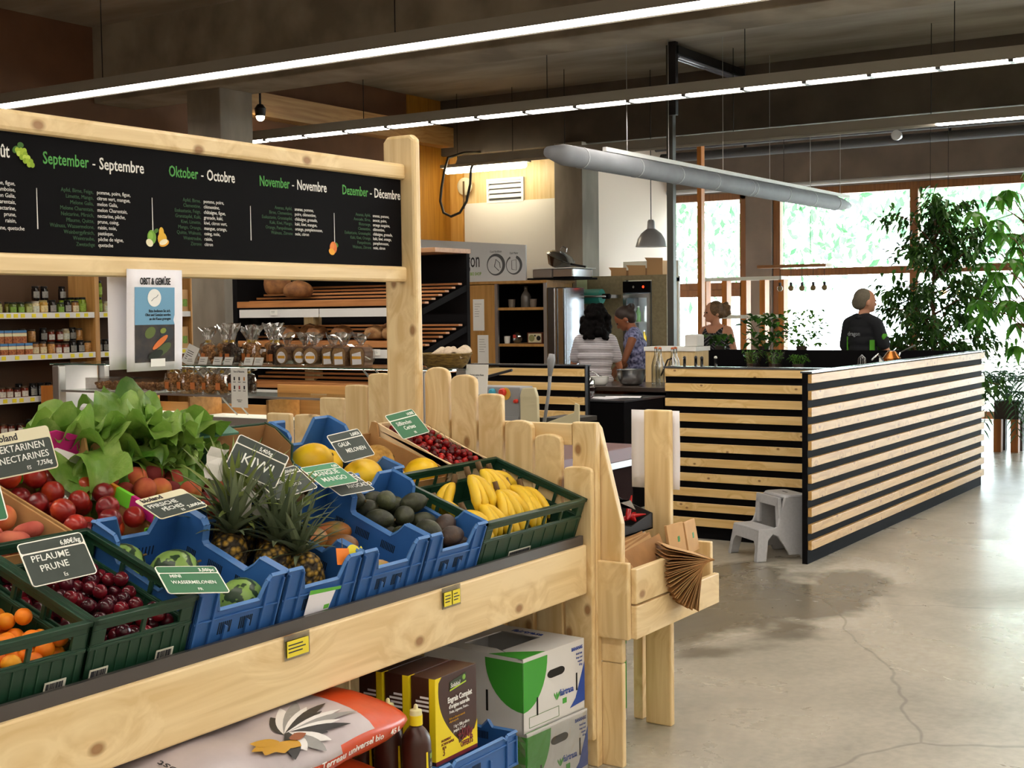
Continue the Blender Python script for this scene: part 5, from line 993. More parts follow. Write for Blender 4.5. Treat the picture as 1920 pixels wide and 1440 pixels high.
for i,(y,w) in enumerate(((7.36,'nearer the counter end'),(7.0,'beside the small cookie bags'))):
    t=thing('cookie_tray','clear tray of broken cookies on the lower glass shelf, %s'%w,'tray',(6.32,y,1.0945)); b=MB(); b.box(-.10,-.17,0,.10,.17,.004); b.build('tray_base',WHITE,t); b=MB()
    for s in ((-.10,-.17,-.097,.17),(.097,-.17,.10,.17),(-.10,-.17,.10,-.167),(-.10,.167,.10,.17)): b.box(s[0],s[1],.004,s[2],s[3],.085)
    b.build('tray_wall',CEL,t); b=MB()
    for k in range(70): lump(b,(random.uniform(-.085,.085),random.uniform(-.15,.15),random.uniform(.015,.05)),(.016,.018,.013),7,5)
    b.build('cookie_fill',COOK,t)
CRUST=mat('loaf_crust','#6a4a30',.7,noise=.3,scale=20); CRUMB=mat('loaf_crumb','#9a7a54',.85,noise=.25,scale=60)
def sliced(label,y,x,round_=True,ang=0.):
    t=thing('sliced_loaf',label,'bread',(x,y,1.2815),(0,0,ang)); pr_=[(.058*cos(a)*(1 if round_ else (1.0)),.062+.055*sin(a)) for a in [2*pi*k/20 for k in range(20)]] if round_ else [(-.05,0),(.05,0),(.055,.09),(.04,.115),(-.04,.115),(-.055,.09)]
    pr_=[(p[0],max(.001,p[1])) for p in pr_]; b=MB(); b.m=0; b.prism(pr_,0,.10,'x'); o=b.build('loaf_body',CRUST,t,bev=.006); MB().prism([(p[0]*.9,.06+(p[1]-.06)*.9) for p in pr_],-.001,0,'x').build('cut_face',CRUMB,t)
    MB().prism([(-.035,.015),(.03,.01),(.033,.075),(-.03,.09)] if not round_ else [(.038*cos(a),.052+.036*sin(a)) for a in [2*pi*k/16 for k in range(16)]],-.0045,-.0035,'x').build('label',PAPER,t); MB().box(-.0055,-.032,.045,-.0046,.032,.062).build('label_band',mat('label_amber','#e3a52c',.5),t)
    b=MB(); n=14
    for j,(xx,s) in enumerate(((-.008,1.04),(.05,1.1),(.105,1.04),(.115,.5))):
        for k in range(n): a=2*pi*k/n; b.v.append((xx,.062*s*cos(a),max(.001,.064+.066*s*sin(a))))
    for j in range(3):
        for k in range(n): b.f.append((j*n+k,j*n+(k+1)%n,(j+1)*n+(k+1)%n,(j+1)*n+k)); b.mi.append(0)
    b.build('plastic_wrap',CEL,t); b=MB()
    def crn(u,v): a=2*pi*u; r=.012+.05*v; return (.05+r*cos(a)*.8*(1+random.uniform(-.3,.3)),r*sin(a)*(1+random.uniform(-.3,.3)),.128+.07*v+random.uniform(-.012,.012))
    b.grid(crn,12,3); b.build('wrap_top',glass('cello_shiny',(.93,.93,.93),.12,.6),t); return t
for i,(y,r,w) in enumerate(((5.735,True,'round sliced loaf with a white and amber oval label on the glass counter'),(5.615,True,'sliced loaf in shiny wrap behind the oval-labelled one'),(5.50,True,'wrapped loaf in the middle of the row of sliced breads'),(5.39,False,'square wrapped loaf with a square amber label on the glass counter'),(5.275,False,'wrapped brown loaf second from the header post on the glass counter'),(5.16,False,'wrapped brown loaf next to the header post on the glass counter'))): sliced(w,y,6.25+.03*(i%2),r,.1*(i%3-1))
def card(label,x,y,z,w=.07,h=.05,tilt=70,rz=0,lines=2):
    t=thing('price_card',label,'price card',(x,y,z),(rad(tilt),0,-pi/2+rz)); MB().box(-w/2,0,0,w/2,h,.0012).build('card',WHITE,t); b=MB()
    for k in range(lines): b.box(-w*.35,h*(.65-.25*k),.0013,w*(.1+.2*random.random()),h*(.70-.25*k),.0018)
    b.build('print',INK,t)
for y,w in ((6.50,'below the first tall cookie bag'),(6.385,'standing upright between two cookie bags'),(6.255,'leaning before the dark cookie bag'),(6.16,'with long text before the light cookie bags'),(5.985,'next to the twisted cookie bag'),(5.90,'before the dark filled cookie bag')): card('small white price card %s'%w,6.21,y,1.283,.075,.052)
t=thing('leaflet_stand','folded white leaflet leaning at the column end of the glass top','leaflet',(6.24,6.56,1.283),(rad(75),rad(20),-pi/2)); MB().box(-.05,0,0,.05,.13,.001).build('sheet',WHITE,t); b=MB(); [b.box(-.035,.03+.014*k,.0012,.02,.034+.014*k,.0016) for k in range(5)]; b.build('print',INK,t)
t=thing('allergen_notice','tall white notice with small pictures hanging on the counter glass','notice',(6.147,6.0,1.02),(pi/2,0,-pi/2)); MB().box(-.07,0,0,.07,.25,.001).build('sheet',WHITE,t); join([text('Pains & P\u00e2tisseries','lettering',INK,t,(0,.22,.0015),(0,0,0),.018,'CENTER',.7),text('demandez nos\nvendeurs','lettering',INK,t,(0,.045,.0015),(0,0,0),.010,'CENTER',.8)],'lettering'); b=MB(); b.m=0
for r_ in range(2):
    for c_ in range(3): b.m=1 if (r_,c_)==(1,1) else 2 if (r_,c_)==(0,2) else 0; b.box(-.047+.042*c_,.17-.055*r_,.0012,-.035+.042*c_,.192-.055*r_,.0017); b.m=0; b.box(-.052+.042*c_,.158-.055*r_,.0012,-.03+.042*c_,.162-.055*r_,.0016)
b.build('pictogram',[INK,mat('pic_red','#b03a30',.6),mat('pic_orange','#c98a4a',.6)],t)
t=thing('info_stand','clear stand with a white notice at the basket end of the counter','notice',(6.3,4.30,1.283),(rad(84),0,-pi/2)); 
MB().box(-.075,-.15,0,.075,.02,.002).build('sheet',WHITE,t); text('Entrez votre Nom\nsvp','lettering',INK,t,(0,-.045,.003),(0,0,0),.016,'CENTER',.8)
t=thing('wicker_basket','shallow woven basket of folded burlap sacks on the glass counter','basket',(6.3,4.52,1.2815)); WK=mat('wicker','#8a6f34',.8,c2='#5a4520',scale=90,bump=.6,stretch=(.3,.3,1.5)); b=MB(); b.lathe([(.10,0),(.125,.02),(.15,.075),(.158,.082),(.15,.086),(.12,.03),(.09,.012)],26); b.build('basket_body',WK,t,auto=True)
BUR=mat('burlap','#d3bfa6',.95,noise=.2,scale=60); random.seed(4)
for i,(x,y,a,s) in enumerate(((0,.07,.2,.9),(.02,.02,-.3,1),(-.03,-.02,.6,1.0),(.02,-.075,.1,1.25))):
    o=thing('burlap_sack','pale burlap sack rolled up in the basket','sack',(6.3+x,4.52+y,1.325),(rad(25),rad(-15),a)); b=MB(); b.grid(lambda u,v:((v-.5)*.14,(.012+.022*u)*cos(9*u)*s,(.012+.022*u)*sin(9*u)*s+.035),26,3); b.build('cloth',BUR,o,smooth=True,solid=.003); o['group']='burlap sacks in the basket'
# ================================================================ bread rack behind the counter
BKB=mat('rack_black','#121113',.85,spec=.1); OAK=wood('rack_oak','#b67c4a','#9a6336','y',ks=.4,kn=0); OAKT=wood('rack_top','#b58a66','#a47a56','y',ks=.4,kn=0)
br=thing('bread_rack','tall black bread rack with sloping slatted trays of loaves','bread rack',(8.0,5.93,0))
def bb(x0,y0,z0,x1,y1,z1): 
    b=MB(); b.T=Matrix.Translation((-8,-5.93,0)); return b.box(x0,y0,z0,x1,y1,z1)
bb(8.56,5.93,0,8.60,7.86,2.05).build('back_panel',BKB,br); bb(8.0,7.81,0,8.56,7.86,2.05).build('side_panel',BKB,br); bb(8.15,5.93,2.05,8.62,7.88,2.085).build('top_board',OAKT,br,bev=.003)
bb(8.45,7.4,.2,8.558,7.5,1.6).build('inner_post',OCH2,br)
for zf in (1.66,1.345,1.02,.70):
    tr=None
    b=MB(); b.T=Matrix.Translation((-8,-5.93,0)); b.box(7.985,5.95,zf-.005,8.005,7.80,zf+.045); tr=b.build('tray_front',OAK,br,bev=.003)
    for k in range(6):
        q=(k+.5)/6; x=8.02+.52*q; z=zf+.0+.17*q; b=MB(); b.T=Matrix.Translation((-8,-5.93,0)); b.box(x-.026,5.95,z-.008,x+.026,7.80,z+.008); b.build('slat',OAK,br,bev=.002)
    for y in (5.94,7.2): 
        b=MB(); b.T=Matrix.Translation((-8,-5.93,0)); b.prism([(8.0,zf-.03),(8.56,zf+.15),(8.56,zf+.10),(8.0,zf-.075)],y-.006,y+.006,'y'); b.build('bracket',BKB,br)
    for a,c in ((6.02,6.93),(6.94,7.78)): bb(7.99,a,zf-.085,7.996,c,zf-.02).build('label_rail',mat('rail_pale','#dcdcdc',.4),br)
LOAF=mat('loaf_brown','#9a6a3c',.75,c2='#6d4526',scale=14,bump=.3); LFL=mat('loaf_floury','#b08a5c',.85,c2='#7d5532',scale=18,bump=.3)
def loaf(label,y,x,z,r,m=LOAF,k=(1,1,.68),rot=(0,0,0)):
    b=MB(); b.ball((0,0,0),(r*k[0],r*k[1],r*k[2]),20,12,lambda a,c,d:(a,c,d if d>-.6 else -.6)); o=b.build('bread_loaf',m,smooth=True); o.location=(x,y,z); o.rotation_euler=rot; tag(o,label,'bread'); q=MB(); q.tube([(-r*.6*k[0],-r*.05,r*k[2]*.78),(0,.0,r*k[2]*1.0),(r*.6*k[0],r*.05,r*k[2]*.78)],.006,5); q.build('crust_score',LFL,o); return o
loaf('big round loaf standing on edge at the column end of the upper tray',7.50,8.14,1.845,.135,k=(.55,1,1)); loaf('domed round loaf lying next to the upright one on the upper tray',7.26,8.12,1.785,.12)
SBR=mat('loaf_pale','#b58a58',.8,c2='#83592f',scale=18,bump=.3)
for i,(y,x,r,w,m) in enumerate(((7.33,8.10,.085,'flat brown loaf at the column end of the second tray',LOAF),(7.18,8.16,.08,'brown loaf tucked behind the first on the second tray',LOAF),(7.05,8.10,.085,'dark crusted loaf above the tall cookie bags',LOAF),(6.80,8.10,.085,'reddish loaf on the second tray above the wrapped breads',LOAF),(6.46,8.09,.085,'floury round loaf on the second tray beside the header post',LFL),(6.37,8.19,.085,'brown loaf behind the two floury ones on the second tray',LOAF),(6.29,8.09,.085,'second floury round loaf next to the header post',LFL),(6.20,8.19,.08,'loaf half hidden by the header post on the second tray',SBR))):
    loaf(w,y,x,1.415+.3*(x-8.05)+r*.55-.03,r,m,(1,1.05,.75))
for i,(y,z) in enumerate(((7.4,1.595),(6.55,1.283),(6.37,1.283),(6.2,1.283))): card('white price card on the %s rail of the bread rack%s'%('upper' if i==0 else 'second',('',' by the first floury loaf',' between the floury loaves',' beside the header post')[i]),7.984,y,z+.0,.075,.045,90)
# ================================================================ slatted kitchen counter
SLX=wood('slat_x','#c9a162','#b08747','x',ks=6.5,flat='y',knot='#7a4a22'); SLY=wood('slat_y','#e3c389','#cfa968','y',ks=6.5,flat='x',knot='#7a4a22')
kc=thing('slatted_counter','long black kitchen counter clad in pale horizontal slats','counter',(8.0,2.96,0))
def kb(x0,y0,z0,x1,y1,z1): 
    b=MB(); b.T=Matrix.Translation((-8,-2.96,0)); return b.box(x0,y0,z0,x1,y1,z1)
kb(8.0,2.985,.0,12.34,3.02,1.195).build('black_panel',BLACK,kc); kb(8.56,3.02,.0,8.60,4.235,1.19).build('black_panel',BLACK,kc); kb(12.30,3.02,0,12.34,5.95,1.20).build('black_panel',BLACK,kc)
CAPM=mat('cap_grey','#4a4b50',.25,.4)
kb(7.995,2.955,1.195,12.345,3.03,1.205).build('cap',CAPM,kc); kb(8.53,3.03,1.19,8.62,4.24,1.202).build('cap',CAPM,kc)
for k in range(11):
    z=1.188-.1043*k; kb(8.005,2.960,z-.056,12.345,2.984,z).build('slat',SLX,kc,bev=.002); kb(8.535,3.03,z-.056,8.559,4.23,z).build('slat',SLY,kc,bev=.002)
kb(8.62,3.03,.88,9.25,4.22,.92).build('inner_worktop',STEEL,kc); kb(9.25,3.03,.88,12.28,3.7,.92).build('inner_worktop',STEEL,kc); kb(11.75,3.72,.96,12.28,5.9,.99).build('inner_shelf',BLACK,kc)
k2=thing('slatted_counter','short slatted black panel behind the bread slicing machine','counter',(8.54,4.873,0))
def k2b(x0,y0,z0,x1,y1,z1): 
    b=MB(); b.T=Matrix.Translation((-8.54,-4.873,0)); return b.box(x0,y0,z0,x1,y1,z1)
k2b(8.56,4.873,0,8.60,5.905,1.195).build('black_panel',BLACK,k2); k2b(8.53,4.868,1.195,8.61,5.905,1.205).build('cap',CAPM,k2); k2b(8.534,4.868,0,8.562,4.876,1.2).build('edge_strip',CAPM,k2)
for k in range(11):
    z=1.175-.1043*k; k2b(8.535,4.882,z-.056,8.559,5.90,z).build('slat',SLY,k2,bev=.002)
# grey plastic step stool in the nook
STP=mat('stool_grey','#b2b3b7',.45,noise=.08,scale=60); Rz=math.atan2(.78,.62)
ss=thing('step_stool','grey plastic two-step stool tucked in the counter nook','step stool',(8.045,3.415,0),(0,0,math.atan2(.78,.62)))
# local: x along the width, y towards the camera side is negative, so the high seat lies at negative y
def shell(name,fn,nu,nv,th=.006): b=MB(); b.grid(fn,nu,nv); return b.build(name,STP,ss,smooth=True,solid=th)
def prof(t):  # side outline from the front foot up over the step to the seat: (depth, height)
    P=[(-.03,0),(-.012,.10),(0,.185),(.012,.2),(.125,.205),(.135,.212),(.165,.30),(.185,.375),(.205,.396),(.40,.398),(.42,.385)]
    k=t*(len(P)-1); i=min(int(k),len(P)-2); f=k-i; return (P[i][0]+(P[i+1][0]-P[i][0])*f,P[i][1]+(P[i+1][1]-P[i][1])*f)
def hw(z): return .195-.055*z/.4
b=MB()
# side legs (two broad splayed sides), front apron, step, riser frame, seat
for sx in (-1,1):
    side=[(-.03,0),(.045,0),(.075,.10),(.10,.13)]   # inner arch of the low step
    def X(z): return sx*hw(z)
    out=[(-.03,0),(.04,0),(.065,.13),(.10,.165),(.135,.15),(.20,.05),(.205,.03),(.285,.03),(.30,0),(.385,0),(.37,.20),(.36,.37),(.36,.398),(.205,.396),(.165,.30),(.135,.212),(.12,.205),(.0,.198)]
    vs=[(X(z),-d,z) for d,z in out]+[(X(z)-sx*.022,-d,z) for d,z in out]; n=len(out)
    b.add(vs,[tuple(range(n)),tuple(range(2*n-1,n-1,-1))]+[(i,n+i,n+(i+1)%n,(i+1)%n) for i in range(n)])
b.build('side_leg',STP,ss,bev=.006)
ap=[(-.185,0),(-.155,0),(-.145,.09),(-.12,.125),(.12,.125),(.145,.09),(.155,0),(.185,0),(.168,.198),(-.168,.198)]
b=MB(); n=len(ap); b.add([(x,.03-.03*z/.198,z) for x,z in ap]+[(x,.022-.03*z/.198,z) for x,z in ap],[tuple(range(n)),tuple(range(2*n-1,n-1,-1))]+[(i,n+i,n+(i+1)%n,(i+1)%n) for i in range(n)]); b.build('front_apron',STP,ss,bev=.003)
b=MB(); b.box(-.168,-.135,.186,.168,.002,.205); b.build('low_step',STP,ss,bev=.012)
b=MB()
for s in (-1,1): b.prism([(s*.168,.205),(s*.110,.205),(s*.10,.34),(s*.142,.395)],-.012,.012,'y')
b.box(-.14,-.012,.335,.14,.012,.395); o=b.build('riser_frame',STP,ss,bev=.004,loc=(0,-.165,0)); 
b=MB(); b.prism(rrect(.285,.18,.05,6),0,.03,'z'); b.build('seat',STP,ss,bev=.014,loc=(0,-.283,.378)); MB().box(-.03,-.003,0,.03,.003,.0012).build('seat_slot',DARK,ss,loc=(0,-.285,.4085))
b=MB(); b.box(-.185,-.38,.03,.185,-.368,.075); b.build('rear_bar',STP,ss,bev=.003)
# bread slicing machine with lever, between the produce stand and the slats
MG=mat('machine_grey','#8e9196',.4); BEI=mat('machine_beige','#cfc7a6',.5)
bm_=thing('bread_slicer','grey and beige bread slicing machine with red and blue buttons','machine',(7.2,4.45,0))
def mb(x0,y0,z0,x1,y1,z1): 
    b=MB(); b.T=Matrix.Translation((-7.2,-4.45,0)); return b.box(x0,y0,z0,x1,y1,z1)
mb(7.2,4.59,.72,7.36,5.10,1.12).build('body',MG,bm_,bev=.008); mb(7.22,4.60,0,7.36,5.08,.72).build('stand',mat('machine_dark','#2a2b2d',.5),bm_); mb(7.195,4.60,.60,7.2,4.72,.93).build('side_plate',MG,bm_)
b=MB(); b.T=Matrix.Translation((-7.2,-4.45,0)); b.prism([(4.44,.4),(4.58,.4),(4.58,1.07),(4.565,1.115),(4.475,1.12),(4.455,1.06)],7.185,7.215,'x'); b.build('end_plate',BEI,bm_,bev=.004)
for y,z,m,r in ((4.795,1.085,mat('btn_blue','#3a9ab8',.3),.022),(4.715,1.085,mat('btn_red','#cf3a2c',.3),.026),(4.615,1.03,MAT['btn_red'],.014)): MB().lathe([(r,0),(r,-.02),(r*.7,-.028)],16,(-.0,y-4.45,z),'x').build('button',m,bm_,auto=True)
MB().lathe([(.04,0),(.04,-.004)],16,(0,4.70-4.45,1.075),'x').build('button_plate',mat('btn_yellow','#d9a83a',.5),bm_)
mb(7.192,4.93,1.06,7.199,5.02,1.10).build('label',WHITE,bm_)
b=MB(); b.T=Matrix.Translation((-7.2,-4.45,0)); b.tube([(7.1,4.36,.85),(7.1,4.315,1.10),(7.1,4.30,1.24)],.011,8); b.build('lever_rod',MG,bm_,smooth=True); b=MB(); b.T=Matrix.Translation((-7.2,-4.45,0)); b.tube([(7.1,4.306,1.20),(7.1,4.295,1.30),(7.1,4.290,1.335)],[.013,.026,.018],10); b.build('lever_grip',MG,bm_,smooth=True)
b=MB(); b.T=Matrix.Translation((-7.2,-4.45,0)); b.prism([(4.40,.4),(4.16,.4),(4.16,1.02),(4.19,1.03),(4.195,.97),(4.40,.90)],7.2,7.215,'x'); b.build('tray_bracket',BEI,bm_,bev=.003); mb(7.215,4.20,.90,7.5,4.44,.93).build('bread_tray',MAT['machine_dark'],bm_)
b=MB(); b.T=Matrix.Translation((-7.2,-4.45,0)); b.tube([(7.25,5.08,1.13),(7.25,4.85,1.185),(7.25,4.68,1.225)],.009,6); b.build('pressure_arm',DARK,bm_)
# checkout with maroon top
ck=thing('checkout_counter','low checkout desk with maroon top and silver edge','counter',(5.6,3.41,0)); MB().box(0,0,.79,1.0,.7,.86).build('top',mat('maroon_top','#6a4446',.4),ck,bev=.004); MB().box(0,.005,.755,1.0,.7,.789).build('edge_strip',ALU,ck); MB().box(.05,.03,0,.94,.68,.754).build('desk_body',mat('desk_dark','#20100f',.85,spec=.08),ck)
# dark cabinet with papers, worktable with bowls, oven below
cb2=thing('dark_cabinet','black waist-high cabinet behind the picket end','cabinet',(9.4,5.02,0)); MB().box(0,0,0,.7,.75,.87).build('cabinet_body',BLACK,cb2,bev=.004); MB().box(-.01,-.01,.871,.71,.76,.885).build('cabinet_top',CAPM,cb2)
for x,y,w,h,rz,lb in ((9.72,5.20,.21,.297,.4,'white paper sheet lying on the black cabinet'),(9.60,5.33,.2,.28,-.3,'second paper sheet lying under the first on the black cabinet')):
    o=MB().box(-w/2,-h/2,0,w/2,h/2,.002).build('paper_sheet',PAPER); o.location=(x,y,.887 if rz<0 else .890); o.rotation_euler=(0,0,rz); tag(o,lb,'paper')
random.seed(5); t=thing('plastic_bag','crumpled white plastic bag with dark red fruit inside','bag',(9.52,5.42,.887)); b=MB(); lump(b,(0,0,.05),(.07,.06,.06),14,10,.08); b.build('fruit_fill',mat('dark_red_fruit','#4a1518',.4,noise=.4,scale=40),t); b=MB(); 
b.ball((0,.0,.09),(.085,.07,.10),14,10,lambda x,y,z:(x*(1+random.uniform(-.18,.18)),y*(1+random.uniform(-.18,.18)),z if z>-.85 else -.85)); b.build('bag_film',glass('bag_film',(.95,.95,.95),.1,.45),t)
wt=thing('worktable','kitchen worktable with dark top and orange wooden sides','table',(10.2,4.75,0)); MB().box(-.02,0,.905,.75,1.6,.945).build('tabletop',mat('table_dark','#3d332d',.25),wt,bev=.004); MB().box(0,.02,0,.74,.06,.904).build('side_panel',ORW,wt); MB().box(0,.19,0,.74,.22,.904).build('side_panel',ORW,wt); MB().box(0,.06,0,.02,.19,.904).build('front_panel',ORW,wt); MB().box(0,1.5,0,.74,1.56,.904).build('side_panel',ORW,wt); MB().box(.70,.22,.1,.74,1.5,.904).build('rear_panel',ORW,wt)
ov=thing('oven','black built-in oven under the worktable','oven',(10.22,5.0,0)); MB().box(0,0,.02,.60,.60,.86).build('oven_body',BLACK,ov,bev=.01); MB().box(-.012,.03,.10,-.001,.57,.70).build('oven_door',mat('oven_glass','#17181a',.08),ov); MB().tube([(-.04,.06,.73),(-.04,.54,.73)],.009,6).build('oven_handle',STEEL,ov); b=MB(); [b.box(-.014,.05+.036*k,.655,-.0121,.066+.036*k,.672) for k in range(14)]; b.box(-.014,.53,.35,-.0121,.56,.66); b.build('door_print',mat('oven_print','#b8b4a8',.5),ov); MB().box(.02,.05,.861,.45,.5,.875).build('top_tray',mat('tray_dark','#4a4643',.3,.5),ov)
def bowl(label,x,y,z,r,h,m,foot=.45,name='bowl'):
    b=MB(); N=10; out=[(r*(foot+(1-foot)*sin(pi/2*k/N)**.8),h*(1-cos(pi/2*k/N))) for k in range(N+1)]; inn=[(max(.001,a-.006),c+.004) for a,c in reversed(out)]; b.lathe(out+[(r+.006,h+.002)]+inn,24); o=b.build(name,m,auto=True); o.location=(x,y,z); tag(o,label,'bowl'); return o
bowl('white mixing bowl on the worktable','' or 10.32,5.755,.946,.087,.075,WHITE,.5); bowl('large stainless steel bowl in the middle of the worktable',10.42,5.49,.946,.125,.135,STEEL); bowl('small steel bowl at the counter end of the worktable',10.30,5.02,.946,.075,.14,STEEL,.5)
o=MB().tube([(0,0,0),(-.01,.07,.055),(-.012,.16,.075)],[.02,.006,.005],6).build('spoon',STEEL,smooth=True); o.location=(10.32,5.72,1.00); tag(o,'steel spoon standing in the white bowl','spoon')
CLG=glass('bottle_glass',(.93,.96,.95),.0,.80)
def gbottle(label,x,y,z,h=.31,r=.04,m=None,stop='cc6a3a'):
    t=thing('glass_bottle',label,'bottle',(x,y,z)); MB().lathe([(r*.95,0),(r,.01),(r,h*.5),(r*.8,h*.62),(r*.36,h*.78),(r*.33,h*.93),(r*.4,h*.95)],16).build('bottle_body',m or CLG,t,auto=True); MB().lathe([(r*.36,h*.951),(r*.40,h*.975),(r*.2,h)],10).build('stopper',mat('stop_'+stop,'#'+stop,.4),t,auto=True); MB().tube([(r*.42,0,h*.80),(r*.52,0,h*.9),(r*.3,0,h*.99)],.0025,5).build('wire_clip',STEEL,t); return t
for k,(x,y,lb) in enumerate(((10.62,5.35,'tall clear bottle behind the steel bowl'),(10.50,5.25,'clear swing-top bottle with orange seal on the worktable'),(10.60,5.15,'second clear swing-top bottle with orange seal'),(10.48,5.12,'clear bottle with orange seal next to the small steel bowl'))): gbottle(lb,x,y,.946,.33)
BKG=mat('bottle_black','#202123',.06,coat=.6)
for k,(y,lb) in enumerate(((4.185,'dark swing-top bottle at the steel column end of the counter'),(4.13,'second dark swing-top bottle on the counter'),(4.05,'third dark swing-top bottle standing apart on the counter'),(3.975,'last swing-top bottle of the row with a pale clip'))): gbottle(lb,8.76+.07*(k%2),y,.921,.345,.03,BKG,'2b2c2e' if k<3 else 'd9d9d2')
# ================================================================ the kitchen back wall
struct(MB().box(14.0,8.285,0,14.2,9.999,4.27).build('wall_kitchen',OCH2)); struct(MB().box(13.21,10.0,0,14.2,10.2,4.27).build('wall_kitchen_side',OCHRE))
struct(MB().box(13.965,9.905,1.0,13.999,9.998,4.2).build('trim_2',OCHRE)); struct(MB().box(13.97,8.30,1.2,13.999,9.70,2.955).build('trim_3',mat('splash_white','#efece4',.5)))
struct(MB().box(13.95,9.715,1.0,13.999,9.90,4.2).build('trim_4',wood('ply_edge','#d9a85a','#c8923f','z',ks=.4,kn=0)))
v=thing('wall_vent','white louvred vent high on the kitchen wall','vent',(13.995,9.09,3.09)); b=MB(); 
for s in ((-.27,-.15,.27,-.12),(-.27,.12,.27,.15),(-.27,-.12,-.24,.12),(.24,-.12,.27,.12)): b.box(-.03,s[0],s[1],0,s[2],s[3])
b.build('frame',WHITE,v); MB().box(-.004,-.24,-.12,-.001,.24,.12).build('backing',mat('vent_shadow','#6d6f70',.7),v); b=MB()
for k in range(4): z=-.09+.06*k; b.prism([(-.028,z),(-.005,z+.035),(-.005,z+.045),(-.028,z+.010)],-.24,.24,'y')
b.build('slat',WHITE,v)
lp=thing('tube_lamp','glowing tube lamp on the kitchen wall above the white panel','lamp',(13.55,9.1,3.33)); MB().box(-.06,-.62,.03,.06,.62,.07).build('housing',REFL,lp); MB().lathe([(.03,-.58),(.042,-.56),(.042,.56),(.03,.58)],14,(0,0,0),'y').build('tube',emis('warm_tube','#fff0cf',26),lp,smooth=True); b=MB(); b.tube([(0,-.4,.07),(0,-.4,.92)],.004,5); b.tube([(0,.4,.07),(0,.4,.92)],.004,5); b.build('hanger_wire',DARK,lp)
cl=thing('hanging_cable','thick dark cable hanging in a loop below the beam','cable',(13.3,9.4,3.2)); b=MB(); b.tube([(.60,.0,.37),(.3,.04,.34),(.05,.10,.26),(0,.12,.10),(0,.165,-.1),(0,.185,-.26),(0,.14,-.40),(0,.03,-.45),(0,-.10,-.41),(0,-.20,-.28),(0,-.255,-.08),(0,-.27,.10),(.1,-.27,.22)],.016,8); b.build('cable',mat('cable_dark','#3b3a36',.5),cl,smooth=True); MB().lathe([(.024,-.03),(.024,.03)],8,(.1,-.27,.22)).build('plug',MAT['cable_dark'],cl)
ck2=thing('wall_dial','round cream dial with a handle on the ply edge','dial',(13.94,9.66,3.17)); MB().lathe([(.11,0),(.11,-.02),(.09,-.03)],20,(0,0,0),'x').build('dial',BEI,ck2,auto=True); MB().box(-.04,-.012,-.28,-.031,.012,.06).build('handle',STEEL,ck2)
cabW=wood('cabinet_ochre','#b7894d','#a57a40','z',ks=.4,kn=0); kcab=thing('kitchen_cabinet','tall brown kitchen cabinet with open shelves and steel edges','cabinet',(12.8,7.79,0))
def cbx(x0,y0,z0,x1,y1,z1): 
    b=MB(); b.T=Matrix.Translation((-12.8,-7.79,0)); return b.box(x0,y0,z0,x1,y1,z1)
cbx(12.78,7.78,1.915,13.4,9.6,1.945).build('top_board',cabW,kcab); cbx(13.36,7.8,0,13.39,9.6,1.915).build('back_panel',BLACK,kcab); cbx(12.8,7.79,0,13.36,7.815,1.915).build('side_panel',cabW,kcab); cbx(12.79,7.788,0,12.799,7.83,1.915).build('steel_edge',ALU,kcab)
cbx(12.79,8.44,0,12.82,8.48,1.915).build('steel_edge',ALU,kcab); cbx(12.79,8.48,0,12.815,9.04,1.905).build('door',cabW,kcab); cbx(12.79,9.05,0,12.815,9.6,1.905).build('door',cabW,kcab)
for z in (1.615,1.205,.8): cbx(12.80,7.816,z,13.35,8.44,z+.03).build('shelf_board',cabW,kcab)
def pin(label,y,z,w,h):
    t=thing('pinned_sheet',label,'paper',(12.788,y,z),(pi/2,0,-pi/2)); MB().box(-w/2,-h,0,w/2,0,.0012).build('sheet',WHITE,t); b=MB(); random.seed(int(z*100)); [b.box(-w*.35,-h*.15-.028*k,.0013,-w*.35+w*.7*random.uniform(.4,1),-h*.15-.018*k-.010*k-.003,.0018) for k in range(6)]; b.build('print',INK,t)
pin('white paper sheet pinned on the cabinet door, upper one',8.70,1.745,.155,.36); pin('white paper sheet pinned lower on the cabinet door',8.645,1.335,.15,.33)
t=thing('radio','small wooden radio with cream front on the cabinet shelf','radio',(12.86,7.99,1.236)); MB().box(0,-.10,0,.12,.10,.125).build('case',mat('radio_wood','#5a2c1c',.4),t); MB().box(-.003,-.085,.012,-.0005,.085,.113).build('front',BEI,t); MB().lathe([(.038,-.004),(.036,-.008)],16,(0,.04,.062),'x').build('speaker',mat('radio_olive','#8a8a5a',.6),t); MB().lathe([(.028,-.004),(.022,-.012)],16,(0,-.05,.062),'x').build('dial',DARK,t); MB().lathe([(.01,-.004),(.008,-.012)],10,(0,-.005,.09),'x').build('knob',DARK,t)
o=gbottle('tall glass jug standing dark on the upper cabinet shelf',13.0,8.19,1.646,.24,.06,mat('jug_dark','#5a5550',.1,trans=.0),'55504a'); 
for y,lb in ((8.37,'small dark cup at the door end of the upper cabinet shelf'),(8.08,'small glass cup beside the jug on the upper cabinet shelf')): bowl(lb,12.98,y,1.646,.04,.09,mat('cup_dim','#7d7368',.3),.7,'cup')
bowl('white paper cup on the shelf with the radio',12.92,8.40,1.236,.035,.08,WHITE,.7,'cup'); t=thing('plastic_bag','small clear bag with a red label on the radio shelf','bag',(12.98,8.30,1.236)); b=MB(); b.ball((0,0,.06),(.05,.06,.07),10,8,lambda x,y,z:(x,y,z if z>-.85 else -.85)); b.build('bag_film',glass('bag_film2',(.8,.78,.75),.1,.7),t); MB().box(-.062,-.02,.06,-.055,.02,.10).build('label',MAT['pic_red'],t)
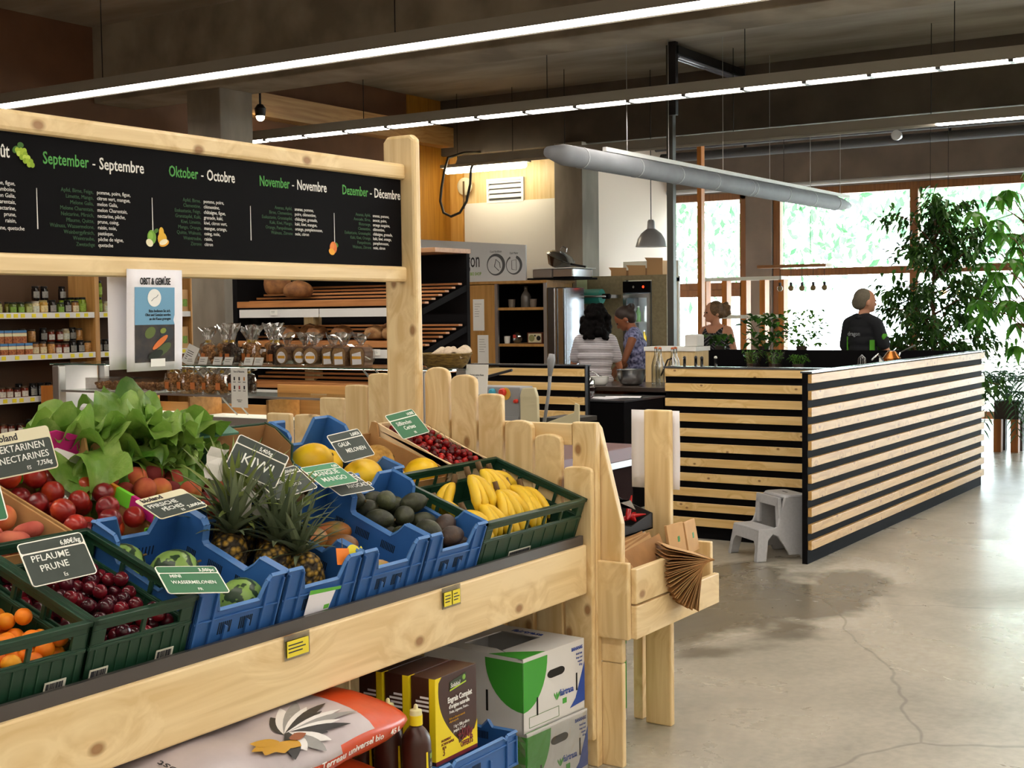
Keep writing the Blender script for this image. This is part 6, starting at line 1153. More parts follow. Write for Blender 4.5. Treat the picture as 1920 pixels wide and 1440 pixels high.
# sign board on the cabinets
sg=thing('sign_board','white shop sign with round drawings standing on the kitchen cabinets','sign',(12.86,8.1,1.946)); MB().prism([(0,0),(1.5,0),(1.5,.52),(0,.40)],0,.02,'x').build('board',mat('sign_face','#cfd2d4',.5),sg)
RY=(pi/2,0,-pi/2)
text('dragon','lettering',INK,sg,(-.002,.985,.17),RY,.25,'LEFT',.52,bold=.001); text('BIO SHOP','lettering',mat('leaf_lime','#7aa52e',.6),sg,(-.002,.76,.075),RY,.05,'LEFT',.7,bold=.001)
def ring(y,z,r,kind,words):
    b=MB(); n=30
    for k in range(n):
        if kind and 4<k<9: continue
        a,c=2*pi*k/n,2*pi*(k+1)/n; w=r*(.80+.12*sin(a+2)) ; w2=r*(.80+.12*sin(c+2)); b.add([(-.002,y+r*cos(a),z+r*sin(a)),(-.002,y+r*cos(c),z+r*sin(c)),(-.002,y+w2*cos(c),z+w2*sin(c)),(-.002,y+w*cos(a),z+w*sin(a))],[(0,1,2,3)])
    b.build('round_drawing',mat('grey_drawing','#55595c',.6),sg); b=MB()
    if kind: b.tube([(-.003,y+.03,z-.05),(-.003,y+.03,z+.05),(-.003,y-.03,z+.06),(-.003,y-.03,z-.06),(-.003,y+.03,z-.05)],.003,4)
    else: b.tube([(-.003,y-.04,z-.07),(-.003,y+.02,z-.02),(-.003,y+.0,z+.06),(-.003,y-.05,z+.02),(-.003,y-.06,z-.04)],.004,4)
    b.build('round_drawing',MAT['grey_drawing'],sg); text(words,'lettering',MAT['grey_drawing'],sg,(-.002,y,z+r+.012),RY,.035,'CENTER',.7)
ring(.40,.19,.125,0,'Cook Buddhism'); ring(.155,.18,.11,1,'Dish Maker')
# steel trays and pans on the fridge side
t=thing('steel_trays','stack of steel and plastic catering trays above the fridge','trays',(12.86,7.55,1.95)); MB().box(-.02,-.09,0,.5,.52,.02).build('tray_rim',BLACK,t); MB().box(0,-.06,.02,.45,.20,.12).build('tray',STEEL,t,bev=.01); MB().box(-.02,.2,.0202,.45,.45,.115).build('tray',mat('tray_taupe','#7a6f66',.4),t,bev=.01); MB().box(-.02,-.09,.12,.47,.48,.128).build('tray_lid',WHITE,t)
t=thing('frying_pans','steel pans and lids piled on the catering trays','pans',(12.95,7.75,2.079),(rad(25),0,0)); bo=MB(); bo.lathe([(.10,0),(.16,.10),(.165,.10),(.105,-.005)],20); bo.build('pan',mat('pan_steel','#8d8a84',.15,1.),t,auto=True,loc=(0,0,.02)); MB().lathe([(.001,.07),(.12,.04),(.17,0),(.165,-.006)],20).build('pan_lid',STEEL,t,auto=True,loc=(0,.0,.13)); MB().tube([(0,-.04,.21),(0,-.03,.25),(0,.03,.25),(0,.04,.21)],.008,6).build('lid_handle',STEEL,t); MB().tube([(0,-.15,.11),(0,-.34,.16)],.012,6).build('pan_handle',DARK,t)
fr=thing('steel_fridge','tall narrow stainless steel fridge between cabinet and teal roll','fridge',(12.8,7.57,0)); SDR=mat('steel_door','#c6cbd2',.16,1.); MB().box(.04,0,0,.45,.212,1.86).build('fridge_body',SDR,fr,bev=.006); MB().box(0,.0,.05,.038,.12,1.86).build('door',SDR,fr,bev=.012); MB().box(0,.125,.05,.038,.212,1.86).build('side_door',mat('steel_dim','#6f7378',.3,1.),fr,bev=.005); MB().tube([(-.03,.105,.6),(-.03,.105,1.85)],.009,6).build('handle',STEEL,fr)
TEAL=mat('teal_roll','#2f8a80',.5); RA=STEEL
t=thing('roll_holder','teal paper roll on a steel rail above the women','paper roll',(13.5,7.74,1.76)); MB().lathe([(.03,-.27),(.085,-.26),(.085,.26),(.03,.27)],18,(0,0,0),'y').build('roll',TEAL,t,auto=True); MB().tube([(-.10,-.36,.0),(-.10,.30,.0)],.012,6).build('rail',STEEL,t); MB().tube([(0,-.36,0),(0,.35,0)],.03,8).build('core',BLACK,t); MB().box(.07,-.3,-.02,.75,-.26,.02).build('bracket',STEEL,t)
b=MB(); b.box(13.88,6.85,0,13.94,7.04,2.0); b.box(13.88,7.40,0,13.94,7.95,2.0); b.box(13.88,7.04,1.945,13.94,7.40,2.0); b.box(13.94,6.85,1.97,14.2,7.89,2.0); struct(b.build('partition_board',mat('chipboard','#978b6c',.7,noise=.2,scale=30)))
gf=thing('glass_fridge','drinks fridge with lit glass door and red display beside the women','fridge',(13.84,7.045,0)); gf.scale=(1,.83,1); FG=mat('fridge_grey','#6d7074',.4); FW=mat('fridge_inside','#e8ecec',.4)
b=MB(); b.box(.03,0,0,.39,.02,1.93); b.box(.03,.40,0,.39,.42,1.93); b.box(.37,.02,0,.39,.40,1.93); b.box(.03,.02,1.80,.37,.40,1.93); b.box(.03,.02,0,.37,.40,.12); b.build('fridge_body',FG,gf); MB().box(.36,.022,.121,.368,.398,1.798).build('inner_wall',FW,gf)
for z in (.5,.85,1.15,1.45): MB().box(.06,.022,z,.355,.398,z+.012).build('shelf',FW,gf)
MB().box(.05,.03,.15,.058,.042,1.75).build('light_strip',emis('fridge_light','#eef6ff',40),gf)
MB().box(0,0,1.80,.029,.42,1.93).build('display_panel',BLACK,gf); MB().lathe([(.016,0),(.014,-.006)],10,(-.001,.10,1.865),'x').build('display_light',emis('red_light','#ff3a1a',2.5),gf); MB().lathe([(.018,0),(.016,-.006)],10,(-.001,.25,1.865),'x').build('display_dial',STEEL,gf)
b=MB(); b.box(0,0,.1,.029,.05,1.79); b.box(0,.37,.1,.029,.42,1.79); b.box(0,.05,.1,.029,.37,.16); b.box(0,.05,1.74,.029,.37,1.79); b.build('door',STEEL,gf); MB().box(.008,.05,.16,.014,.37,1.74).build('door_glass',glass('fridge_glass',(.95,.98,.97),0,.93),gf)
for i,(y,z,c,h) in enumerate(((7.20,1.163,'c9a52c',.2),(7.28,1.163,'c9a52c',.2),(7.36,1.163,'4a6a9a',.2),(7.22,.863,'c9a52c',.22),(7.32,.863,'7a2f28',.22),(7.40,.863,'3f6a9a',.22),(7.25,1.463,'d8d8d4',.18),(7.37,1.463,'5a8a4a',.18))):
    t=thing('drink_bottle','%s bottle on the %s shelf of the drinks fridge'%({'c9a52c':'yellow','4a6a9a':'blue','7a2f28':'red','3f6a9a':'dark blue','d8d8d4':'white','5a8a4a':'green'}[c]+(' first' if y==7.20 else ' second' if y==7.28 else ''),{1.163:'third',.863:'second',1.463:'top'}[z]),'bottle',(14.0,7.045+(y-7.09)*.83,z)); MB().lathe([(.03,0),(.032,.01),(.032,h*.6),(.013,h*.8),(.013,h*.93)],12).build('bottle_body',mat('drink_'+c,'#'+c,.2),t,auto=True); MB().lathe([(.015,h*.931),(.015,h)],10).build('cap',WHITE,t)
t=thing('info_sign','small green and white info sign on the concrete column','sign',(13.795,7.94,2.03)); MB().box(-.006,-.10,-.32,-.001,.04,.08).build('board',mat('info_green','#b7c7a2',.6),t); MB().box(-.008,-.03,-.31,-.0062,.02,-.25).build('red_mark',MAT['pic_red'],t)
random.seed(8); CB2=mat('carton_light','#c9a070',.8)
for i,(y,w,h,lb) in enumerate(((7.15,.20,.16,'tall open carton on top of the chipboard wall'),(7.38,.22,.08,'flat carton beside the tall one on the chipboard wall'),(7.62,.2,.06,'low carton at the column end of the chipboard wall'))):
    t=thing('carton',lb,'box',(13.9,y-.14,2.001)); MB().box(0,-w/2,0,.24,w/2,h).build('carton_body',CB2,t); MB().prism([(-w/2,h),(w/2,h),(w/2+.03,h+.04),(-w/2,h+.03)],.0,.006,'x').build('flap',CB2,t)
t=thing('side_cabinet','pale low cabinet with a white machine at the steel column','cabinet',(11.45,5.36,0)); MB().box(0,0,0,.3,.52,1.21).build('cabinet_body',OCH2,t,bev=.004); MB().box(-.01,-.01,1.21,.31,.53,1.25).build('cabinet_top',WHITE,t); b=MB(); b.tube([(-.005,.24,1.14),(-.05,.26,1.13),(-.05,.32,1.0),(-.03,.34,.98)],.008,6); b.build('tap_hose',DARK,t); 
t=thing('white_box','plain white box at the end of the low pale cabinet','box',(11.5,5.425,1.251)); MB().box(0,-.06,0,.16,.07,.11).build('box_body',mat('offwhite_box','#d6d4cf',.6),t,bev=.01); MB().box(.02,-.05,.1105,.14,.06,.114).build('lid',WHITE,t)
st2=thing('steel_column','slim steel post rising from behind the counter to the beam','post',(12.40,6.06,0)); MB().box(-.035,-.035,0,.035,.035,3.555).build('post',mat('post_steel','#4f4e48',.45,.3),st2); MB().box(-.07,-.07,0,.07,.07,.012).build('foot_plate',DARK,st2); MB().box(-.035,-.035,3.555,.035,.035,4.25).build('post_top',MAT['post_steel'],st2)
pw=thing('wooden_post','orange wooden post standing by the far windows','post',(16.0,7.40,0)); MB().box(-.05,-.03,0,.05,.03,4.25).build('post',ORW,pw); MB().box(-.06,-.05,0,.06,.05,.01).build('foot',DARK,pw)
# pendant, duct, rails, pipes, ceiling fixture
pl=thing('pendant_lamp','grey metal pendant lamp hanging before the bright side wall','pendant lamp',(13.5,6.85,2.30)); MB().lathe([(.175,0),(.172,.012),(.15,.09),(.11,.15),(.06,.19),(.045,.20),(.04,.28),(.028,.30),(.026,.296),(.037,.275),(.042,.195),(.056,.185),(.105,.145),(.145,.085),(.168,.004)],28).build('shade',mat('lamp_grey','#a9aaad',.35,.5),pl,auto=True); MB().tube([(0,0,.30),(0,0,1.95)],.005,5).build('cord',DARK,pl); MB().ball((0,0,.05),.035,12,8).build('bulb',WHITE,pl,smooth=True)
du=thing('fabric_duct','long grey fabric air duct hung on a white rail','air duct',(9.0,5.45,2.83)); FB=mat('duct_fabric','#8d9097',.7,noise=.12,scale=6); b=MB(); pts=[];rs=[]
for k in range(31):
    s=k/30; pts.append((s*7.0,0,0)); rs.append(.085 if s>.03 else .045+.04*s/.03)
for k in range(31):
    if 27<=k: rs[k]*=(1,.97,.8,.45)[k-27]
b.tube(pts,rs,16); b.build('duct_body',FB,du,smooth=True); b=MB()
for x in (.5,1.45,2.25,3.05,3.9,4.0,4.9,5.7,6.5): b.lathe([(.088,x-.008),(.088,x+.008)],16,(0,0,0),'x')
b.build('seam_ring',mat('duct_seam','#b9bcc2',.6),du); MB().box(.9,-.018,.09,7.0,.018,.125).build('rail',WHITE,du)
for x in (1.3,2.1,3.3,4.5,5.7,6.7): MB().tube([(x,0,.125),(x,0,1.42)],.003,4).build('hanger_wire',ALU,du)
pp=thing('ceiling_pipes','dark grey pipes under the ceiling before the window wall','pipe',(18.9,-5,3.93)); MB().tube([(0,0,0),(0,14.4,0)],.07,10).build('pipe',mat('pipe_grey','#4d4c50',.5),pp,smooth=True); MB().tube([(-.2,3,.12),(-.2,14.4,.12)],.04,8).build('pipe',MAT['pipe_grey'],pp,smooth=True); MB().tube([(-.0,5.9,0),(-1.6,5.9,.05),(-3.5,5.9,.1)],.05,8).build('branch_pipe',MAT['pipe_grey'],pp,smooth=True); b=MB(); [b.box(-.02,y,.06,.02,y+.03,.32) for y in (1,4,7,10,13)]; b.build('bracket',DARK,pp)
cf=thing('ceiling_fixture','dark unlit tube fixture mounted on the ceiling between the strip lights','ceiling light',(12.25,5.96,4.13)); MB().box(0,-.06,0,1.9,.06,.08).build('housing',DARK,cf); MB().tube([(.05,-.03,-.02),(1.85,-.03,-.02)],.018,8).build('tube',mat('tube_off','#8d8fa0',.2),cf); MB().tube([(.05,.03,-.02),(1.85,.03,-.02)],.018,8).build('tube',MAT['tube_off'],cf); MB().box(-.03,-.04,-.6,.03,.04,.12).build('end_bracket',DARK,cf)
sp=thing('spotlight','small silver spotlight at the end of the lit strip','spotlight',(13.0,3.96,3.25)); b=MB(); b.lathe([(.05,0),(.045,.05),(.03,.11)],14,(0,0,0),'x'); b.build('spot_head',ALU,sp,auto=True); MB().tube([(.03,0,.03),(.0,0,.10),(-.06,0,.14)],.012,6).build('stem',DARK,sp)
# white shelf frame with orange posts by the windows
ws=thing('open_shelf','white-edged open shelf with orange posts in front of the far windows','shelf',(18.0,7.05,0))
for y in (.02,.30,.58,.88,1.2): MB().box(-.08,y-.04,0,.08,y+.04,2.0).build('post',ORW,ws)
for z in (2.0,1.46,.9,.3): MB().box(-.12,0,z,.14,1.25,z+.05).build('shelf_board',WHITE,ws)
dr=thing('glass_door','white framed glass door beside the orange wooden post','door',(17.4,8.45,0)); b=MB(); b.box(0,-.05,0,.05,.03,2.08); b.box(0,.75,0,.05,.83,2.08); b.box(0,-.05,2.0,.05,.83,2.08); b.box(0,-.05,0,.05,.83,.1); b.build('frame',WHITE,dr); MB().box(.02,.03,.1,.028,.75,2.0).build('pane',GLS,dr); MB().box(-.03,.05,.98,0,.07,1.15).build('handle',STEEL,dr); MB().box(-.01,-.05,2.085,.06,.83,2.3).build('header',WHITE,dr)
def hang(label,x,y0,y1,z,lit,drop,n):
    t=thing('bulb_lamp',label,'hanging lamp',(x,(y0+y1)/2,z)); MB().box(-.10,(y0-y1)/2-.05,0,.10,(y1-y0)/2+.25,.035).build('board',wood('lamp_board','#a9713f','#8f5c30','y',ks=.4,kn=0),t); b=MB(); [b.tube([(0,s*(y1-y0)*.3+.06,.035),(0,s*(y1-y0)*.3+.06,4.25-z)],.003,4) for s in (-1,1)]; b.build('hanger_wire',DARK,t)
    for k in range(n):
        y=(y0-y1)/2+(y1-y0)*k/(n-1); MB().tube([(0,y,0),(0,y,-drop)],.003,4).build('cord',DARK,t); q=MB().ball((0,y,-drop-.035),.035,10,8).build('bulb',emis('bulb_lit','#ffc46a',16) if lit else mat('bulb_clear','#8a7550',.2),t,smooth=True); MB().lathe([(.018,0),(.018,.04)],8,(0,y,-drop-.005)).build('socket',DARK,t)
hang('hanging wooden lamp with a row of unlit bulbs above the counter',15.3,5.5,6.05,2.08,False,.21,5); hang('hanging wooden lamp with glowing bulbs behind the fig tree',16.25,4.2,4.55,2.05,True,.25,3)
# thin red line painted on the floor
struct(MB().prism([(6.75,1.30),(6.77,1.29),(8.6,.62),(8.6,.60)][::1],.0005,.0015,'z').build('floor_marking',mat('red_line','#b5483a',.6)))
# ================================================================ people
SKN=mat('skin_tan','#a86f50',.55,sss=0); SKD=mat('skin_brown','#8a5438',.55); SKL=mat('skin_fair','#b98468',.55); HAIRB=mat('hair_black','#0b0808',.85,noise=.4,scale=60,bump=.5,spec=.12); HAIRD=mat('hair_dark','#2a1c16',.6,noise=.3,scale=60); HAIRF=mat('hair_blond','#6d5233',.6,c2='#4a3722',scale=70,bump=.4); HAIRG=mat('hair_grey','#6d6556',.7,noise=.2,scale=80)
def remesh(o,vox,smooth=6):
    r=o.modifiers.new('remesh','REMESH'); r.mode='VOXEL'; r.voxel_size=vox; r.use_smooth_shade=True
    s=o.modifiers.new('smooth','SMOOTH'); s.factor=.5; s.iterations=smooth; return o
def limb(b,pts,rs,n=12):
    b.tube(pts,rs,n); [b.ball(p,r*.995,n,8) for p,r in zip(pts,rs)]
def hand(b,w,d,palm,side,curl=.5,s=1.0):
    """palm, four unequal bent fingers and a thumb leaving the side of the palm"""
    w=Vector(w); d=Vector(d).normalized(); nrm=(Vector(palm)-d*Vector(palm).dot(d)).normalized(); lat=d.cross(nrm)*side
    for t in (0,.25,.5,.75,1): 
        for q in (-.022,-.007,.008,.022): b.ball(tuple(w+d*(.015+.075*t)*s+lat*q*s),.0135*s,8,6)
    for k,(q,l) in enumerate(((.026,.066),(.009,.078),(-.008,.072),(-.024,.056))):
        p=w+d*.092*s+lat*q*s; dd=d.copy(); pts=[tuple(p)]; c=curl*(.8+.12*k)
        for j in range(3): dd=(dd*cos(c*.55)+nrm*sin(c*.55)).normalized(); p=p+dd*l*s*(.45,.32,.23)[j]; pts.append(tuple(p))
        b.tube(pts,[.0088*s,.0084*s,.0078*s,.0068*s],7); [b.ball(x,.0082*s,7,5) for x in pts]
    p=w+d*.030*s+lat*.028*s; pts=[tuple(p)]; dd=(d*.55+lat*.7+nrm*.35).normalized()
    for j in range(2): p=p+dd*.034*s; pts.append(tuple(p)); dd=(dd*.8+d*.5+nrm*.15).normalized()
    b.tube(pts,[.0115*s,.0105*s,.0085*s],7); [b.ball(x,.010*s,7,5) for x in pts]
def person(label,loc,heading,H,skin,head_turn,head_pitch,armL,armR,female=True,build=1.0,lean=0.,palms=((0,-1,0),(0,1,0)),curl=.5):
    """local frame: faces +x, left is +y. arms: (elbow, wrist) in metres at 1.68 m height"""
    k=H/1.68; t=thing('person',label,'person',loc,(0,0,rad(heading))); t.scale=(k,k,k)
    sw=.158 if female else .160; hw_=.125*build if female else .12*build; ly=lambda z:lean*max(0,z-.92)
    b=MB(); P=lambda x,y,z:(x+ly(z),y,z)
    # torso
    for z,rx,ry in ((.90,.105,.15),(.98,.10,.14),(1.06,.092,.125),(1.14,.098,.132),(1.22,.108,.148),(1.30,.105,.155),(1.37,.085,.15)): b.ball(P(.0,0,z),(rx*build,ry*build,.085),18,10)
    limb(b,[P(-.01,-sw+.01,1.385),P(-.015,0,1.42),P(-.01,sw-.01,1.385)],[.05,.055,.05]); limb(b,[P(-.01,0,1.40),P(.008,0,1.47),P(.02,0,1.53)],[.058,.052,.05])
    # head turned and bowed about the top of the neck
    HM=Matrix.Translation(Vector(P(.012,0,1.50)))@Matrix.Rotation(rad(head_turn),4,'Z')@Matrix.Rotation(rad(head_pitch),4,'Y')
    hp=lambda x,y,z:tuple(HM@Vector((x,y,z)))
    b.T=HM
    b.ball((.012,0,.095),(.098,.076,.105),20,14); b.ball((.045,0,.045),(.058,.058,.065),16,10); b.ball((.075,0,.008),(.030,.034,.026),12,8); b.ball((.0,0,.0),(.05,.05,.05),12,8)
    b.tube([(.102,0,.085),(.118,0,.062),(.122,0,.050)],[.008,.011,.013],8); b.ball((.119,0,.052),.014,8,6); b.ball((.106,-.010,.049),.009,6,5); b.ball((.106,.010,.049),.009,6,5)
    b.ball((.099,0,.024),(.010,.024,.007),10,6); b.ball((.097,0,.012),(.011,.021,.008),10,6); b.ball((.095,0,.098),(.012,.05,.010),10,6)
    for s in (-1,1): b.ball((.0,s*.078,.068),(.020,.009,.032),10,8)
    b.T=Matrix.Identity(4)
    # arms and hands
    for s,(e,w),pm in ((1,armL,palms[0]),(-1,armR,palms[1])):
        sh=P(-.008,s*sw,1.375); e=P(*e); w=P(*w); m1=tuple((Vector(sh)*.55+Vector(e)*.45)); m2=tuple(Vector(e)*.65+Vector(w)*.35); f=.92 if female else 1.05
        limb(b,[sh,m1,e,m2,w],[.050*f*build,.043*f*build,.034*f,.036*f,.024*f]); hand(b,w,Vector(w)-Vector(e),pm,s,curl)
    # legs and feet
    for s in (-1,1): limb(b,[(0,s*.085,.90),(.005,s*.09,.70),(.012,s*.088,.49),(-.012,s*.088,.33),(-.012,s*.088,.09)],[.088*build,.075,.052,.052,.034]); limb(b,[(-.03,s*.088,.045),(.07,s*.095,.038),(.14,s*.10,.028)],[.042,.040,.026])
    body=remesh(b.build('body',skin,t),.0085,4)
    for s in (-1,1):
        MB().ball(hp(.100,s*.031,.088),(.010,.012,.008),10,8).build('eye',mat('eye_dark','#1b1512',.2),t,smooth=True)
    return t,P,hp,sw
def top(t,P,sw,m,build=1.,sleeve=None,zlo=.93,zhi=1.385,pad=.014,name='shirt',straps=False,hem=1.0):
    b=MB(); 
    for z,rx,ry in ((.90,.105,.15),(.98,.104,.145),(1.06,.10,.134),(1.14,.104,.138),(1.22,.112,.150),(1.30,.107,.156),(1.37,.085,.15)):
        if z<zlo-.02 or z>zhi+.01: continue
        b.ball(P(.0,0,z),((rx*build+pad)*(hem if z<1 else 1),(ry*build+pad)*(hem if z<1 else 1),.085),18,10)
    if straps:
        for s in (-1,1): limb(b,[P(.108*build,s*.055,1.27),P(.09,s*.085,1.36),P(0,s*.105,1.425),P(-.085,s*.08,1.36),P(-.10*build,s*.05,1.27)],[.036,.028,.024,.028,.036])
    else: limb(b,[P(-.01,-sw+.01,1.385),P(-.012,-.06,1.418),P(-.012,.06,1.418),P(-.01,sw-.01,1.385)],[.060,.062,.062,.060])
    if sleeve:
        for s,(a,c) in sleeve.items(): sh=Vector(P(-.008,s*sw,1.375)); e=Vector(P(*a)); limb(b,[tuple(sh),tuple(sh+(e-sh)*c*.6),tuple(sh+(e-sh)*c)],[.064,.062,.060])
    return remesh(b.build(name,m,t),.010,5)
def trousers(t,m,build=1.,long=True,pad=.014):
    b=MB(); [b.ball((0,0,z),(rx*build+pad,ry*build+pad,.075),18,10) for z,rx,ry in ((.90,.105,.152),(.96,.102,.146))]
    for s in (-1,1): limb(b,[(0,s*.085,.88),(.005,s*.09,.70),(.012,s*.088,.49),(-.008,s*.088,.30),(-.010,s*.088,.10)][:5 if long else 3],[.094*build+.01,.088,.070,.068,.062][:5 if long else 3])
    remesh(b.build('trousers',m,t),.012,4)
    for s in (-1,1): o=MB(); limb(o,[(-.03,s*.088,.048),(.07,s*.095,.042),(.145,s*.10,.034)],[.050,.047,.034]); o.build('shoe',mat('shoe_dark','#242326',.5),t,smooth=True)
def stripes(name,a,b_,scale,chevron=0.,thin=.5):
    m=mat(name,a,.8); T=m.node_tree; N=T.nodes.new; L_=T.links.new; tc=N('ShaderNodeTexCoord'); sx=N('ShaderNodeSeparateXYZ'); L_(tc.outputs['Object'],sx.inputs[0]); ab=N('ShaderNodeMath'); ab.operation='ABSOLUTE'; L_(sx.outputs['Y'],ab.inputs[0])
    ma=N('ShaderNodeMath'); ma.operation='MULTIPLY_ADD'; ma.inputs[1].default_value=-chevron; L_(ab.outputs[0],ma.inputs[0]); L_(sx.outputs['Z'],ma.inputs[2]); mu=N('ShaderNodeMath'); mu.operation='MULTIPLY'; mu.inputs[1].default_value=scale; L_(ma.outputs[0],mu.inputs[0]); fr_=N('ShaderNodeMath'); fr_.operation='FRACT'; L_(mu.outputs[0],fr_.inputs[0]); gt=N('ShaderNodeMath'); gt.operation='GREATER_THAN'; gt.inputs[1].default_value=thin; L_(fr_.outputs[0],gt.inputs[0])
    mx=N('ShaderNodeMix'); mx.data_type='RGBA'; L_(gt.outputs[0],mx.inputs[0]); mx.inputs[6].default_value=rgb(a); mx.inputs[7].default_value=rgb(b_); L_(mx.outputs[2],T.nodes['Principled BSDF'].inputs['Base Color']); return m
BLKT=mat('cloth_black','#1b1a1e',.85); GRYT=mat('cloth_dark_grey','#2d2d31',.85)
# woman with curly hair and striped tee, seen from behind
aL=((.07,.235,1.10),(.24,.15,.99)); aR=((.05,-.245,1.10),(.22,-.17,.985))
t,P,hp,sw=person('person with long curly black hair and grey striped tee standing at the worktable, back turned',(11.34,6.36,0),28,1.60,SKN,0,8,aL,aR,build=1.14,palms=((0,0,-1),(0,0,-1)))
top(t,P,sw,stripes('tee_stripes','#cfccd0','#77727c',58,0,.58),1.16,{1:(aL[0],.62),-1:(aR[0],.62)},zlo=.90,hem=1.03); trousers(t,GRYT,1.14)
random.seed(12); b=MB()
for k in range(230):
    a=random.uniform(0,2*pi); z=random.uniform(-.17,.175); r=.105+.02*random.random()+(.025 if z<.08 else -.02)+(.0 if z<.13 else -.035)
    if cos(a)>.45 and z<.11: continue
    b.ball(hp(-.005+r*cos(a)*1.0,r*.98*sin(a),.055+z),random.uniform(.022,.034),8,6)
b.ball(hp(-.02,0,.12),(.11,.09,.10),16,10); b.ball(hp(-.06,0,.0),(.08,.115,.14),16,10); remesh(b.build('hair',HAIRB,t),.010,1)
# woman with dark tied-up hair bending over the work, blue print top
aL=((.12,.20,1.13),(.30,.10,.985)); aR=((.10,-.22,1.12),(.29,-.13,.985))
t,P,hp,sw=person('person with dark pinned-up hair and blue patterned sleeveless top bending over the worktable',(11.98,6.20,0),112,1.63,SKD,0,38,aL,aR,build=1.02,lean=.16,palms=((0,0,-1),(0,0,-1)))
fl=mat('floral_blue','#8f92b8',.8,c2='#2f3358',scale=38); top(t,P,sw,fl,1.04,None,zlo=.92,pad=.013); trousers(t,mat('cloth_navy','#23263a',.85),1.04)
b=MB(); b.ball(hp(-.012,0,.115),(.104,.086,.098),18,12); b.ball(hp(-.05,0,.06),(.066,.082,.08),14,10); b.ball(hp(-.115,0,.135),(.045,.045,.045),12,8); remesh(b.build('hair',HAIRD,t),.010,2)
MB().ball(hp(.0,.088,.035),.006,8,6).build('earring',STEEL,t); b=MB(); [b.ball(hp(-.13,.03*s,.15),(.012,.03,.022),8,6) for s in (-1,1)]; b.build('hair_bow',mat('bow_black','#202024',.6),t,smooth=True)
# woman with blond bun, black striped top, head turned aside
aL=((-.01,.245,1.09),(.06,.25,.86)); aR=((-.01,-.245,1.09),(.05,-.25,.86))
t,P,hp,sw=person('person with tied blond hair and black striped sleeveless top behind the counter, looking aside',(13.25,5.96,0),172,1.66,SKL,-38,4,aL,aR,build=1.05)
top(t,P,sw,stripes('chevron_top','#17161b','#8d8a90',26,-.9,.86),1.05,None,zlo=.90,zhi=1.31,straps=True,pad=.017); trousers(t,BLKT,1.05)
random.seed(5); b=MB(); b.ball(hp(-.015,0,.11),(.106,.087,.10),18,12); b.ball(hp(-.045,0,.075),(.07,.084,.07),14,10)
for k in range(26): b.ball(hp(-.125+random.uniform(-.035,.03),random.uniform(-.04,.04),.115+random.uniform(-.075,.05)),random.uniform(.016,.03),8,6)
remesh(b.build('hair',HAIRF,t),.010,1)
# man with short grey hair, black and green polo, walking away
aL=((.06,.26,1.13),(.25,.20,1.06)); aR=((-.04,-.27,1.10),(-.02,-.30,.84)); 
t,P,hp,sw=person('person with short grey hair in black polo with green panels, walking by the windows',(12.82,4.22,0),-22,1.755,SKL,-22,0,((.0,.225,1.10),(.03,.25,.85)),((.07,-.215,1.12),(.28,-.18,1.03)),female=False,build=.90)
top(t,P,sw,mat('polo_black','#15171d',.85),0.92,{1:((.0,.225,1.10),.72),-1:((.07,-.215,1.12),.72)},zlo=.88,pad=.017,name='polo_shirt'); trousers(t,GRYT,.92)
GP=mat('polo_green','#4f9a26',.8)
b=MB(); b.grid(lambda u,v:((.108+.005)*cos(rad(118+ (u-.5)*26*sin(pi*min(1,v*.9+.1)))),(.142+.018)*sin(rad(118+(u-.5)*26*sin(pi*min(1,v*.9+.1)))),.90+.36*v),6,8); b.build('green_panel',GP,t,solid=.012)
b=MB(); b.grid(lambda u,v:((.108+.005)*cos(rad(-118+ (u-.5)*26)),(.142+.018)*sin(rad(-112+(u-.5)*16)),.90+.33*v),6,8); b.build('green_panel',GP,t,solid=.012)
MB().ball((.02,-.232,1.26),(.04,.014,.035),12,8).build('sleeve_patch',GP,t,smooth=True)
text('dragon','lettering',mat('polo_print','#9aa0a6',.8),t,(-.122,.08,1.27),(pi/2,0,-pi/2),.055,'LEFT',.95,bold=.0008)
b=MB(); b.ball(hp(-.012,0,.112),(.100,.081,.097),18,12); b.ball(hp(-.05,0,.075),(.058,.079,.07),14,10); remesh(b.build('hair',HAIRG,t),.009,2)
b=MB(); limb(b,[P(-.03,-.075,1.425),P(-.065,0,1.44),P(-.03,.075,1.425)],[.022,.024,.022]); b.build('collar',mat('polo_black'),t,smooth=True)
MB().tube([hp(.10,-.045,.092),hp(.118,-.02,.088),hp(.118,.02,.088),hp(.10,.045,.092)],.0035,5).build('glasses',DARK,t)
# ================================================================ indoor plants
LFD=leafmat('fig_leaf','#1c3a14','#3f6a22',.38,.35); LFS=leafmat('umbrella_leaf','#2f6a1a','#5f9a30',.45,.35); LFP=leafmat('palm_leaf','#1c3a24','#3d6a3f',.3,.4); LFB=leafmat('basil_leaf','#356a1c','#6aa03a',.4,.4); BARK=mat('bark','#6a4a30',.85,noise=.3,scale=25); POT=mat('pot_dark','#3a2f2a',.6); POTW=wood('pot_wood','#a8682f','#8d5222','z',ks=.5,kn=0)
def leaf(b,p,d,l,w,droop=.4,fold=.25):
    p=Vector(p); d=Vector(d).normalized(); s=d.cross(Vector((0,0,1))); s=s.normalized() if s.length>.05 else Vector((1,0,0)); n=s.cross(d); m=p+d*l*.5-Vector((0,0,1))*droop*l*.15; e=p+d*l*.95-Vector((0,0,1))*droop*l*.55
    b.add([tuple(p),tuple(p+d*l*.28+s*w*.42+n*w*fold),tuple(m+s*w*.5+n*w*fold),tuple(e),tuple(m-s*w*.5+n*w*fold),tuple(p+d*l*.28-s*w*.42+n*w*fold),tuple(m)],[(0,6,2,1),(6,3,2),(0,5,4,6),(6,4,3)])
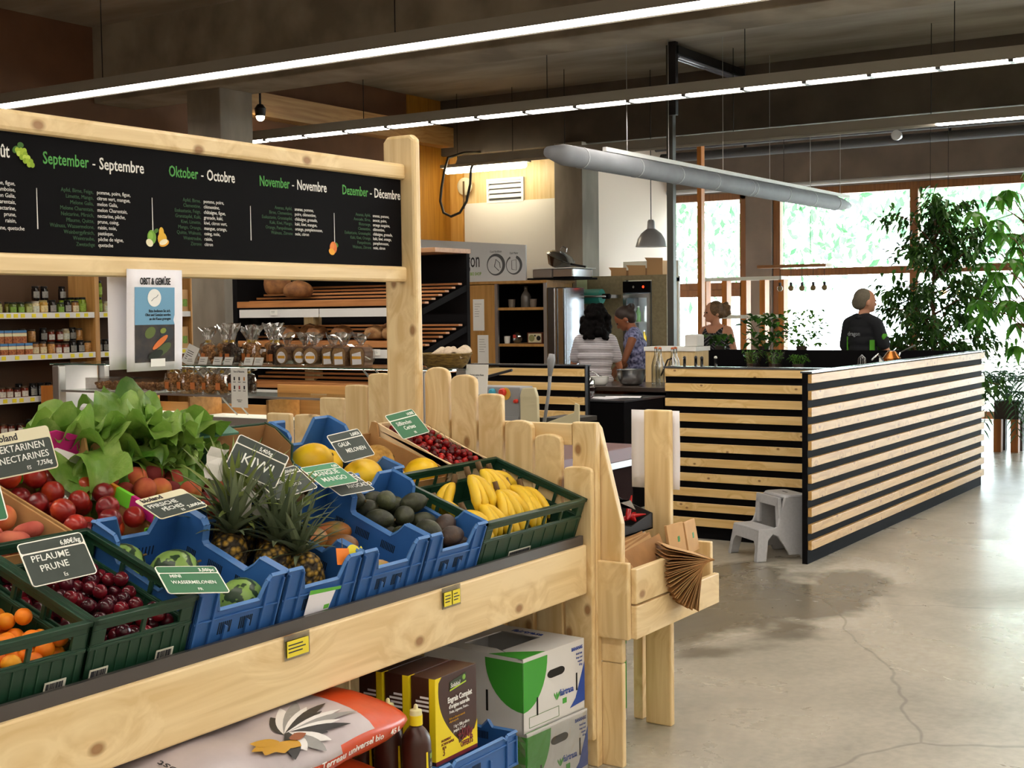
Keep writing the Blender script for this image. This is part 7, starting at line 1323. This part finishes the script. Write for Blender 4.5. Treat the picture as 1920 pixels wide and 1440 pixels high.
def tree(label,name,loc,rng,H,crown,nb,nl,ll,lw,lm,pot_r=.2,seed=1,trunk=.03,droop=.6,bias=None,stem_h=.5):
    random.seed(seed); t=thing(name,label,'plant',loc); b=MB(); fb=MB(); pts=[]
    b.tube([(0,0,.25),(.02,.01,.25+stem_h),(.0,.03,H*.62),(.02,.0,H*.93)],[trunk,trunk*.85,trunk*.55,trunk*.2],8)
    for k in range(nb):
        z0=random.uniform(.25+stem_h*.7,H*.85); a=k*2.4+random.uniform(-.4,.4); R=crown(z0)*random.uniform(.6,1.05); dz=random.uniform(.05,.35); br=[(0.01,.01,z0),(R*.45*cos(a),R*.45*sin(a),z0+dz*.8),(R*.8*cos(a),R*.8*sin(a),z0+dz),(R*cos(a),R*sin(a),z0+dz*.75)]
        b.tube(br,[.010,.007,.005,.002],5)
        m=nl//nb
        for j in range(m):
            q=random.uniform(.15,1.02); i=min(2,int(q*3)); f=q*3-i; p=Vector(br[i])*(1-f)+Vector(br[i+1])*f; aa=a+random.uniform(-1.9,1.9); el=random.uniform(-.9,.5); off=Vector((random.gauss(0,.05),random.gauss(0,.05),random.gauss(-.01,.06)))
            leaf(fb,p+off,(cos(aa)*cos(el),sin(aa)*cos(el),sin(el)-.25),ll*random.uniform(.7,1.25),lw*random.uniform(.8,1.2),droop)
    b.build('trunk',BARK,t,smooth=True); f=fb.build('foliage',lm,t); f['kind']='stuff'
    MB().lathe([(pot_r*.75,0),(pot_r,.30),(pot_r*1.04,.30),(pot_r*.94,.31),(pot_r*.9,.26)],20).build('pot',POT,t,auto=True); return t
tree('tall bushy fig tree with small dark leaves beyond the counter end','fig_tree',(13.75,3.78,0),0,2.85,lambda z:.70*(1-((z-1.1)/1.85)**2*.8) if z<2.9 else .1,60,4800,.085,.038,LFD,seed=3,stem_h=.4)
# umbrella tree: fans of drooping leaflets
random.seed(7); t=thing('umbrella_tree','umbrella tree with big drooping leaf fans at the edge of the windows','plant',(12.4,2.22,0)); b=MB(); fb=MB(); b.tube([(0,0,.25),(.03,.1,1.0),(0,.34,1.9),(.03,.40,2.75)],[.03,.026,.018,.008],8)
for k in range(46):
    z0=random.uniform(1.15,2.6); a=random.uniform(0,2*pi); R=random.uniform(.25,.62); e=Vector((R*cos(a),.38+R*sin(a),z0+random.uniform(-.05,.25))); b.tube([(0,.34,z0-.1),(e.x*.5,.36+(e.y-.36)*.5,(e.z+z0)*.5+.06),tuple(e)],[.007,.005,.003],5)
    for j in range(7):
        aa=2*pi*j/7+random.uniform(-.2,.2); leaf(fb,e,(cos(aa)*.8,sin(aa)*.8,-.25+random.uniform(-.3,.1)),random.uniform(.13,.21),random.uniform(.055,.075),.9,.15)
b.build('trunk',BARK,t,smooth=True); f=fb.build('foliage',LFS,t); f['kind']='stuff'; MB().lathe([(.16,0),(.21,.30),(.22,.30),(.2,.31),(.19,.26)],20).build('pot',POT,t,auto=True)
# palm in a wooden planter on legs
random.seed(9); t=thing('palm','feathery palm in a tall orange wooden planter at the counter end','plant',(15.35,3.42,0)); fb=MB()
for k in range(34):
    a=k*2.4; el=random.uniform(.6,1.4); L_=random.uniform(.85,1.25); p=Vector((0,0,.55)); d=Vector((cos(a)*cos(el),sin(a)*cos(el),sin(el))); n=14
    for j in range(n):
        q=p+d*L_/n; s=d.cross(Vector((0,0,1))).normalized()
        if j>2:
            for sg in (-1,1): leaf(fb,q,tuple(d*.7+s*sg*.75),.24*(1-.5*j/n),.024,.8,.1)
        fb.tube([tuple(p),tuple(q)],.004,4); p=q; d=(d-Vector((0,0,1))*.17).normalized()
f=fb.build('foliage',LFP,t); f['kind']='stuff'; MB().box(-.13,-.13,.36,.13,.13,.56).build('planter_box',POT,t,bev=.004)
for x,y,m in ((-.10,.09,POTW),(-.10,-.09,POTW),(.10,.09,POT),(.10,-.09,POT)): MB().box(x-.045,y-.04,0,x+.045,y+.04,.359).build('leg',m,t)
# herbs on the inner shelf and leafy plants behind the black wall
def herb(label,loc,n,R,h,ll,lw,m,wrap_=True,seed=0):
    random.seed(seed); t=thing('potted_herb',label,'plant',loc); MB().lathe([(.042,0),(.055,.09),(.05,.09)],14).build('pot',POT,t,auto=True); fb=MB()
    for k in range(n):
        a=random.uniform(0,2*pi); r=R*sqrt(random.random()); z=.09+h*random.random(); e=(r*cos(a),r*sin(a),z+.02)
        if k%4==0: fb.tube([(0,0,.08),(e[0]*.6,e[1]*.6,z*.7),e],[.003,.002,.001],4)
        aa=random.uniform(0,6.3); leaf(fb,e,(cos(aa),sin(aa),random.uniform(-.5,.3)),ll*random.uniform(.7,1.2),lw,.6,.2)
    f=fb.build('foliage',m,t); f['kind']='stuff'
    if wrap_: MB().lathe([(.058,.0),(.075,.10),(.10,.20),(.098,.20),(.073,.10),(.056,.002)],14).build('clear_wrap',CEL,t)
    return t
herb('potted herb in clear wrap on the inner shelf, window end of the pair',(11.95,4.78,.991),60,.08,.11,.05,.014,LFB,seed=1); herb('potted herb in clear wrap on the inner shelf, fridge end of the pair',(11.95,5.0,.991),60,.08,.11,.05,.014,LFB,seed=2); herb('low unwrapped herb pot on the inner shelf towards the man',(11.95,4.55,.991),70,.09,.07,.045,.014,LFB,False,seed=3)
pb=thing('planter_box','long dark planter box standing beyond the black counter wall','planter',(12.45,4.55,0)); MB().box(0,0,0,.28,1.25,1.12).build('box_body',POT,pb,bev=.006); MB().box(.02,.02,1.121,.26,1.23,1.135).build('soil',BARK,pb)
herb('broad-leaved plant rising behind the black counter wall',(12.6,5.15,1.136),75,.22,.30,.10,.075,LFD,False,seed=4); herb('pale fine-leaved plant behind the counter wall next to the broad-leaved one',(12.6,4.76,1.136),130,.24,.34,.07,.04,LFB,False,seed=5); herb('small round-leaved plant behind the counter wall by the blond person',(12.6,5.62,1.136),22,.13,.10,.09,.075,LFD,False,seed=6)
# chrome espresso machine and whisk on the inner worktop
t=thing('kitchen_mixer','chrome and copper kitchen machine on the inner worktop','machine',(10.9,3.35,.921)); MB().box(-.18,-.12,0,.18,.12,.20).build('machine_body',STEEL,t,bev=.02); MB().lathe([(.06,.2),(.075,.26),(.03,.32)],16).build('copper_dome',mat('copper','#b8743a',.25,1.),t,auto=True); MB().tube([(.1,0,.2),(.16,-.02,.30),(.30,-.10,.36)],.008,6).build('spout_arm',STEEL,t); MB().tube([(-.1,0,.2),(-.2,.05,.30),(-.32,.06,.26)],.008,6).build('spout_arm',STEEL,t)
t=thing('whisk','steel whisk standing on the inner worktop','whisk',(10.6,3.5,.921)); b=MB()
for k in range(6): a=pi*k/6; b.tube([(0,0,.12),(.035*cos(a),.035*sin(a),.20),(.028*cos(a),.028*sin(a),.27),(0,0,.30),(-.028*cos(a),-.028*sin(a),.27),(-.035*cos(a),-.035*sin(a),.20),(0,0,.12)],.0025,4)
b.build('wires',STEEL,t); MB().tube([(0,0,0),(0,0,.12)],.012,6).build('handle',STEEL,t)
t=thing('label_jar','small dark jar with a white label on the inner worktop','jar',(11.3,3.55,.921)); MB().lathe([(.035,0),(.035,.26),(.03,.29)],14).build('jar_body',BLACK,t,auto=True); MB().box(-.037,-.02,.18,-.0352,.02,.25).build('label',WHITE,t)
# timber beam with a small glowing spot on the bakery wall
struct(MB().box(10.2,9.80,3.66,14.0,9.995,3.90).build('trim_5',wood('timber_beam','#c9a06a','#b08550','x',ks=1.5)))
sp2=thing('spotlight','small glowing spot under the timber beam beside the concrete column','spotlight',(10.33,9.7,3.63)); MB().lathe([(.05,0),(.06,.08),(.03,.12)],14).build('spot_head',DARK,sp2,auto=True); MB().ball((0,0,-.005),.045,12,8).build('bulb',emis('spot_glow','#ffe2b0',40),sp2,smooth=True); MB().tube([(0,0,.12),(0,0,.62)],.012,6).build('stem',DARK,sp2)
